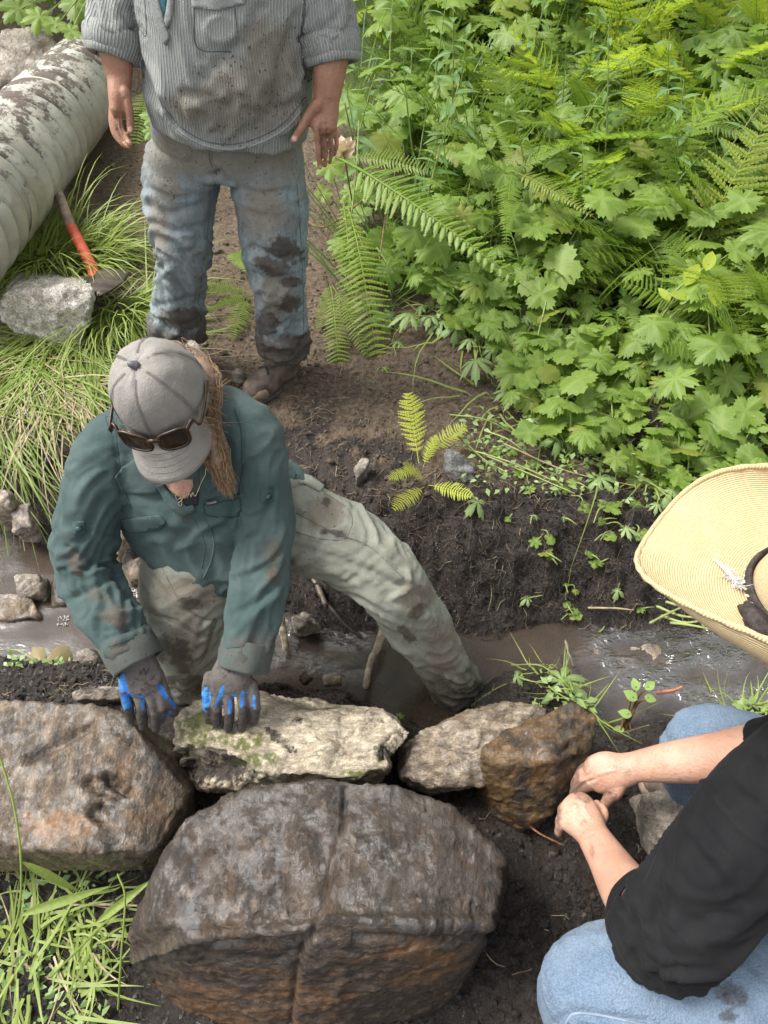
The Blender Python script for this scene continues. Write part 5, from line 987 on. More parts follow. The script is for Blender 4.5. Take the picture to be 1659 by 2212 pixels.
tee, tee_b = garment('black_shirt', [tube(armN, [.075, .080, .082, .080, .069, .066], (.3, .3, 1), 22, n=36, round_caps=False), tube(tors3, [(.11, .08), (.16, .12), (.18, .14), (.17, .14)], (-.3, 1, 0), 22), tube(armFs, [.075, .066, .062], (0, 0, 1), 18, round_caps=False), tube([J(1690, 1690, 1.09), J(1780, 1620, 1.13), J(1775, 1600, 1.22)], [.072, .078, .072], (0, 0, 1), 18)], teb, M_TEE, rp, .006, 6,
    [([(1520, 1690), (1600, 1790), (1659, 1830)], 7, .007), ([(1480, 1800), (1560, 1900), (1610, 1960)], 9, -.006), ([(1410, 1930), (1392, 2000), (1440, 2080)], 5, .005), ([(1424, 1920), (1412, 2000), (1470, 2085)], 5, -.006), ([(1444, 1900), (1450, 1990), (1530, 2070)], 6, .006), ([(1500, 1760), (1600, 1880)], 9, -.005), ([(1560, 1640), (1610, 1700), (1659, 1740)], 8, -.006)])
cuff_ring(J(1392, 1976, 1.193), armN[-1]-armN[-3], .066, .022, M_TEE, tee, 'sleeve_hem', .002, .003, 7)
# body: bare forearms and hands
wN, wF = J(1281, 1806, 1.40), J(1374, 1656, 1.485)
H3 = lambda pts, r=(.0105, .0098, .0092, .0080): finger([J(*p) for p in pts], r)
hd3, L3 = head_pieces(J(1800, 1388, 1.16), np.array([.25, .93, .1]), np.array([-.90, .22, -.38]), np.array([-.36, .05, .93]), 1.0, J(1800, 1590, 1.20))
pc = hd3+[tube(tors3, [(.11, .08), (.14, .1), (.14, .1), (.14, .11)], (-.3, 1, 0)), tube(legN, [.10, .09, .08, .068, .058, .05, .048], (0, 0, 1)), tube(legF, [.09, .08, .068, .058, .05, .046, .045], (0, 0, 1)), tube([J(1850, 1800, 1.44), hipc, J(1850, 2140, 1.30)], [.1, .13, .1], (0, 0, 1)),
      tube([tors3[0], armN[0], armN[2], J(1448, 2008, 1.14), J(1400, 1985, 1.185), J(1355, 1925, 1.265), J(1312, 1855, 1.345), wN], [.06, .058, .055, .050, .049, .0455, .036, (.031, .027)], (.6, .3, .5), 20, n=44),
      tube([tors3[0], armFs[1], J(1648, 1620, 1.33), J(1560, 1636, 1.385), J(1460, 1646, 1.44), wF], [.06, .055, .050, .047, .040, (.030, .027)], (0, .8, .5), 20, n=36),
      # near hand: a loose fist seen from its back
      tube([wN, J(1266, 1780, 1.425), J(1246, 1757, 1.445), J(1234, 1748, 1.455)], [(.030, .026), (.037, .028), (.042, .026), (.040, .022)], (.75, .45, .35), 18, n=18),
      H3([(1262, 1738, 1.442), (1244, 1728, 1.462), (1232, 1736, 1.485), (1238, 1750, 1.50)], (.0125, .0115, .0105, .009)), H3([(1246, 1742, 1.447), (1226, 1740, 1.467), (1214, 1752, 1.490), (1222, 1764, 1.505)], (.0125, .0115, .0105, .009)),
      H3([(1236, 1756, 1.452), (1217, 1762, 1.472), (1208, 1778, 1.492), (1216, 1786, 1.505)], (.0120, .011, .0098, .0085)), H3([(1232, 1772, 1.455), (1214, 1782, 1.474), (1206, 1798, 1.488), (1212, 1806, 1.50)], (.0112, .010, .009, .008)),
      H3([(1290, 1780, 1.43), (1304, 1762, 1.445), (1300, 1745, 1.465), (1288, 1736, 1.485)], (.0120, .0105, .0095, .0085)),
      # far hand: fingers dug down, thumb apart from them
      tube([wF, J(1345, 1664, 1.492), J(1312, 1668, 1.498), J(1282, 1674, 1.505)], [(.030, .024), (.035, .026), (.042, .022), (.038, .018)], (-.25, .8, .5), 18, n=18),
      H3([(1286, 1690, 1.502), (1264, 1702, 1.51), (1248, 1718, 1.53), (1240, 1736, 1.555)], (.0130, .0115, .0105, .009)), H3([(1276, 1678, 1.506), (1256, 1688, 1.515), (1241, 1708, 1.54), (1237, 1726, 1.57)], (.0125, .0112, .010, .009)), H3([(1272, 1666, 1.515), (1255, 1672, 1.525), (1243, 1690, 1.55), (1240, 1708, 1.58)], (.0120, .0108, .0095, .0085)), H3([(1276, 1656, 1.525), (1262, 1658, 1.535), (1250, 1672, 1.558), (1247, 1690, 1.58)], (.0110, .0095, .0085, .0075)),
      H3([(1340, 1682, 1.492), (1330, 1710, 1.49), (1314, 1726, 1.498), (1300, 1748, 1.515)], (.0190, .0155, .0120, .0100))]
V, F = body_mesh(pc, .0030, 4); N = vnormals(V, F)
V = V+N*(.0016*in_px(V, [(1252, 1734), (1275, 1765)], 4)+.0014*in_px(V, [(1236, 1746), (1262, 1778)], 4)-.002*in_px(V, [(1258, 1736), (1238, 1758)], 4)+.0016*in_px(V, [(1290, 1672), (1330, 1664)], 4)-.0015*in_px(V, [(1372, 1640), (1376, 1680)], 5)+.0030*in_px(V, [(1262, 1737), (1262.5, 1737)], 6)+.0030*in_px(V, [(1244, 1743), (1244.5, 1743)], 6)+.0028*in_px(V, [(1234, 1758), (1234.5, 1758)], 6)+.0026*in_px(V, [(1231, 1774), (1231.5, 1774)], 6)-.003*in_px(V, [(1254, 1736), (1238, 1730)], 2.2)-.003*in_px(V, [(1238, 1750), (1218, 1750)], 2.2)-.003*in_px(V, [(1232, 1766), (1208, 1772)], 2.2)-.003*in_px(V, [(1284, 1684), (1262, 1692), (1242, 1712)], 2.2)-.003*in_px(V, [(1276, 1672), (1256, 1680), (1240, 1698)], 2.2)+.0022*in_px(V, [(1284, 1690), (1285, 1690)], 5)+.0022*in_px(V, [(1276, 1678), (1277, 1678)], 5)+.0014*in_px(V, [(1240, 1760), (1268, 1784)], 3.5)-.0018*in_px(V, [(1282, 1800), (1262, 1808)], 3)-.0018*in_px(V, [(1330, 1712), (1318, 1716)], 3)-.004*in_px(V, [(1375, 1945), (1400, 1950), (1425, 1930)], 5))[:, None]
me = mesh_np('body', V, F); u, v, d = proj(V)
attr(me, 'dirt', np.clip(.70*smooth01(-u-.3*(v-1700), -1285, -1235)*(d > 1.484)+.6*smooth01(-u, -1232, -1205)+.55*blob_px(V, [(1314, 1728, 22, 24, -30), (1262, 1712, 30, 24)], 1)+.45*blob_px(V, [(1276, 1830, 9, 26, -15), (1340, 1668, 26, 14), (1470, 1690, 60, 8), (1262, 1790, 14, 24)], 3, .8), 0, 1)); attr(me, 'nail', np.zeros(len(V)))
obj('body', me, M_FAIR, rp); eyes(L3, rp)
V, F = tube([L3(0, -.06, .05), L3(0, -.075, -.03), L3(.0, -.07, -.12)], [(.076, .05), (.075, .04), (.05, .03)], (.25, .93, .1), 16); hh_ = obj('hair', mesh_np('hair', V+vnormals(V, F)*(.004*fbm(V*40, 3))[:, None], F), M_HAIR_DARK, rp)
hr = np.random.RandomState(4); ps = []
for k in range(420):
    a = hr.uniform(-1.6, 1.6); b0 = L3(.078*math.sin(a*1.7), -.03-.05*math.cos(a), .0+hr.uniform(-.02, .04)); ps.append([b0, b0+np.array([.004, -.004, -.05])+hr.normal(size=3)*.006, b0+np.array([.012, -.008, -.11])+hr.normal(size=3)*.014, b0+np.array([.025, -.01, -.16])+hr.normal(size=3)*.02])
obj('hair_strands', strand_mesh(ps, .0011, .0005).mesh('hair_strands'), M_HAIR_DARK, hh_)
for leg in (legN, legF):
    e = leg[-1]; z_ = gz(e[0], e[1]); boot(np.r_[e[:2], z_+.11], np.r_[e[:2]+[.05, .01], z_], np.r_[e[:2]+[-.19, .03], z_], rp)
# straw hat: swept brim, crown, braided band with a quill
hatc = J(1768, 1316, 1.03)+np.array([0, 0, .01])
Uh = np.array([-.07, -.03, 1.]); Uh /= np.linalg.norm(Uh); Fh = np.array([-.77, .62, -.05]); Fh -= Uh*np.dot(Fh, Uh); Fh /= np.linalg.norm(Fh); Sh = np.cross(Uh, Fh)   # Sh points at the near side (-Y)
def HT(x, y, z): return hatc+Fh*x+Sh*y+Uh*z
na, nr = 140, 46; V = []; rv = []
for k, r in enumerate(np.linspace(0, 1, nr)):
    for a in np.linspace(0, 2*np.pi, na, endpoint=False):
        ca, sa = math.cos(a), math.sin(a); R0_ = np.array([.095*ca, .078*sa])
        sh = (abs(ca)**2.7+abs(sa)**2.7)**(-1/2.7); R1 = np.array([.246*ca*sh, .200*sa*sh]); q = R0_+(R1-R0_)*r
        curl = .122*max(0, abs(sa)-.22)**1.2*r**2.4; q = np.array([q[0], q[1]*(1-.22*(abs(sa)*r**3))])
        dip = -.016*max(0, ca)*r*r-.012*max(0, -ca)*r*r
        V.append(HT(q[0], q[1], curl+dip+.0012*perlin(np.array([[q[0]*30, q[1]*30, 3.]]))[0])); rv.append(.07+.13*r)
V = np.array(V); i = (np.arange(nr-1)[:, None]*na+np.arange(na)[None]).ravel(); k = (np.arange(nr-1)[:, None]*na+(np.arange(na)[None]+1) % na).ravel()
t = NT('straw'); o = t.obj(); rr_ = t.attr('ring')
w = t.math('SINE', t.math('MULTIPLY', rr_, 6.2832/.0030)); f = t.noise(o, 230, 4, .7); br_ = t.noise(o, 420, 2, .7); big = t.noise(o, 18, 4)
c = t.mix(t.ramp(f, .40, .66), (.53, .41, .22), (.44, .325, .165)); c = t.mix(t.math('MULTIPLY', t.ramp(big, .45, .7), .3), c, (.40, .29, .145)); c = t.mix(t.math('MULTIPLY', t.ramp(w, .0, .9), .38), c, (.22, .145, .065)); c = t.mix(t.math('MULTIPLY', t.ramp(br_, .5, .7), .25), c, (.64, .52, .30))
M_STRAW = t.done(t.bsdf(c, .7, t.bump(t.math('ADD', t.math('MULTIPLY', w, -.6), t.math('MULTIPLY', br_, .7)), .55, .002), Sheen_Weight=.1))
hat = thing('straw_hat', 'wide straw hat with swept brim, dark braided band and white quill', 'hat', tuple(hatc))
hat_b = BVHTree.FromPolygons([tuple(x) for x in V], [tuple(int(c) for c in f) for f in np.stack([i, k, k+na, i+na], 1)]); me = mesh_np('brim', V, np.stack([i, k, k+na, i+na], 1)); attr(me, 'ring', rv); bo = obj('brim', me, M_STRAW, hat); md = bo.modifiers.new('thick', 'SOLIDIFY'); md.thickness = .0035; md.offset = 0
edge = V[-na:]; edge = np.concatenate([edge, edge[:1]]); Vt, Ft = tube(edge, [(.0042, .0042)]*(na+1), Uh, seg=8, n=2*na+1, cap=False); Vt = Vt+.0006*np.sin(np.arange(len(Vt))[:, None]*1.7)
me = mesh_np('brim_edge', Vt, Ft); attr(me, 'ring', np.linspace(0, 1, len(Vt))); obj('brim_edge', me, M_STRAW, bo)
V = []; rv = []; prof = [(1.0, 0), (.985, .02), (.95, .05), (.91, .08), (.86, .105), (.76, .120), (.60, .122), (.38, .112), (.15, .104), (.02, .103)]
for s_, z in prof:
    for a in np.linspace(0, 2*np.pi, 80, endpoint=False):
        ca, sa = math.cos(a), math.sin(a); V.append(HT(.097*ca*s_-.006*z/.1*max(0, ca), .080*sa*s_*(1-.12*max(0, ca)*z/.1), z-.014*max(0, ca)*(z > .1)+.012*abs(sa)*(z > .1)*(.3 < s_))); rv.append(z+.1*(1-s_))
V = np.array(V); i = (np.arange(len(prof)-1)[:, None]*80+np.arange(80)[None]).ravel(); k = (np.arange(len(prof)-1)[:, None]*80+(np.arange(80)[None]+1) % 80).ravel()
me = mesh_np('crown', V, [np.stack([i, k, k+80, i+80], 1), np.stack([np.full(78, (len(prof)-1)*80), (len(prof)-1)*80+1+np.arange(78), (len(prof)-1)*80+2+np.arange(78)], 1)]); attr(me, 'ring', rv); obj('crown', me, M_STRAW, hat)
M_BAND = plain('dark_braid', (.030, .022, .020), .75, .7, 120, .6); M_CREAM = plain('cream_lacing', (.55, .46, .32), .8, .2); M_QUILL = plain('white_quill', (.78, .74, .70), .5, .06); M_FLUFF = plain('grey_down', (.60, .57, .56), .9, .2)
A_ = np.linspace(0, 2*np.pi, 90); ring = np.array([HT(.101*math.cos(a), .084*math.sin(a), .012) for a in A_]); Vt, Ft = tube(ring, [(.011, .0045)]*90, Uh, seg=10, n=180, cap=False); band = obj('hat_band', mesh_np('hat_band', Vt, Ft), M_BAND, hat)
mb = MB()
for k in range(52):
    a = k/52*2*np.pi; mb.add(*tube([HT(.1065*math.cos(a), .0895*math.sin(a), .009), HT(.1065*math.cos(a+.05), .0895*math.sin(a+.05), .014)], [.0016, .0016], seg=6, n=4))
obj('lacing', mb.mesh('lacing'), M_CREAM, band)
kx = J(1640, 1330, .98); kq = HT(.062, .088, .018)
q0 = hit(hat_b, 1540, 1213)[0]; q1 = hit(hat_b, 1590, 1268)[0]; q1 = HT(.09, .05, .012) if q1 is None else q1; kq = q1+Uh*.008
V, F = tube([kq, (q0+q1)/2+Uh*.010, q0+Uh*.006], [.0026, .0030, .0014], seg=8, n=20); ql = obj('quill', mesh_np('quill', V, F), M_QUILL, hat)
fl = []
for k in range(260):
    b0 = kq+(q0-kq)*hr.uniform(-.1, .45); d_ = hr.normal(size=3); fl.append([b0, b0+d_*.003+Uh*.002-(q0-kq)*.03, b0+d_*.0055+Uh*.003+hr.normal(size=3)*.002-(q0-kq)*.08])
obj('down', strand_mesh(fl, .0005, .0002, 3, 5).mesh('down'), M_FLUFF, ql)
V, F = tube([HT(.078, .074, .012), HT(.060, .086, .014), HT(.036, .094, .012)], [.010, .013, .008], Uh, 12); V = V+vnormals(V, F)*(.003*np.sin(V@np.array([500., 300, 0])))[:, None]; obj('band_knot', mesh_np('band_knot', V, F), M_BAND, band)
# ================================================================ plants
PR = random.Random(21); NR = np.random.RandomState(21)
def leaf_mat(name, lo, hi, vein=None, trans=.38, rough=.42, vary=.5, pale=0.0):
    t = NT(name); o = t.obj(); r = t.rand()
    f = t.math('ADD', t.math('MULTIPLY', t.ramp(t.noise(o, 26, 5, .65), .3, .7), .5), t.math('MULTIPLY', r, .5))
    c = t.mix(f, lo, hi)
    if vein: c = t.mix(t.math('MULTIPLY', t.attr('vein'), .55), c, vein)
    c = t.mix(t.math('MULTIPLY', t.ramp(t.noise(o, 60, 5, .7), .62, .78), .35), c, (.16, .13, .03))
    c = t.mix(t.math('MULTIPLY', t.ramp(t.math('FRACT', t.math('MULTIPLY', r, 7.31)), .86, 1.0), .55), c, (.26, .25, .05))
    b = t.bsdf(c, rough, t.bump(t.noise(o, 70, 3), .3, .004), Specular_IOR_Level=.4)
    tl = t.n('ShaderNodeBsdfTranslucent'); t.put(tl.inputs[0], t.mix(.5, c, (.20, .32, .02), 'ADD'))
    m = t.n('ShaderNodeMixShader'); m.inputs[0].default_value = trans; t.l(b, m.inputs[1]); t.l(tl.outputs[0], m.inputs[2])
    return t.done(m.outputs[0])
M_LEAF = leaf_mat('lobed_leaf', (.105, .185, .026), (.225, .325, .055), (.30, .38, .12), .45)
M_LEAF_CUT = leaf_mat('cut_leaf', (.13, .22, .06), (.26, .35, .13), (.32, .38, .20), .25)
M_FERN = leaf_mat('fern_green', (.125, .205, .026), (.25, .35, .05), None, .45)
M_FERN_Y = leaf_mat('fern_yellow', (.36, .42, .035), (.55, .58, .08), None, .4)
M_FERN_B = leaf_mat('fern_lit_bright', (.26, .35, .026), (.46, .53, .07), None, .55)  # fern green made brighter, strong light at the top right put into the colour
M_FORB = leaf_mat('lance_leaf', (.10, .19, .06), (.19, .30, .095), (.2, .28, .12))
M_GRASS = leaf_mat('grass_blade', (.155, .225, .040), (.31, .37, .095), None, .35, .5)
M_UNDER = leaf_mat('undergrowth', (.030, .072, .014), (.10, .19, .036))  # leaf green darkened so the gaps between plants look shaded
M_STEM = plain('green_stem', (.20, .24, .07), .55, .3, 30); M_STEMR = plain('reddish_stem', (.17, .085, .035), .6, .3, 30); M_STRAWY = plain('dry_straw', (.27, .22, .13), .75, .35, 40)
M_BARK = plain('dark_bark', (.055, .042, .033), .9, .6, 14, .9); M_TWIG = plain('twig', (.12, .085, .055), .85, .5, 60, .5)

def lobed_leaf(name, lobes=7, depth=.45, teeth=5, seed=0, notch=.30, droop=.25, mat=None):
    rs = np.random.RandomState(seed); spread = math.radians(152); ax = np.linspace(-spread, spread, lobes); ln = (.62+.38*np.cos(ax*.55))*rs.uniform(.92, 1.08, lobes)
    th = []; rr = []; v_ = []; gap = ax[1]-ax[0]
    for k in range(lobes):
        m = 2*teeth+1
        for i in range(m):
            s = (i/(m-1)-.5)*2                                 # -1..1 across the lobe
            w = 1-depth*(.75*abs(s)**1.4+.85*abs(s)**6); tooth = 1.0 if i % 2 == 0 else .87
            if i == m//2: tooth = 1.06
            th.append(ax[k]+s*gap*.5*.99); rr.append(ln[k]*w*tooth*rs.uniform(.97, 1.03)); v_.append(1-abs(s))
    th = np.array(th); rr = np.array(rr)*.5; v_ = np.array(v_)**4; n = len(th)
    V = [np.array([[0, 0, 0]])]; at = [np.array([1.])]
    for f in (.38, .72, 1.0):
        x, y = rr*f*np.cos(th), rr*f*np.sin(th); rdg = .10*(np.abs(((th/gap+.5) % 1)-.5)*-2+1)*rr*f
        z = rdg-droop*(rr*f)**2*1.6+.03*perlin(np.c_[x*5, y*5, np.full(n, seed+.5)]); V.append(np.c_[x, y, z]); at.append(v_*(1.2-f*.5))
    V = np.concatenate(V)+[.08, 0, 0]; a = 1+np.arange(n-1); tri = np.stack([np.zeros(n-1, int), a, a+1], 1)
    q = np.concatenate([np.stack([a+n*k, a+n*(k+1), a+1+n*(k+1), a+1+n*k], 1) for k in (0, 1)])
    me = mesh_np(name, V, [tri, q]); attr(me, 'vein', np.clip(np.concatenate(at), 0, 1)); me.materials.append(mat or M_LEAF); return me
def oval_leaf(name, w=.25, fold=.25, droop=.3, seed=0, mat=None, wave=.0):
    n = 9; V = []; at = []
    for i in range(n):
        s = i/(n-1); hw = w*math.sin(math.pi*min(1, s**.8))**.9*(1 if 0 < i < n-1 else .02); z = -droop*s*s
        for k in (-1, -.5, 0, .5, 1): V.append((s, hw*k, z+abs(k)*hw*fold+wave*math.sin(s*14+k*2)*hw)); at.append(1.0 if k == 0 else 0)
    i = (np.arange(n-1)[:, None]*5+np.arange(4)[None]).ravel(); me = mesh_np(name, np.array(V), np.stack([i, i+5, i+6, i+1], 1)); attr(me, 'vein', at); me.materials.append(mat or M_FORB); return me
def frond_mesh(name, shape='bracken', pairs=18, seed=0, droop=.35, mat=None, stalk=.18, dens=13, wide=.42):
    """one fern leaf of unit length along +X: midrib, side ribs, and every leaflet as a folded blade"""
    rs = np.random.RandomState(seed); V = []; F = []; n = 0
    def mid(s): return np.array([s, .02*math.sin(s*3+seed), .10*s-droop*s*s])
    def blade(p, d, w, L, up):
        nonlocal n
        sd = np.cross(up, d); sd /= np.linalg.norm(sd)+1e-9
        V.extend([p, p+d*L*.42+sd*w+up*.12*w, p+d*L-up*L*.12, p+d*L*.42-sd*w+up*.12*w]); F.append((n, n+1, n+2, n+3)); n += 4
    mb = MB(); mb.add(*tube([mid(s) for s in np.linspace(0, 1, 8)], list(np.linspace(.0075, .0012, 8)), seg=5, n=12, cap=False))
    for k in range(pairs):
        s = stalk+(1-stalk)*(k/pairs)**.93; q = (s-stalk)/(1-stalk)
        Lp = wide*((1-q)**.85*(.35+.65*min(1, q*7+.55)) if shape == 'bracken' else (math.sin(math.pi*(q*.88+.10))**.75)*.52)
        if Lp < .012: continue
        for sg in (-1, 1):
            ang = math.radians(rs.uniform(62, 76) if shape != 'bracken' else rs.uniform(54, 68)); p0 = mid(s); d = np.array([math.cos(ang), sg*math.sin(ang), rs.uniform(-.05, .12)]); L = Lp*rs.uniform(.9, 1.05)
            m = max(5, int(dens*1.5*(Lp/wide)**.5)); up = np.array([0, 0, 1.])-d*d[2]; side = np.array([-d[1], d[0], 0]); hw = min(.42*(1-stalk)/pairs, .30*L)*(1.0 if shape != 'bracken' else 1.0)
            mb.add(*tube([p0, p0+d*L*.5+[.01, 0, .004], p0+d*L+[.03*L, 0, -.12*L]], [.0024, .0016, .0006], seg=4, n=4, cap=False))
            for j in range(m):
                u0, u1 = j/m, (j+1)/m; pp = p0+d*L*u0+np.array([.03*L*u0*u0, 0, -.12*L*u0*u0]); p1 = p0+d*L*u1+np.array([.03*L*u1*u1, 0, -.12*L*u1*u1]); w_ = hw*(1-u0**1.6)*(.75 if j == 0 else 1)+.002
                for s2 in (-1, 1):
                    tip = pp*.35+p1*.65+side*s2*w_*rs.uniform(.85, 1.1)+d*w_*.35-up*w_*.25; V.extend([pp, p1, tip, pp*.8+p1*.2+side*s2*w_*.75]); F.append((n, n+1, n+2, n+3) if s2 > 0 else (n+3, n+2, n+1, n)); n += 4
            blade(p0+d*L*.9+[.03*L*.81, 0, -.1*L], d, .006, .1*L+.008, up)
    mb.add(np.array(V), np.array(F)); me = mb.mesh(name, False); me.materials.append(mat or M_FERN); return me
LEAVES = [lobed_leaf('leaf', 7, .20, 5, 1), lobed_leaf('leaf', 7, .26, 4, 2, droop=.4), lobed_leaf('leaf', 5, .24, 6, 3, droop=.1), lobed_leaf('leaf', 5, .15, 7, 4, droop=.5), lobed_leaf('leaf', 9, .20, 4, 5, droop=.7), lobed_leaf('leaf', 3, .22, 8, 6, droop=.3)]
LEAVES_CUT = [lobed_leaf('leaf', 7, .5, 4, 11, droop=.9, mat=M_LEAF_CUT), lobed_leaf('leaf', 5, .55, 4, 12, droop=1.3, mat=M_LEAF_CUT)]
OVALS = [oval_leaf('leaf', .17, .2, .35, 1), oval_leaf('leaf', .12, .3, .5, 2)]
BRACK = [frond_mesh('frond', 'bracken', 14, 1, .35, dens=10, wide=.30), frond_mesh('frond', 'bracken', 13, 2, .55, dens=10, wide=.28), frond_mesh('frond', 'bracken', 25, 3, .28, dens=9, wide=.135)]
LADY = [frond_mesh('frond', 'lady', 20, 4, .40, dens=9), frond_mesh('frond', 'lady', 18, 5, .65, dens=9)]
NARROW = frond_mesh('frond', 'lady', 24, 14, .5, dens=8, wide=.26)
BRIGHT = [frond_mesh('frond', 'bracken', 14, 6, .3, M_FERN_B, dens=10, wide=.28), frond_mesh('frond', 'lady', 18, 7, .45, M_FERN_B, dens=8)]
YELLOW = [frond_mesh('frond', 'lady', 15, 8, .25, M_FERN_Y, dens=6, wide=.40)]
def part(name, me, parent, M): o = bpy.data.objects.new(name, me); COL.objects.link(o); o.parent = parent; o.matrix_basis = M; return o
def frame_to(d, up=(0, 0, 1), loc=(0, 0, 0), s=1.0, roll=0):
    x = Vector(d).normalized(); z = Vector(up)-x*Vector(up).dot(x); z = z.normalized() if z.length > 1e-4 else Vector((0, 1, 0)); y = z.cross(x)
    R = Matrix((x, y, z)).transposed().to_4x4(); return Matrix.Translation(Vector(loc)) @ R @ Matrix.Rotation(roll, 4, 'X') @ Matrix.Scale(s, 4)
def copy_plant(root, loc, rz, s, label, group, cat=None, tilt=(0, 0)):
    r = root.copy(); COL.objects.link(r); r.location = loc; r.rotation_euler = (tilt[0], tilt[1], rz); r.scale = (s, s, s); r['label'] = label; r['group'] = group
    for c in root.children: k = c.copy(); COL.objects.link(k); k.parent = r
    return r
def proto_lobed(nl, h, spread, seed, leaves, size=(.11, .17)):
    rs = random.Random(seed); root = thing('leafy_plant', 'p', 'plant'); mb = MB(); st = []
    for k in range(nl):
        a = k/nl*6.28+rs.uniform(-.5, .5); H = h*rs.uniform(.45, 1.05); R_ = spread*rs.uniform(.35, 1.0); p = Vector((R_*math.cos(a), R_*math.sin(a), H))
        q = [Vector((.01*math.cos(a), .01*math.sin(a), -.03)), Vector((R_*.35*math.cos(a), R_*.35*math.sin(a), H*.6)), p]
        mb.add(*tube(q, [.0035, .0028, .0018], seg=5, n=7, cap=False)); d = Vector((math.cos(a), math.sin(a), rs.uniform(-.45, .15)))
        up = Vector((math.cos(a)*rs.uniform(-.1, .5), math.sin(a)*.3-.35, 1)); s = rs.uniform(*size); part('leaf', rs.choice(leaves), root, frame_to(d, up, p-Vector(d).normalized()*.08*s, s))
    me = mb.mesh('stem'); me.materials.append(M_STEM); part('stem', me, root, Matrix()); return root
def proto_fern(nf, L, meshes, seed, rise=(.5, 1.3)):
    rs = random.Random(seed); root = thing('fern', 'p', 'fern')
    for k in range(nf):
        a = k/nf*6.28+rs.uniform(-.4, .4); r = rs.uniform(*rise); s = L*rs.uniform(.7, 1.1); part('frond', rs.choice(meshes), root, frame_to((math.cos(a), math.sin(a), r), (-math.cos(a)*.5, -math.sin(a)*.5, 1), (0, 0, -.02), s, rs.uniform(-.3, .3)))
    return root
def proto_forb(h, nl, seed, meshes, size):
    rs = random.Random(seed); root = thing('tall_herb', 'p', 'plant'); top = Vector((rs.uniform(-.1, .1), rs.uniform(-.12, .02), h)); pts = [Vector((0, 0, -.03)), top*.5+Vector((.015, .01, 0)), top]
    me = tube(pts, [.004, .003, .0015], seg=6, n=10); m_ = mesh_np('stem', *me); m_.materials.append(M_STEM); part('stem', m_, root, Matrix()); C = catmull(np.array(pts), 40)
    for k in range(nl):
        f = .2+.8*k/nl; p = C[int(f*39)]; a = k*2.4+rs.uniform(-.3, .3); s = size*(1.1-.6*f)*rs.uniform(.8, 1.2); part('leaf', rs.choice(meshes), root, frame_to((math.cos(a), math.sin(a), rs.uniform(.1, .7)), (0, 0, 1), p, s))
    return root
P_LOW = [proto_lobed(5, .16, .13, k, LEAVES, (.09, .15)) for k in range(3)]; P_MID = [proto_lobed(6, .36, .20, 10+k, LEAVES, (.12, .205)) for k in range(4)]
P_CUT = [proto_lobed(4, .06, .16, 20+k, LEAVES_CUT, (.09, .16)) for k in range(2)]
P_BR = [proto_fern(5, .62, BRACK, 30+k, (.5, 1.5)) for k in range(3)]; P_LA = [proto_fern(7, .55, LADY, 40+k, (.7, 2.0)) for k in range(2)]; P_BT = [proto_fern(8, .62, BRIGHT, 50+k, (.8, 2.4)) for k in range(3)]
P_FB = [proto_forb(.62, 16, 60+k, OVALS, .12) for k in range(3)]
PROTOS = P_LOW+P_MID+P_CUT+P_BR+P_LA+P_BT+P_FB
def xb(y): return float(np.interp(y, [1.38, 1.45, 1.60, 2.02, 2.29, 2.45, 3.15, 4.2, 6], [1.25, .86, .50, .42, .10, -.10, -.30, -.35, -.6]))
def zone(x, y):
    u, v, _ = proj(np.array([x, y, .45]))
    if v < 230: return 'at the top behind the standing person' if u < 760 else 'at the top beside the dark trunk' if u < 1080 else 'at the top middle of the thicket' if u < 1360 else 'in the top right corner'
    if u < 900: return 'beside the legs of the standing person' if v < 620 else 'at the bare path edge right of the boots'
    if v > 780: return 'just above the straw hat' if u > 1340 else 'at the muddy foot of the thicket'
    return 'along the right edge of the picture' if u > 1380 else 'in the middle of the green thicket' if v > 480 else 'in the upper middle of the thicket'
def scatter(protos, n, ylim, off, scale, kind, group, cond=None, tmax=.25):
    k = 0; tries = 0
    while k < n and tries < n*60:
        tries += 1; y = PR.uniform(*ylim); x = xb(y)+PR.uniform(*off); u, v, d = proj(np.array([x, y, .4]))
        if not (-60 < u < 1760) or v < -260 or (cond and not cond(x, y, u, v)): continue
        z = gz(x, y); copy_plant(PR.choice(protos), (x, y, z), PR.uniform(0, 6.28), PR.uniform(*scale), f'{kind} {zone(x, y)}', f'{group} {zone(x, y)}', None, (PR.uniform(-tmax, tmax), PR.uniform(-tmax, tmax))); k += 1
scatter(P_LOW, 45, (1.40, 2.1), (-.02, .42), (.55, .95), 'small lobed leafy plant', 'small lobed plants')
scatter(P_LOW, 60, (1.42, 2.9), (.04, .75), (.7, 1.15), 'small lobed leafy plant', 'small lobed plants')
scatter(P_MID, 125, (1.75, 4.4), (.34, 2.2), (.75, 1.15), 'broad lobed leafy plant', 'broad lobed plants')
scatter(P_CUT, 62, (1.40, 2.35), (-.03, .50), (.6, 1.1), 'cut wilting lobed plant lying flat', 'cut lobed plants', None, .15)
scatter(P_BR, 26, (2.3, 4.4), (.35, 2.2), (.7, 1.1), 'spreading bracken fern', 'bracken ferns')
scatter(P_LA, 34, (1.5, 3.4), (.75, 2.0), (.8, 1.25), 'upright feathery fern', 'feathery ferns')
scatter(P_BT, 84, (2.9, 6.2), (1.0, 4.2), (.8, 1.3), 'bright yellow-green fern', 'bright ferns', lambda x, y, u, v: u > 1050)
scatter(P_FB, 34, (2.5, 4.6), (.1, 2.0), (.7, 1.2), 'tall herb with narrow leaves', 'tall narrow-leaved herbs')
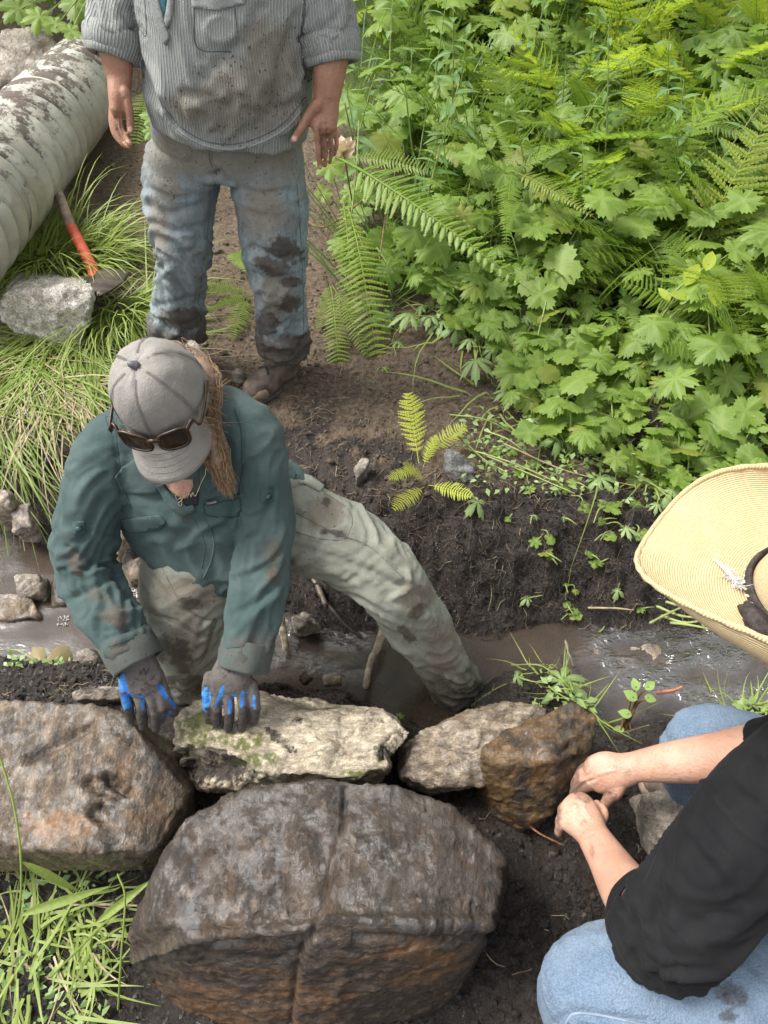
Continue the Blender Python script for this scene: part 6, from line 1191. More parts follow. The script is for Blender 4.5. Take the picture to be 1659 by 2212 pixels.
# plants one can pick out in the photograph
def frond_at(a, b, me, parent, up=None):
    a, b = np.array(J(*a)), np.array(J(*b)); L = np.linalg.norm(b-a); up = up if up is not None else (_C-(a+b)/2)/np.linalg.norm(_C-(a+b)/2)*.6+np.array([0, 0, .8])
    return part('frond', me, parent, Matrix.Translation(-Vector(parent.location)) @ frame_to(b-a, up, a, L*1.04))
def hero_fern(label, base, fr, meshes, cat='fern'):
    r = thing('fern', label, cat, tuple(J(*base)))
    for k, (a, b) in enumerate(fr): frond_at(a, b, meshes[k % len(meshes)], r)
    return r
hero_fern('large bracken fern arching down over the bank beside the standing person', (735, 420, 2.9), [((725, 340, 2.66), (1118, 535, 2.22)), ((735, 350, 2.75), (900, 320, 2.6)), ((745, 450, 2.70), (818, 690, 2.42)), ((735, 430, 2.75), (765, 600, 2.5)), ((760, 380, 2.66), (900, 440, 2.4))], [BRACK[2], NARROW, NARROW, NARROW, BRACK[2]])
hero_fern('bracken fern rising in the middle of the thicket', (1110, 460, 2.85), [((1105, 380, 2.6), (960, 300, 2.5)), ((1105, 370, 2.6), (1275, 430, 2.35)), ((1110, 360, 2.6), (1060, 240, 2.6)), ((1110, 370, 2.6), (1230, 300, 2.5)), ((1105, 380, 2.55), (1100, 500, 2.3))], [BRACK[2]])
hero_fern('fern with two long fronds reaching to the right edge of the picture', (1480, 330, 2.9), [((1460, 250, 2.85), (1700, 185, 2.75)), ((1470, 255, 2.85), (1690, 290, 2.6)), ((1465, 260, 2.85), (1475, 380, 2.6)), ((1460, 250, 2.85), (1330, 180, 2.85))], [LADY[0], BRACK[2]])
hero_fern('upright fern group at the right edge above the straw hat', (1590, 760, 2.5), [((1570, 740, 2.45), (1450, 470, 2.5)), ((1590, 740, 2.45), (1560, 430, 2.5)), ((1610, 740, 2.45), (1670, 400, 2.45)), ((1600, 700, 2.4), (1700, 560, 2.2)), ((1560, 720, 2.4), (1400, 590, 2.3)), ((1620, 760, 2.35), (1690, 690, 2.1)), ((1600, 760, 2.35), (1480, 720, 2.2))], LADY)
hero_fern('small green fern growing between the legs of the standing person', (540, 640, 2.80), [((545, 640, 2.78), (445, 605, 2.72)), ((545, 640, 2.78), (440, 665, 2.64)), ((540, 645, 2.78), (505, 690, 2.6)), ((545, 635, 2.80), (560, 560, 2.82)), ((540, 600, 2.8), (500, 520, 2.9))], [LADY[0], BRACK[2]])
hero_fern('small fern hanging over the bare path edge right of the boot', (715, 620, 2.7), [((710, 620, 2.68), (735, 765, 2.48)), ((712, 610, 2.70), (690, 680, 2.6)), ((715, 620, 2.66), (780, 710, 2.5))], [NARROW])
hero_fern('dark fern behind the pipe beside the hanging hand', (330, 230, 3.2), [((335, 190, 3.3), (290, 260, 3.1)), ((335, 200, 3.3), (345, 300, 3.1)), ((330, 150, 3.3), (300, 110, 3.2)), ((340, 170, 3.2), (395, 130, 3.1))], [LADY[0]])
hero_fern('small yellow-green fern rooted in the mud mound', (915, 1000, 2.12), [((908, 1000, 2.12), (880, 848, 2.12)), ((918, 985, 2.12), (1002, 912, 2.12)), ((903, 1010, 2.11), (848, 1028, 2.04)), ((915, 1050, 2.08), (858, 1090, 1.98)), ((925, 1050, 2.08), (1012, 1062, 2.00)), ((915, 1010, 2.10), (940, 940, 2.10)), ((920, 1040, 2.08), (875, 1000, 2.06))], YELLOW)
def leaf_at(name, me, parent, u, v, d, size, ang, tilt=.5, lean=0.0):
    """a single leaf whose tip points along the picture angle ang (degrees, 0 right, 90 down)"""
    c = np.array(J(u, v, d)); dirv = math.cos(math.radians(ang))*_R-math.sin(math.radians(ang))*(_U*.6+np.array([0, .35, 0])); up = (_C-c)/np.linalg.norm(_C-c)*tilt+np.array([lean, 0, 1.])*(1-tilt)
    return part(name, me, parent, Matrix.Translation(-Vector(parent.location)) @ frame_to(dirv, up, c-dirv/np.linalg.norm(dirv)*.3*size, size))
def hero_leafy(label, base, lv, meshes, stem=M_STEM, name='leafy_plant'):
    r = thing(name, label, 'plant', tuple(J(*base))); b = np.array(J(*base)); mb = MB()
    for k, (u, v, d, s, a) in enumerate(lv):
        leaf_at('leaf', meshes[k % len(meshes)], r, u, v, d, s, a, .55); p = np.array(J(u, v, d)); mb.add(*tube([b-b, (p-b)*.5+np.array([0, .02, .03]), p-b-.03*_F*0], [.0035, .003, .002], seg=5, n=8))
    me = mb.mesh('stem'); me.materials.append(stem); part('stem', me, r, Matrix()); return r
hero_leafy('leafy plant with one broad star-shaped leaf standing over the thicket', (1160, 620, 2.8), [(1150, 490, 2.62, .19, 60), (1090, 380, 2.75, .17, 200), (1240, 560, 2.6, .14, 20), (1060, 570, 2.65, .12, 150)], LEAVES)
hero_leafy('bright leafy plant with big lobed leaves at the thicket edge', (1130, 900, 2.42), [(1100, 818, 2.33, .165, 120), (1265, 742, 2.40, .13, 40), (1180, 650, 2.45, .14, 60), (1230, 830, 2.35, .15, 100), (1300, 780, 2.36, .11, 80)], LEAVES)
hero_leafy('lobed leafy plant with tilted leaves low beside the standing person', (740, 470, 3.0), [(712, 372, 2.92, .15, 90), (770, 420, 2.85, .13, 30), (690, 420, 2.95, .10, 160), (800, 570, 2.7, .12, 60), (850, 590, 2.65, .14, 40)], LEAVES)
hero_leafy('broad-leaved plant leaning out at the right above the hat', (1560, 900, 2.35), [(1510, 770, 2.3, .16, 200), (1590, 830, 2.25, .15, 60), (1630, 900, 2.2, .14, 40), (1480, 900, 2.25, .12, 120), (1450, 690, 2.4, .12, 200), (1590, 960, 2.15, .12, 20)], LEAVES)
hero_leafy('pair of lobed leaves beside the hanging hand of the standing person', (345, 290, 3.1), [(328, 238, 3.0, .15, 240), (332, 290, 3.0, .11, 70)], LEAVES)
hero_leafy('leafy plant hanging over the bank at the top left corner', (230, -40, 3.9), [(25, 30, 3.7, .22, 120), (80, 50, 3.65, .2, 100), (120, 60, 3.6, .13, 80), (165, 20, 3.7, .2, 90), (230, 40, 3.6, .26, 80), (200, 10, 3.8, .22, 120), (60, 5, 3.9, .25, 60), (280, 20, 3.7, .2, 70), (150, 75, 3.5, .12, 100)], [leaf for leaf in LEAVES])
hero_leafy('tall leafy branch with pale pointed leaves at the right', (1400, 740, 2.4), [(1490, 600, 2.3, .11, 300), (1530, 570, 2.3, .09, 290), (1480, 640, 2.28, .07, 200), (1540, 640, 2.25, .07, 60), (1440, 640, 2.3, .06, 240), (1420, 690, 2.3, .06, 200)], [oval_leaf('leaf', .22, .2, .2, 5, M_FERN_B)])
hero_leafy('tall herb with pointed leaves rising at the dark trunk', (880, 330, 3.2), [(900, 180, 3.1, .11, 300), (905, 230, 3.05, .10, 200), (960, 170, 3.1, .10, 320), (985, 200, 3.05, .09, 20), (935, 210, 3.05, .1, 30), (880, 150, 3.1, .09, 240), (965, 120, 3.15, .08, 280), (890, 110, 3.2, .08, 270)], OVALS)
# leaves cut and dropped on the mud
seedl = hero_leafy('green seedling with round leaves growing from the mud by the stream', (1346, 1592, 1.95), [(1374, 1484, 1.88, .034, 260), (1400, 1484, 1.88, .034, 320), (1368, 1506, 1.885, .040, 220), (1400, 1507, 1.885, .033, 20), (1356, 1543, 1.90, .036, 200), (1341, 1576, 1.92, .032, 180), (1364, 1582, 1.92, .032, 80)], [oval_leaf('leaf', .34, .12, .1, 6, leaf_mat('seedling_leaf', (.20, .33, .08), (.30, .42, .12), None, .3))], M_STEMR, 'seedling')
def fallen(label, u, v, z, size, ang, me, stem=None, name='fallen_leaf'):
    x, y, _ = G(u, v, z); zz = gz(x, y)+.012; r = thing(name, label, 'leaf', (x, y, zz)); part('leaf', me, r, Matrix.Rotation(ang, 4, 'Z') @ Matrix.Rotation(PR.uniform(-.3, .3), 4, 'Y') @ Matrix.Scale(size, 4))
    V, F = tube([Vector((0, 0, 0)), Vector((-.35*size*math.cos(ang), -.35*size*math.sin(ang), .01)), Vector((-.8*size*math.cos(ang+.3), -.8*size*math.sin(ang+.3), .0))], [.0022, .002, .0015], seg=5, n=8); m_ = mesh_np('leaf_stalk', V, F); m_.materials.append(M_STEM); part('leaf_stalk', m_, r, Matrix()); return r
fallen('pale lobed leaf fallen on the mud beside the stream', 1205, 1462, .13, .15, -.6, LEAVES_CUT[0]); fallen('small pale leaf hanging over the stream edge', 1120, 1468, .13, .08, 2.6, LEAVES_CUT[1])
fallen('yellow-green lobed leaf fallen on the wet bank below the yellow fern', 1018, 1142, .18, .09, -1.0, LEAVES_CUT[1]); fallen('crumpled green leaf on the bank left of the hat', 1290, 1150, .17, .09, .6, LEAVES[2]); fallen('cut leaf lying below the bank left of the hat brim', 1330, 1185, .15, .07, -.5, LEAVES_CUT[0])
fallen('small lobed leaf lying alone on the dirt by the path edge', 858, 752, .22, .085, 1.2, LEAVES_CUT[0]); fallen('tiny pale leaf lying on the brown dirt mound', 828, 795, .22, .04, .4, LEAVES_CUT[1]); fallen('tiny green leaf in the mud before the pale rock', 862, 1512, .13, .03, .4, LEAVES[0])
fallen('yellowed leaf lying at the thicket foot', 985, 740, .22, .07, .2, LEAVES_CUT[0]); fallen('floating green leaf at the stream far edge', 1395, 1392, .01, .06, .2, LEAVES[1])
fallen('broad wilted leaf hanging over the rocks at the left edge', 60, 1400, .12, .24, -.4, lobed_leaf('leaf', 5, .5, 4, 31, droop=1.0, mat=leaf_mat('wilted_leaf', (.19, .16, .075), (.28, .22, .12), (.28, .24, .12), .15)))
for k in range(70):
    u, v = PR.uniform(1050, 1420), PR.uniform(1000, 1300)
    if (u-1050)*.8 < (v-1030)*1.0-80 and PR.random() < .8: continue
    fallen('scrap of cut leaf trodden into the mud below the thicket', u, v, .17, PR.uniform(.025, .06), PR.uniform(0, 6.28), PR.choice(LEAVES_CUT+LEAVES))['group'] = 'scraps of cut leaf on the bank'
r_ = thing('withered_flower', 'withered pinkish cream flower beside the hand of the standing person', 'flower', tuple(J(742, 318, 2.65)))
M_PET = leaf_mat('withered_petal', (.50, .34, .24), (.62, .50, .36), (.45, .2, .15), .25)
for k in range(7): part('petal', oval_leaf('petal', .42, .5, .5, k, M_PET), r_, frame_to((math.cos(k*.9)*.5, -.3+math.sin(k*.9)*.5, .6-.25*(k > 3)), (0, -1, .3), (0, 0, -.02), .055))
V, F = tube([Vector((0, 0, -.02)), Vector((.01, .03, -.12)), Vector((.03, .06, -.3))], [.004, .003, .003], seg=6); m_ = mesh_np('stem', V, F); m_.materials.append(M_STEMR); part('stem', m_, r_, Matrix())
# undergrowth that reads as one mass: small leaves low between the plants
def leaf_cloud(name, pts, sizes, mat, tiltz=.6, aspect=.55):
    n = len(pts); a = NR.uniform(0, 6.28, n); d = np.c_[np.cos(a), np.sin(a), NR.uniform(-.5, .4, n)]; d /= np.linalg.norm(d, axis=1)[:, None]; up = NR.normal(size=(n, 3))*.45+[0, -.25, 1]; sd = np.cross(up, d); sd /= np.linalg.norm(sd, axis=1)[:, None]; u2 = np.cross(d, sd); s = sizes[:, None]
    V = np.stack([pts, pts+d*s*.45+sd*s*aspect*.5+u2*s*.08, pts+d*s-u2*s*.12, pts+d*s*.45-sd*s*aspect*.5+u2*s*.08], 1).reshape(-1, 3); o = obj(name, mesh_np(name, V, np.arange(4*n).reshape(-1, 4), False), mat); return tag(o, kind='stuff')
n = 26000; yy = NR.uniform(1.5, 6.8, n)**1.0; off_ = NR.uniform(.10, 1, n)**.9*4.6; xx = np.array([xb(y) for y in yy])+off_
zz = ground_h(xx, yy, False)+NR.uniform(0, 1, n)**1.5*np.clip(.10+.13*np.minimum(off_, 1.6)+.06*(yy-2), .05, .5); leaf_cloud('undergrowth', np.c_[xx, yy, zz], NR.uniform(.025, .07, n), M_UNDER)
n = 9000; yy = NR.uniform(4.2, 9.5, n); xx = NR.uniform(-.5, 6.5, n); zz = ground_h(xx, yy, False)+NR.uniform(0, 1, n)*.9; leaf_cloud('far_thicket', np.c_[xx, yy, zz], NR.uniform(.06, .14, n), M_FERN_B)
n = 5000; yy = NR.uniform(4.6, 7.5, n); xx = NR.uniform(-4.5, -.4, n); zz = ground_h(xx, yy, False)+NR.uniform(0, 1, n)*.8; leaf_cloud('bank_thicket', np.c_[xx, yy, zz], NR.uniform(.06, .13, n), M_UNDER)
# grasses
def blades(name, roots, dirs, L, w, mat, droop=(.5, 1.2), n=6, kind='stuff', lift=(.6, 1.2)):
    k = len(roots); t_ = np.linspace(0, 1, n); h = NR.uniform(*lift, k); dr = NR.uniform(*droop, k); d = np.c_[dirs, np.zeros(k)]; d /= np.linalg.norm(d, axis=1)[:, None]
    P = roots[:, None]+d[:, None]*(L[:, None]*t_*(1-.15*t_))[:, :, None]; P[:, :, 2] += L[:, None]*(h[:, None]*t_-dr[:, None]*t_**2)
    P[:, :, :2] += (NR.normal(size=(k, 1, 2))*.05*t_[None, :, None]**2)
    g = ground_h(P[:, :, 0].ravel(), P[:, :, 1].ravel(), False).reshape(k, n); P[:, :, 2] = np.maximum(P[:, :, 2], g+.008+.03*NR.uniform(0, 1, (k, 1)))
    sd = np.stack([-d[:, 1], d[:, 0], NR.uniform(-.4, .4, k)], 1)[:, None]*(1.0*w[:, None]*(1-t_**2.2)*.5+.0002)[:, :, None]; V = np.stack([P-sd, P+sd], 2).reshape(-1, 3)
    i = (np.arange(k)[:, None]*2*n+2*np.arange(n-1)[None]).ravel(); o = obj(name, mesh_np(name, V, np.stack([i, i+1, i+3, i+2], 1)), mat); return tag(o, kind=kind)
def tuft(cu, cv, z, n, r, L, w, fan=(0, 6.28), **kw):
    c = np.array(G(cu, cv, z)); a = NR.uniform(*fan, n); q = r*np.sqrt(NR.uniform(0, 1, n)); ro = np.c_[c[0]+q*np.cos(a), c[1]+q*np.sin(a)]; ro = np.c_[ro, ground_h(ro[:, 0], ro[:, 1], False)]; b = a+NR.normal(size=n)*.5
    return ro, np.c_[np.cos(b), np.sin(b)], L*NR.uniform(.55, 1.1, n), w*NR.uniform(.6, 1.2, n)
def join(*ts): return [np.concatenate(x) for x in zip(*ts)]
ro, d, L, w = join(tuft(105, 560, .25, 330, .10, .42, .0075), tuft(150, 570, .25, 250, .12, .40, .0065, (-1.6, 1.0)), tuft(250, 660, .24, 230, .14, .34, .006, (-1.9, .6)), tuft(60, 590, .25, 140, .10, .34, .007, (1.2, 4.6)))
blades('grass', ro, d, L, w, M_GRASS, (.5, 1.1), lift=(.5, 1.2))
ro, d, L, w = join(tuft(120, 740, .2, 220, .30, .46, .0055, (-2.6, -.6)), tuft(30, 760, .2, 150, .26, .50, .0055, (-2.4, -.7)), tuft(230, 760, .18, 120, .26, .40, .0055, (-2.9, -.4)), tuft(-40, 860, .2, 90, .25, .50, .006, (-2.0, -.4)), tuft(180, 720, .2, 260, .25, .36, .005, (-3.1, .4)))
blades('cut_grass', ro, d, L, w, M_GRASS, (.35, .8), lift=(.05, .45))
ro, d, L, w = join(tuft(60, 780, .2, 120, .35, .5, .004, (-2.6, -.4)), tuft(200, 760, .2, 90, .3, .45, .004, (-2.9, -.3))); ro, d, L, w = join((ro, d, L, w), tuft(60, 760, .2, 110, .4, .4, .004), tuft(200, 800, .18, 70, .3, .35, .004), tuft(60, 2050, .0, 40, .2, .16, .004)); blades('dry_grass', ro, d, L, w, M_STRAWY, (.3, .7), lift=(.05, .4))
ro, d, L, w = join(tuft(70, 2030, .0, 110, .20, .16, .006), tuft(180, 1950, .02, 60, .14, .14, .006), tuft(40, 2170, .0, 80, .14, .15, .007), tuft(60, 1880, .03, 40, .16, .12, .006)); blades('grass_clippings', ro, d, L, w, M_GRASS, (.2, .6), lift=(.0, .4))
ro, d, L, w = join(*[tuft(u, v, z, n, .16, .30, .006) for u, v, z, n in ((1300, 990, .2, 12), (1500, 1030, .2, 40), (1200, 950, .22, 10), (1600, 1040, .18, 50), (1060, 860, .22, 20), (1420, 980, .2, 30), (960, 720, .22, 14))]); blades('thicket_grass', ro, d, L, w, M_GRASS, (.3, .8), lift=(.1, .8))
ro, d, L, w = join(*[tuft(PR.uniform(760, 1600), PR.uniform(60, 600), .35, 24, .10, .55, .006) for _ in range(46)]); blades('tall_grass', ro, d, L, w, M_UNDER, (.3, .9), lift=(.9, 1.6), n=8)
n = 190; pts = np.array([G(NR.uniform(-20, 230), NR.uniform(1880, 2212), .0) for _ in range(n)]); pts[:, 2] = ground_h(pts[:, 0], pts[:, 1], False)+NR.uniform(.004, .03, n); leaf_cloud('leaf_clippings', pts, NR.uniform(.010, .032, n), M_LEAF_CUT)
n = 700; pts = np.array([G(NR.uniform(980, 1659), NR.uniform(930, 1110), .2) for _ in range(n)]); pts[:, 2] = ground_h(pts[:, 0], pts[:, 1], False)+NR.uniform(.005, .05, n); leaf_cloud('cut_greenery', pts, NR.uniform(.010, .028, n), M_LEAF_CUT)
n = 160; pts = np.array([G(NR.uniform(0, 240), NR.uniform(1370, 1440), .08) for _ in range(n)]); pts[:, 2] = ground_h(pts[:, 0], pts[:, 1], False)+NR.uniform(.004, .02, n); leaf_cloud('bank_clippings', pts, NR.uniform(.008, .024, n), M_LEAF_CUT)
# two long grass stems in the near left corner
def long_stem(label, line, lv):
    r = thing('grass_stem', label, 'grass', tuple(J(*line[0]))); L0 = Vector(r.location); V, F = tube([Vector(J(*p))-L0 for p in line], [.0022]*len(line), seg=6, n=24); m_ = mesh_np('stem', V, F); m_.materials.append(M_GRASS); part('stem', m_, r, Matrix())
    for a, b in lv:
        a, b = np.array(J(*a)), np.array(J(*b)); part('leaf', oval_leaf('leaf', .055, .5, .12, 3, M_GRASS), r, Matrix.Translation(-L0) @ frame_to(b-a, (_C-a), a, np.linalg.norm(b-a)))
long_stem('long green grass stem with two blades leaning over the left boulder', [(-10, 2080, 1.42), (38, 1980, 1.42), (45, 1860, 1.40), (30, 1740, 1.40), (-5, 1620, 1.40)], [((40, 1978, 1.42), (235, 1915, 1.45)), ((44, 1860, 1.40), (180, 1930, 1.46))])
long_stem('long grass stem beside the front boulder with a broad pale blade', [(110, 2110, 1.5), (260, 1960, 1.47)], [((205, 1996, 1.46), (322, 1905, 1.44))])
long_stem('thin upright grass stem in the clippings left of the front boulder', [(255, 2180, 1.5), (262, 2060, 1.45), (270, 1940, 1.43), (255, 1890, 1.43)], [])
for p in PROTOS:
    for c in list(p.children): bpy.data.objects.remove(c)
    bpy.data.objects.remove(p)
# dark tree at the back, its roots and a few leaning stems
def far_tree(x, y, h, label, k):
    r = thing('tree', label, 'tree', (x, y, gz(x, y)), 'trees standing round the clearing'); V, F = tube([Vector((0, 0, -.3)), Vector((.1, .05, h*.45)), Vector((0, 0, h*.95))], [.22, .16, .05], seg=10, n=14); m_ = mesh_np('trunk', V, F); m_.materials.append(M_BARK); part('trunk', m_, r, Matrix())
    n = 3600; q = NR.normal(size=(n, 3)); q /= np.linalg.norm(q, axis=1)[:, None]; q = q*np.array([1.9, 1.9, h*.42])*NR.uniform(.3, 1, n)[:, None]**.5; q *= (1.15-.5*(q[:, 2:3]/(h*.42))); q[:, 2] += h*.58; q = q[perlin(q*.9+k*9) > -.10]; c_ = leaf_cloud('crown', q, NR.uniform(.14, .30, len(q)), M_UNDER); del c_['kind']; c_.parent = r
for k, (x, y, h, lb) in enumerate([(5.2, 13.5, 11, 'tall leafy tree beyond the bright ferns'), (8.6, 11.0, 10, 'broad tree beyond the ferns at the right'), (-3.2, 14.5, 9, 'tall tree behind the standing person'), (8.8, 5.2, 9, 'leafy tree standing far to the right'), (1.4, 15.0, 12, 'tallest tree at the back of the clearing'), (7.4, 15.0, 12, 'tall dark tree behind the ferns')]): far_tree(x, y, h, lb, k)
tr = thing('tree', 'dark tree trunk half hidden behind the leafy herbs', 'tree', (.45, 4.3, gz(.45, 4.3)))
V, F = voxel(*(lambda m: (m.add(*tube([Vector((.40, 4.35, .1)), Vector((.42, 4.4, 1.1)), Vector((.35, 4.5, 2.6)), Vector((.3, 4.6, 5))], [.24, .19, .17, .13], seg=16, n=26)), m.add(*tube([Vector((.45, 4.3, .5)), Vector((.75, 4.1, .35)), Vector((1.1, 3.95, .25))], [.10, .07, .04])), m.add(*tube([Vector((.35, 4.3, .5)), Vector((.1, 4.1, .4)), Vector((-.1, 3.9, .3))], [.10, .07, .04])), m.data())[-1])(MB()), .03)
V = V+vnormals(V, F)*(.03*fbm(np.c_[V[:, 0]*9, V[:, 1]*9, V[:, 2]*2], 4, ridged=True))[:, None]; obj('trunk', mesh_np('trunk', V, F), M_BARK, tr)
n = 5200; q = NR.normal(size=(n, 3)); q /= np.linalg.norm(q, axis=1)[:, None]; q = q*np.array([2.0, 1.6, 1.3])*NR.uniform(.35, 1, n)[:, None]**.5+np.array([.3, 4.9, 5.4]); q = q[perlin(q*1.4) > -.12]
cr = leaf_cloud('crown', q, NR.uniform(.08, .16, len(q)), M_UNDER); del cr['kind']; cr.parent = tr; cr.matrix_parent_inverse = Matrix.Translation(tr.location).inverted()
# ================================================================ pipe, shovel, sticks, roots, litter
t = NT('dirty_pipe_plastic'); o = t.obj(); g = t.n('ShaderNodeNewGeometry')
c = t.mix(t.ramp(t.noise(o, 5, 5), .35, .65), (.36, .355, .30), (.50, .49, .42)); c = t.mix(t.math('MULTIPLY', t.ramp(t.noise(o, 14, 6, .7), .45, .62), .55), c, (.30, .26, .20))
dm = t.ramp(t.math('ADD', t.math('MULTIPLY', t.noise(o, 11, 9, .78), 1.0), t.math('MULTIPLY', t.attr('top'), .26)), .585, .68)
c = t.mix(t.math('MULTIPLY', dm, .92), c, t.mix(t.noise(o, 120, 4), (.030, .021, .016), (.12, .09, .066)))
M_PIPE = t.done(t.bsdf(c, t.math('ADD', .38, t.math('MULTIPLY', dm, .5)), t.bump(t.math('MULTIPLY', dm, t.noise(o, 140, 4)), .6, .006)))
pa, pb = np.array(J(194, 168, 3.95)), np.array(J(-12, 392, 2.78)); pb = pb+(pb-pa)/np.linalg.norm(pb-pa)*.62; ax = (pb-pa); Lp = np.linalg.norm(ax); ax /= Lp
sA = np.cross(ax, [0, 0, 1.]); sA /= np.linalg.norm(sA); sB = np.cross(sA, ax); n_, m_ = 72, 420; ss = np.linspace(0, Lp, m_); tt = np.linspace(0, 2*np.pi, n_, endpoint=False)
PITCH = .112; SS, TT = np.meshgrid(ss, tt, indexing='ij'); phs = (SS/PITCH+TT/6.2832) % 1
Rr = .148+.050*np.sqrt(np.clip(1-(2*phs-1)**2, 0, 1))**.8+.0035*np.exp(-((phs-.5)/.05)**2); Rr = Rr+.003*fbm(np.c_[SS.ravel()*3, np.cos(TT).ravel()*1.2, np.sin(TT).ravel()*1.2], 3).reshape(Rr.shape)
V = pa+SS[..., None]*ax+(np.cos(TT)*Rr)[..., None]*sA+(np.sin(TT)*Rr)[..., None]*sB; topv = np.sin(TT).ravel()
i = (np.arange(m_-1)[:, None]*n_+np.arange(n_)[None]).ravel(); k = (np.arange(m_-1)[:, None]*n_+(np.arange(n_)[None]+1) % n_).ravel()
pipe = thing('culvert_pipe', 'dirty grey-white corrugated culvert pipe lying on the bank', 'pipe', tuple((pa+pb)/2+[0, 0, -.24]))
me = mesh_np('pipe_wall', V.reshape(-1, 3), np.stack([i, i+n_, k+n_, k], 1)); attr(me, 'top', topv*.6); po = obj('pipe_wall', me, M_PIPE, pipe); md = po.modifiers.new('thick', 'SOLIDIFY'); md.thickness = .006; md.offset = -1
for q in (.40, .82):
    s0 = q*Lp; ring = [pa+ax*s0+.1925*(math.cos(a)*sA+math.sin(a)*sB)+ax*PITCH*a/6.2832*0 for a in np.linspace(0, 2*np.pi, 60)]; Vt, Ft = tube(np.array(ring), [(.012, .0035)]*60, ax, seg=8, n=120, cap=False); me = mesh_np('coupling_band', Vt, Ft); attr(me, 'top', np.zeros(len(Vt))); obj('coupling_band', me, M_PIPE, pipe)
# shovel
M_WOOD = plain('weathered_handle', (.27, .20, .15), .75, .35, 30, .4); M_ORANGE = plain('orange_grip_paint', (.46, .075, .030), .55, .3, 26, .3); M_STEEL = plain('rusty_blade', (.075, .062, .045), .5, .5, 18, .4, Metallic=.5)
sh = thing('shovel', 'shovel with orange lower handle lying in the grass beside the pipe', 'shovel', tuple(J(200, 590, 2.78)))
h0, h1, h2, h3 = J(112, 380, 3.02), J(155, 492, 2.86), J(196, 572, 2.72), J(208, 604, 2.655)
for nm, a, b, r, m in (('handle', h0, h1, .0185, M_WOOD), ('orange_sleeve', h1, h2, .0205, M_ORANGE), ('socket', h2, h3, .0200, M_ORANGE)):
    V, F = tube([a, (a+b)/2, b], [r, r*1.03, r], seg=16, n=16); V = V+.0012*fbm(V*40, 3)[:, None]; obj(nm, mesh_np(nm, V, F), m, sh)
e0, e1, tip = np.array(J(182, 602, 2.66)), np.array(J(280, 588, 2.68)), np.array(J(214, 640, 2.54)); nu, nv = 15, 12; V = []
for j in range(nv):
    q = j/(nv-1); wq = (1-q**3)
    for i_ in range(nu):
        p = i_/(nu-1); a = e0+(e1-e0)*(.5+(p-.5)*wq); ctr = (e0+e1)/2; V.append(a+(tip-ctr)*q*1.0+np.array([0, -.02, -.045])*(4*(p-.5)**2)*0+np.array([0, .012, .018])*math.sin(math.pi*p)*(1-q*.6))
V = np.array(V); i = (np.arange(nv-1)[:, None]*nu+np.arange(nu-1)[None]).ravel(); bo_ = obj('blade', mesh_np('blade', V, np.stack([i, i+1, i+nu+1, i+nu], 1)), M_STEEL, sh); md = bo_.modifiers.new('thick', 'SOLIDIFY'); md.thickness = .003
# sticks, stakes and roots
def stick(name, label, pts, r, mat, cat='stick', knots=.15):
    P = [np.array(J(*p)) for p in pts]; o_ = P[0]; V, F = tube([p-o_ for p in P], list(np.linspace(r, r*.6, len(P))), seg=10, n=8*len(P)); V = V+vnormals(V, F)*(r*knots*2*fbm(V*60+len(label), 3))[:, None]
    o = obj(name, mesh_np(name, V, F), mat); o.location = o_; return tag(o, label, cat)
M_WETWOOD = plain('wet_wood', (.085, .062, .040), .35, .6, 40, .6); M_PALEWOOD = plain('pale_branch', (.24, .20, .13), .45, .55, 50, .6); M_ROOT = plain('black_root', (.028, .020, .015), .55, .5, 50, .5); M_RED = plain('red_twig', (.26, .10, .055), .5, .5, 60, .4)
stick('branch', 'pale wet branch sticking out of the muddy pool beside the leg', [(828, 1358, 2.06), (815, 1400, 2.02), (800, 1430, 2.0), (790, 1482, 1.96)], .0125, M_PALEWOOD)
stick('root', 'black root dipping from the bank into the stream', [(690, 1285, 2.12), (720, 1320, 2.09), (745, 1350, 2.08), (780, 1378, 2.07)], .007, M_ROOT, 'root'); stick('root', 'short brown root in the bank above the black root', [(672, 1240, 2.14), (690, 1275, 2.11), (702, 1305, 2.09)], .011, M_WETWOOD, 'root')
stick('stake', 'weathered wooden stake standing in the stream behind the sleeve cuff', [(602, 1270, 2.09), (606, 1330, 2.07), (618, 1400, 2.06)], .016, M_PALEWOOD, 'stake'); stick('stake', 'flat brown stake standing in the mud between arm and chest', [(268, 1125, 2.25), (258, 1175, 2.24), (252, 1222, 2.24)], .020, M_PALEWOOD, 'stake')
stick('twig', 'red-brown twig lying at the near edge of the stream', [(1420, 1496, 1.93), (1450, 1492, 1.93), (1473, 1484, 1.93)], .0055, M_RED, 'twig'); stick('twig', 'pale straight straw lying on the dark bank left of the hat', [(1272, 1313, 2.10), (1330, 1314, 2.10), (1368, 1318, 2.09)], .0035, M_STRAWY, 'twig')
stick('twig', 'dark stick rising from the water in front of the rapid', [(1222, 1385, 2.06), (1228, 1410, 2.04), (1240, 1440, 2.02)], .006, M_WETWOOD, 'twig'); stick('twig', 'thin brown twig in the mud below the near fist', [(1135, 1775, 1.64), (1165, 1800, 1.63), (1215, 1825, 1.63)], .0028, M_RED, 'twig')
stick('stem', 'long reddish fallen stem crossing the thicket toward the right', [(1400, 760, 2.5), (1520, 690, 2.45), (1680, 640, 2.4)], .0035, M_STEMR, 'stem'); stick('stem', 'bent brown stem with a kink beside the standing legs', [(640, 460, 3.1), (700, 490, 2.9), (800, 420, 2.75), (838, 400, 2.72), (820, 560, 2.6)], .0040, M_STEMR, 'stem'); stick('stem', 'thin yellow upright stem beside the withered flower', [(760, 460, 2.75), (770, 360, 2.72), (775, 260, 2.72)], .0035, M_STEM, 'stem')
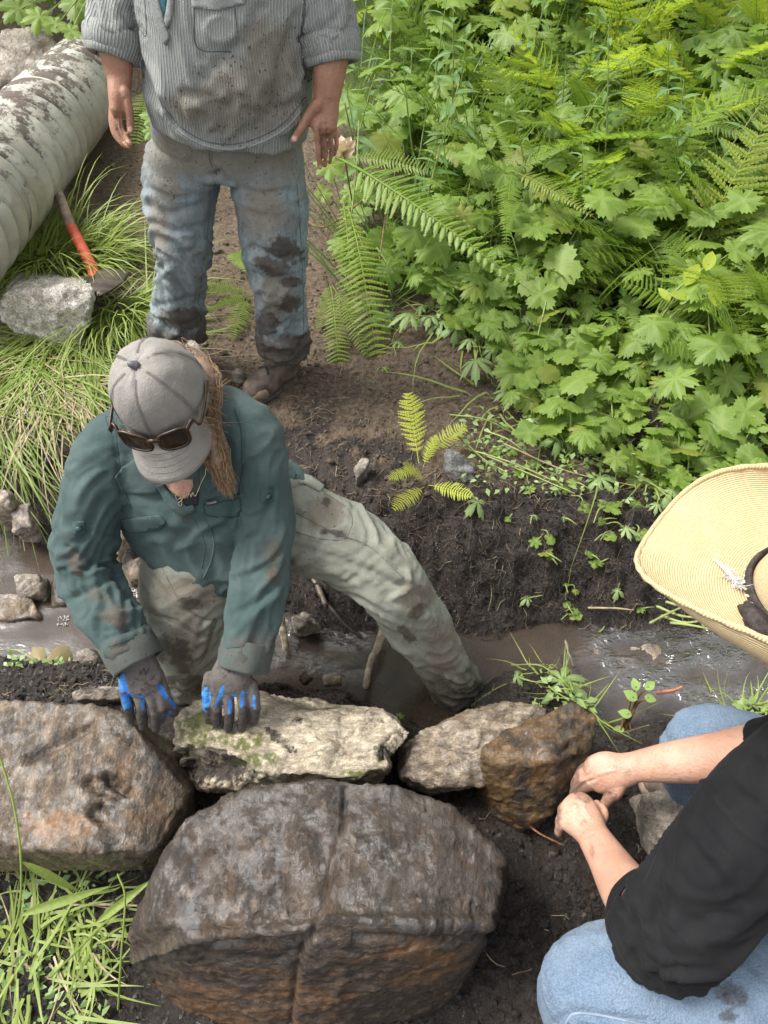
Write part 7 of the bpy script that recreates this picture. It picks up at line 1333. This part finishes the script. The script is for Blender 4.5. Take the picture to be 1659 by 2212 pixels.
for k, p in enumerate([[(1420, 1310, 2.1), (1470, 1330, 2.07), (1525, 1335, 2.05)], [(1430, 1330, 2.08), (1480, 1345, 2.05), (1540, 1335, 2.03)], [(1440, 1300, 2.1), (1490, 1318, 2.07), (1520, 1352, 2.04)], [(1405, 1345, 2.06), (1450, 1322, 2.06), (1500, 1300, 2.08)], [(1450, 1345, 2.06), (1500, 1352, 2.03), (1560, 1365, 2.0)]]):
    stick('stem', 'pale green cut stem in the small heap beside the hat brim', p, .0042, M_STEM, 'stem')['group'] = 'cut stems heaped by the hat'
# long straw stems raked flat at the foot of the thicket
for k in range(13):
    u, v = PR.uniform(1000, 1400), PR.uniform(900, 1080); 
    if v < 820+(u-1000)*.35: v = 860+(u-1000)*.4
    a = PR.uniform(.3, .9); p0 = G(u, v, .22); L_ = PR.uniform(.15, .4); q = [np.array([p0[0]+L_*s*math.cos(a), p0[1]-L_*s*math.sin(a)*.8, 0]) for s in (-.5, 0, .5)]
    P = [np.array([x, y, gz(x, y)+PR.uniform(.012, .05)]) for x, y, _ in q]; V, F = tube([x-P[0] for x in P], [.0026, .0024, .0016], seg=5, n=8); o = obj('stem', mesh_np('stem', V, F), PR.choice([M_STEM, M_STEM, M_STRAWY])); o.location = P[0]; tag(o, 'cut pale stem raked flat at the foot of the thicket', 'stem', 'cut stems raked at the thicket foot')
# uprooted root ball
V, F = voxel(*hull([np.array([PR.gauss(0, 1), PR.gauss(0, 1), PR.gauss(0, .9)]) for _ in range(26)]), .16); V = V/np.abs(V).max()*.115; V = V+vnormals(V, F)*(.020*fbm(V*26, 4)+.010*fbm(V*70, 3, ridged=True))[:, None]
rb = thing('root_ball', 'dark uprooted root ball among the cut leaves', 'roots', tuple(np.array(J(1360, 945, 2.30)))); me = mesh_np('soil_lump', V+np.array(rb.location), F); attr(me, 'dry', np.full(len(V), .05)); attr(me, 'wet', np.full(len(V), .3)); attr(me, 'meadow', np.zeros(len(V))); obj('soil_lump', me, M_MUD, rb)
ps = []
for k in range(160):
    d_ = NR.normal(size=3); d_ /= np.linalg.norm(d_); p = np.array(rb.location)+d_*.10; ps.append([p, p+d_*.03+NR.normal(size=3)*.012, p+d_*.045+NR.normal(size=3)*.025+[0, 0, -.015]])
o = obj('root_fibres', strand_mesh(ps, .0013, .0005, 3, 5).mesh('root_fibres'), plain('root_fibre', (.10, .07, .05), .8, .5, 50), rb)
# loose stuff: crumbs of mud, root fibres in the bank, chips and straw on the path, foam on the stream
ico = bmesh.new(); bmesh.ops.create_icosphere(ico, subdivisions=1, radius=1); ico.verts.index_update(); IV = np.array([v.co[:] for v in ico.verts]); IF = np.array([[v.index for v in f.verts] for f in ico.faces]); ico.free()
def crumbs(name, xy, s, mat, flat=.7, sink=.2, kind='stuff', attrs=None, hh=None):
    n = len(xy); z = (ground_h(xy[:, 0], xy[:, 1]) if hh is None else hh); A = NR.uniform(0, 6.28, n); c, q = np.cos(A), np.sin(A)
    W = IV[None]*(1+.55*NR.normal(size=(n, len(IV), 1))*.5)*np.array([1, .8, flat]); W = np.stack([W[..., 0]*c[:, None]-W[..., 1]*q[:, None], W[..., 0]*q[:, None]+W[..., 1]*c[:, None], W[..., 2]], -1)*s[:, None, None]
    W += np.c_[xy, z+s*sink][:, None]; F = (IF[None]+np.arange(n)[:, None, None]*len(IV)).reshape(-1, 3); me = mesh_np(name, W.reshape(-1, 3), F, False)
    for k, v in (attrs or {}).items(): attr(me, k, np.repeat(v, len(IV)))
    return tag(obj(name, me, mat), kind=kind)
def gpx(n, u0, u1, v0, v1, z): return np.array([G(NR.uniform(u0, u1), NR.uniform(v0, v1), z)[:2] for _ in range(n)])
xy = np.concatenate([gpx(3000, 560, 1659, 1080, 1370, .12), gpx(2600, 820, 1500, 1500, 2212, .06), gpx(900, 560, 900, 1440, 1560, .1), gpx(900, 0, 620, 1400, 1530, .1), gpx(700, 0, 320, 1860, 2212, .0), gpx(1500, 560, 1200, 780, 1100, .2)]); xy = xy[(xy[:, 1] < edge_near(xy[:, 0])-.0) | (xy[:, 1] > foot_far(xy[:, 0]))]
n = len(xy); s = .0022*np.exp(NR.normal(size=n)*.62)+.001; crumbs('mud_crumbs', xy, np.minimum(s, .014), M_MUD, attrs={'dry': np.where(NR.uniform(size=n) < .08, .5, 0)+.75*smooth01(xy[:, 1]-foot_far(xy[:, 0]), .18, .38), 'wet': NR.uniform(0, .8, n)*(1-smooth01(xy[:, 1]-foot_far(xy[:, 0]), .18, .38)), 'meadow': np.zeros(n)})
xy = gpx(2600, 140, 720, 300, 860, .25); crumbs('dirt_crumbs', xy, np.minimum(.003*np.exp(NR.normal(size=len(xy))*.6), .016), M_MUD, attrs={'dry': NR.uniform(.3, 1, len(xy)), 'wet': np.zeros(len(xy)), 'meadow': np.zeros(len(xy))})
def litter(name, xy, L, r, mat, up=.15, n=4, zoff=.004, kind='stuff', curl=.3):
    k = len(xy); a = NR.uniform(0, 6.28, k); t_ = np.linspace(-.5, .5, n); P = np.zeros((k, n, 3)); P[:, :, 0] = xy[:, :1]+L[:, None]*t_*np.cos(a)[:, None]; P[:, :, 1] = xy[:, 1:]+L[:, None]*t_*np.sin(a)[:, None]; P[:, :, :2] += NR.normal(size=(k, n, 2))*L[:, None, None]*curl*.25
    P[:, :, 2] = ground_h(P[:, :, 0].ravel(), P[:, :, 1].ravel()).reshape(k, n)+zoff+np.abs(NR.normal(size=(k, n)))*up*L[:, None]*.3
    sd = np.stack([-np.sin(a), np.cos(a), np.zeros(k)], 1)[:, None]*r[:, None, None]; z = np.array([0, 0, 1.])*r[:, None, None]*1.3; V = np.stack([P-sd, P+sd, P+z], 2).reshape(-1, 3); b = (np.arange(k)[:, None]*3*n+3*np.arange(n-1)[None]).ravel(); F = np.concatenate([np.stack([b+i_, b+(i_+1) % 3, b+3+(i_+1) % 3, b+3+i_], 1) for i_ in range(3)]); return tag(obj(name, mesh_np(name, V, F, False), mat), kind=kind)
xy = np.concatenate([gpx(900, 140, 720, 330, 900, .25), gpx(350, 640, 1250, 720, 1120, .22)]); litter('dirt_litter', xy, NR.uniform(.015, .06, len(xy)), NR.uniform(.0005, .0016, len(xy)), M_TWIG)
xy = np.concatenate([gpx(420, 140, 720, 330, 900, .25), gpx(260, 640, 1300, 760, 1120, .22), gpx(120, 900, 1600, 1100, 1350, .15), gpx(60, 820, 1500, 1480, 2212, .08), gpx(60, 0, 300, 1380, 1500, .1)]); litter('straw_litter', xy, NR.uniform(.012, .05, len(xy)), NR.uniform(.0005, .0012, len(xy)), M_STRAWY)
xy = np.concatenate([gpx(1500, 560, 1659, 1120, 1360, .1), gpx(500, 0, 280, 960, 1220, .12), gpx(250, 560, 1000, 1460, 1560, .1)]); litter('bank_root_fibres', xy, NR.uniform(.02, .07, len(xy)), NR.uniform(.0004, .0009, len(xy)), plain('bank_fibre', (.075, .052, .038), .6, .6, 60), up=.5, curl=.9)
xy = gpx(1300, 90, 300, 1272, 1352, .0); xy = xy[perlin(np.c_[xy*14, xy[:, 0]*0]) > -.05]; crumbs('foam', xy, NR.uniform(.0012, .0032, len(xy)), plain('foam_bubbles', (.42, .40, .36), .12, .1), .8, .3, hh=np.full(len(xy), .002))

ro, d, L, w = join(tuft(1600, 1500, .08, 90, .10, .10, .005), tuft(1620, 1540, .08, 60, .08, .10, .005), tuft(1180, 1490, .12, 40, .10, .07, .004), tuft(1265, 1520, .12, 30, .06, .06, .004), tuft(990, 1498, .14, 14, .03, .05, .0035)); blades('bank_grass', ro, d, L, w, M_GRASS, (.3, .8), lift=(.3, 1.0))
n = 70; pts = np.array([G(NR.uniform(1550, 1650), NR.uniform(1460, 1550), .08) for _ in range(n)]+[G(NR.uniform(1160, 1280), NR.uniform(1470, 1530), .12) for _ in range(40)]); pts[:, 2] = ground_h(pts[:, 0], pts[:, 1])+NR.uniform(.004, .03, len(pts)); leaf_cloud('bank_leaves', pts, NR.uniform(.012, .04, len(pts)), M_LEAF_CUT)
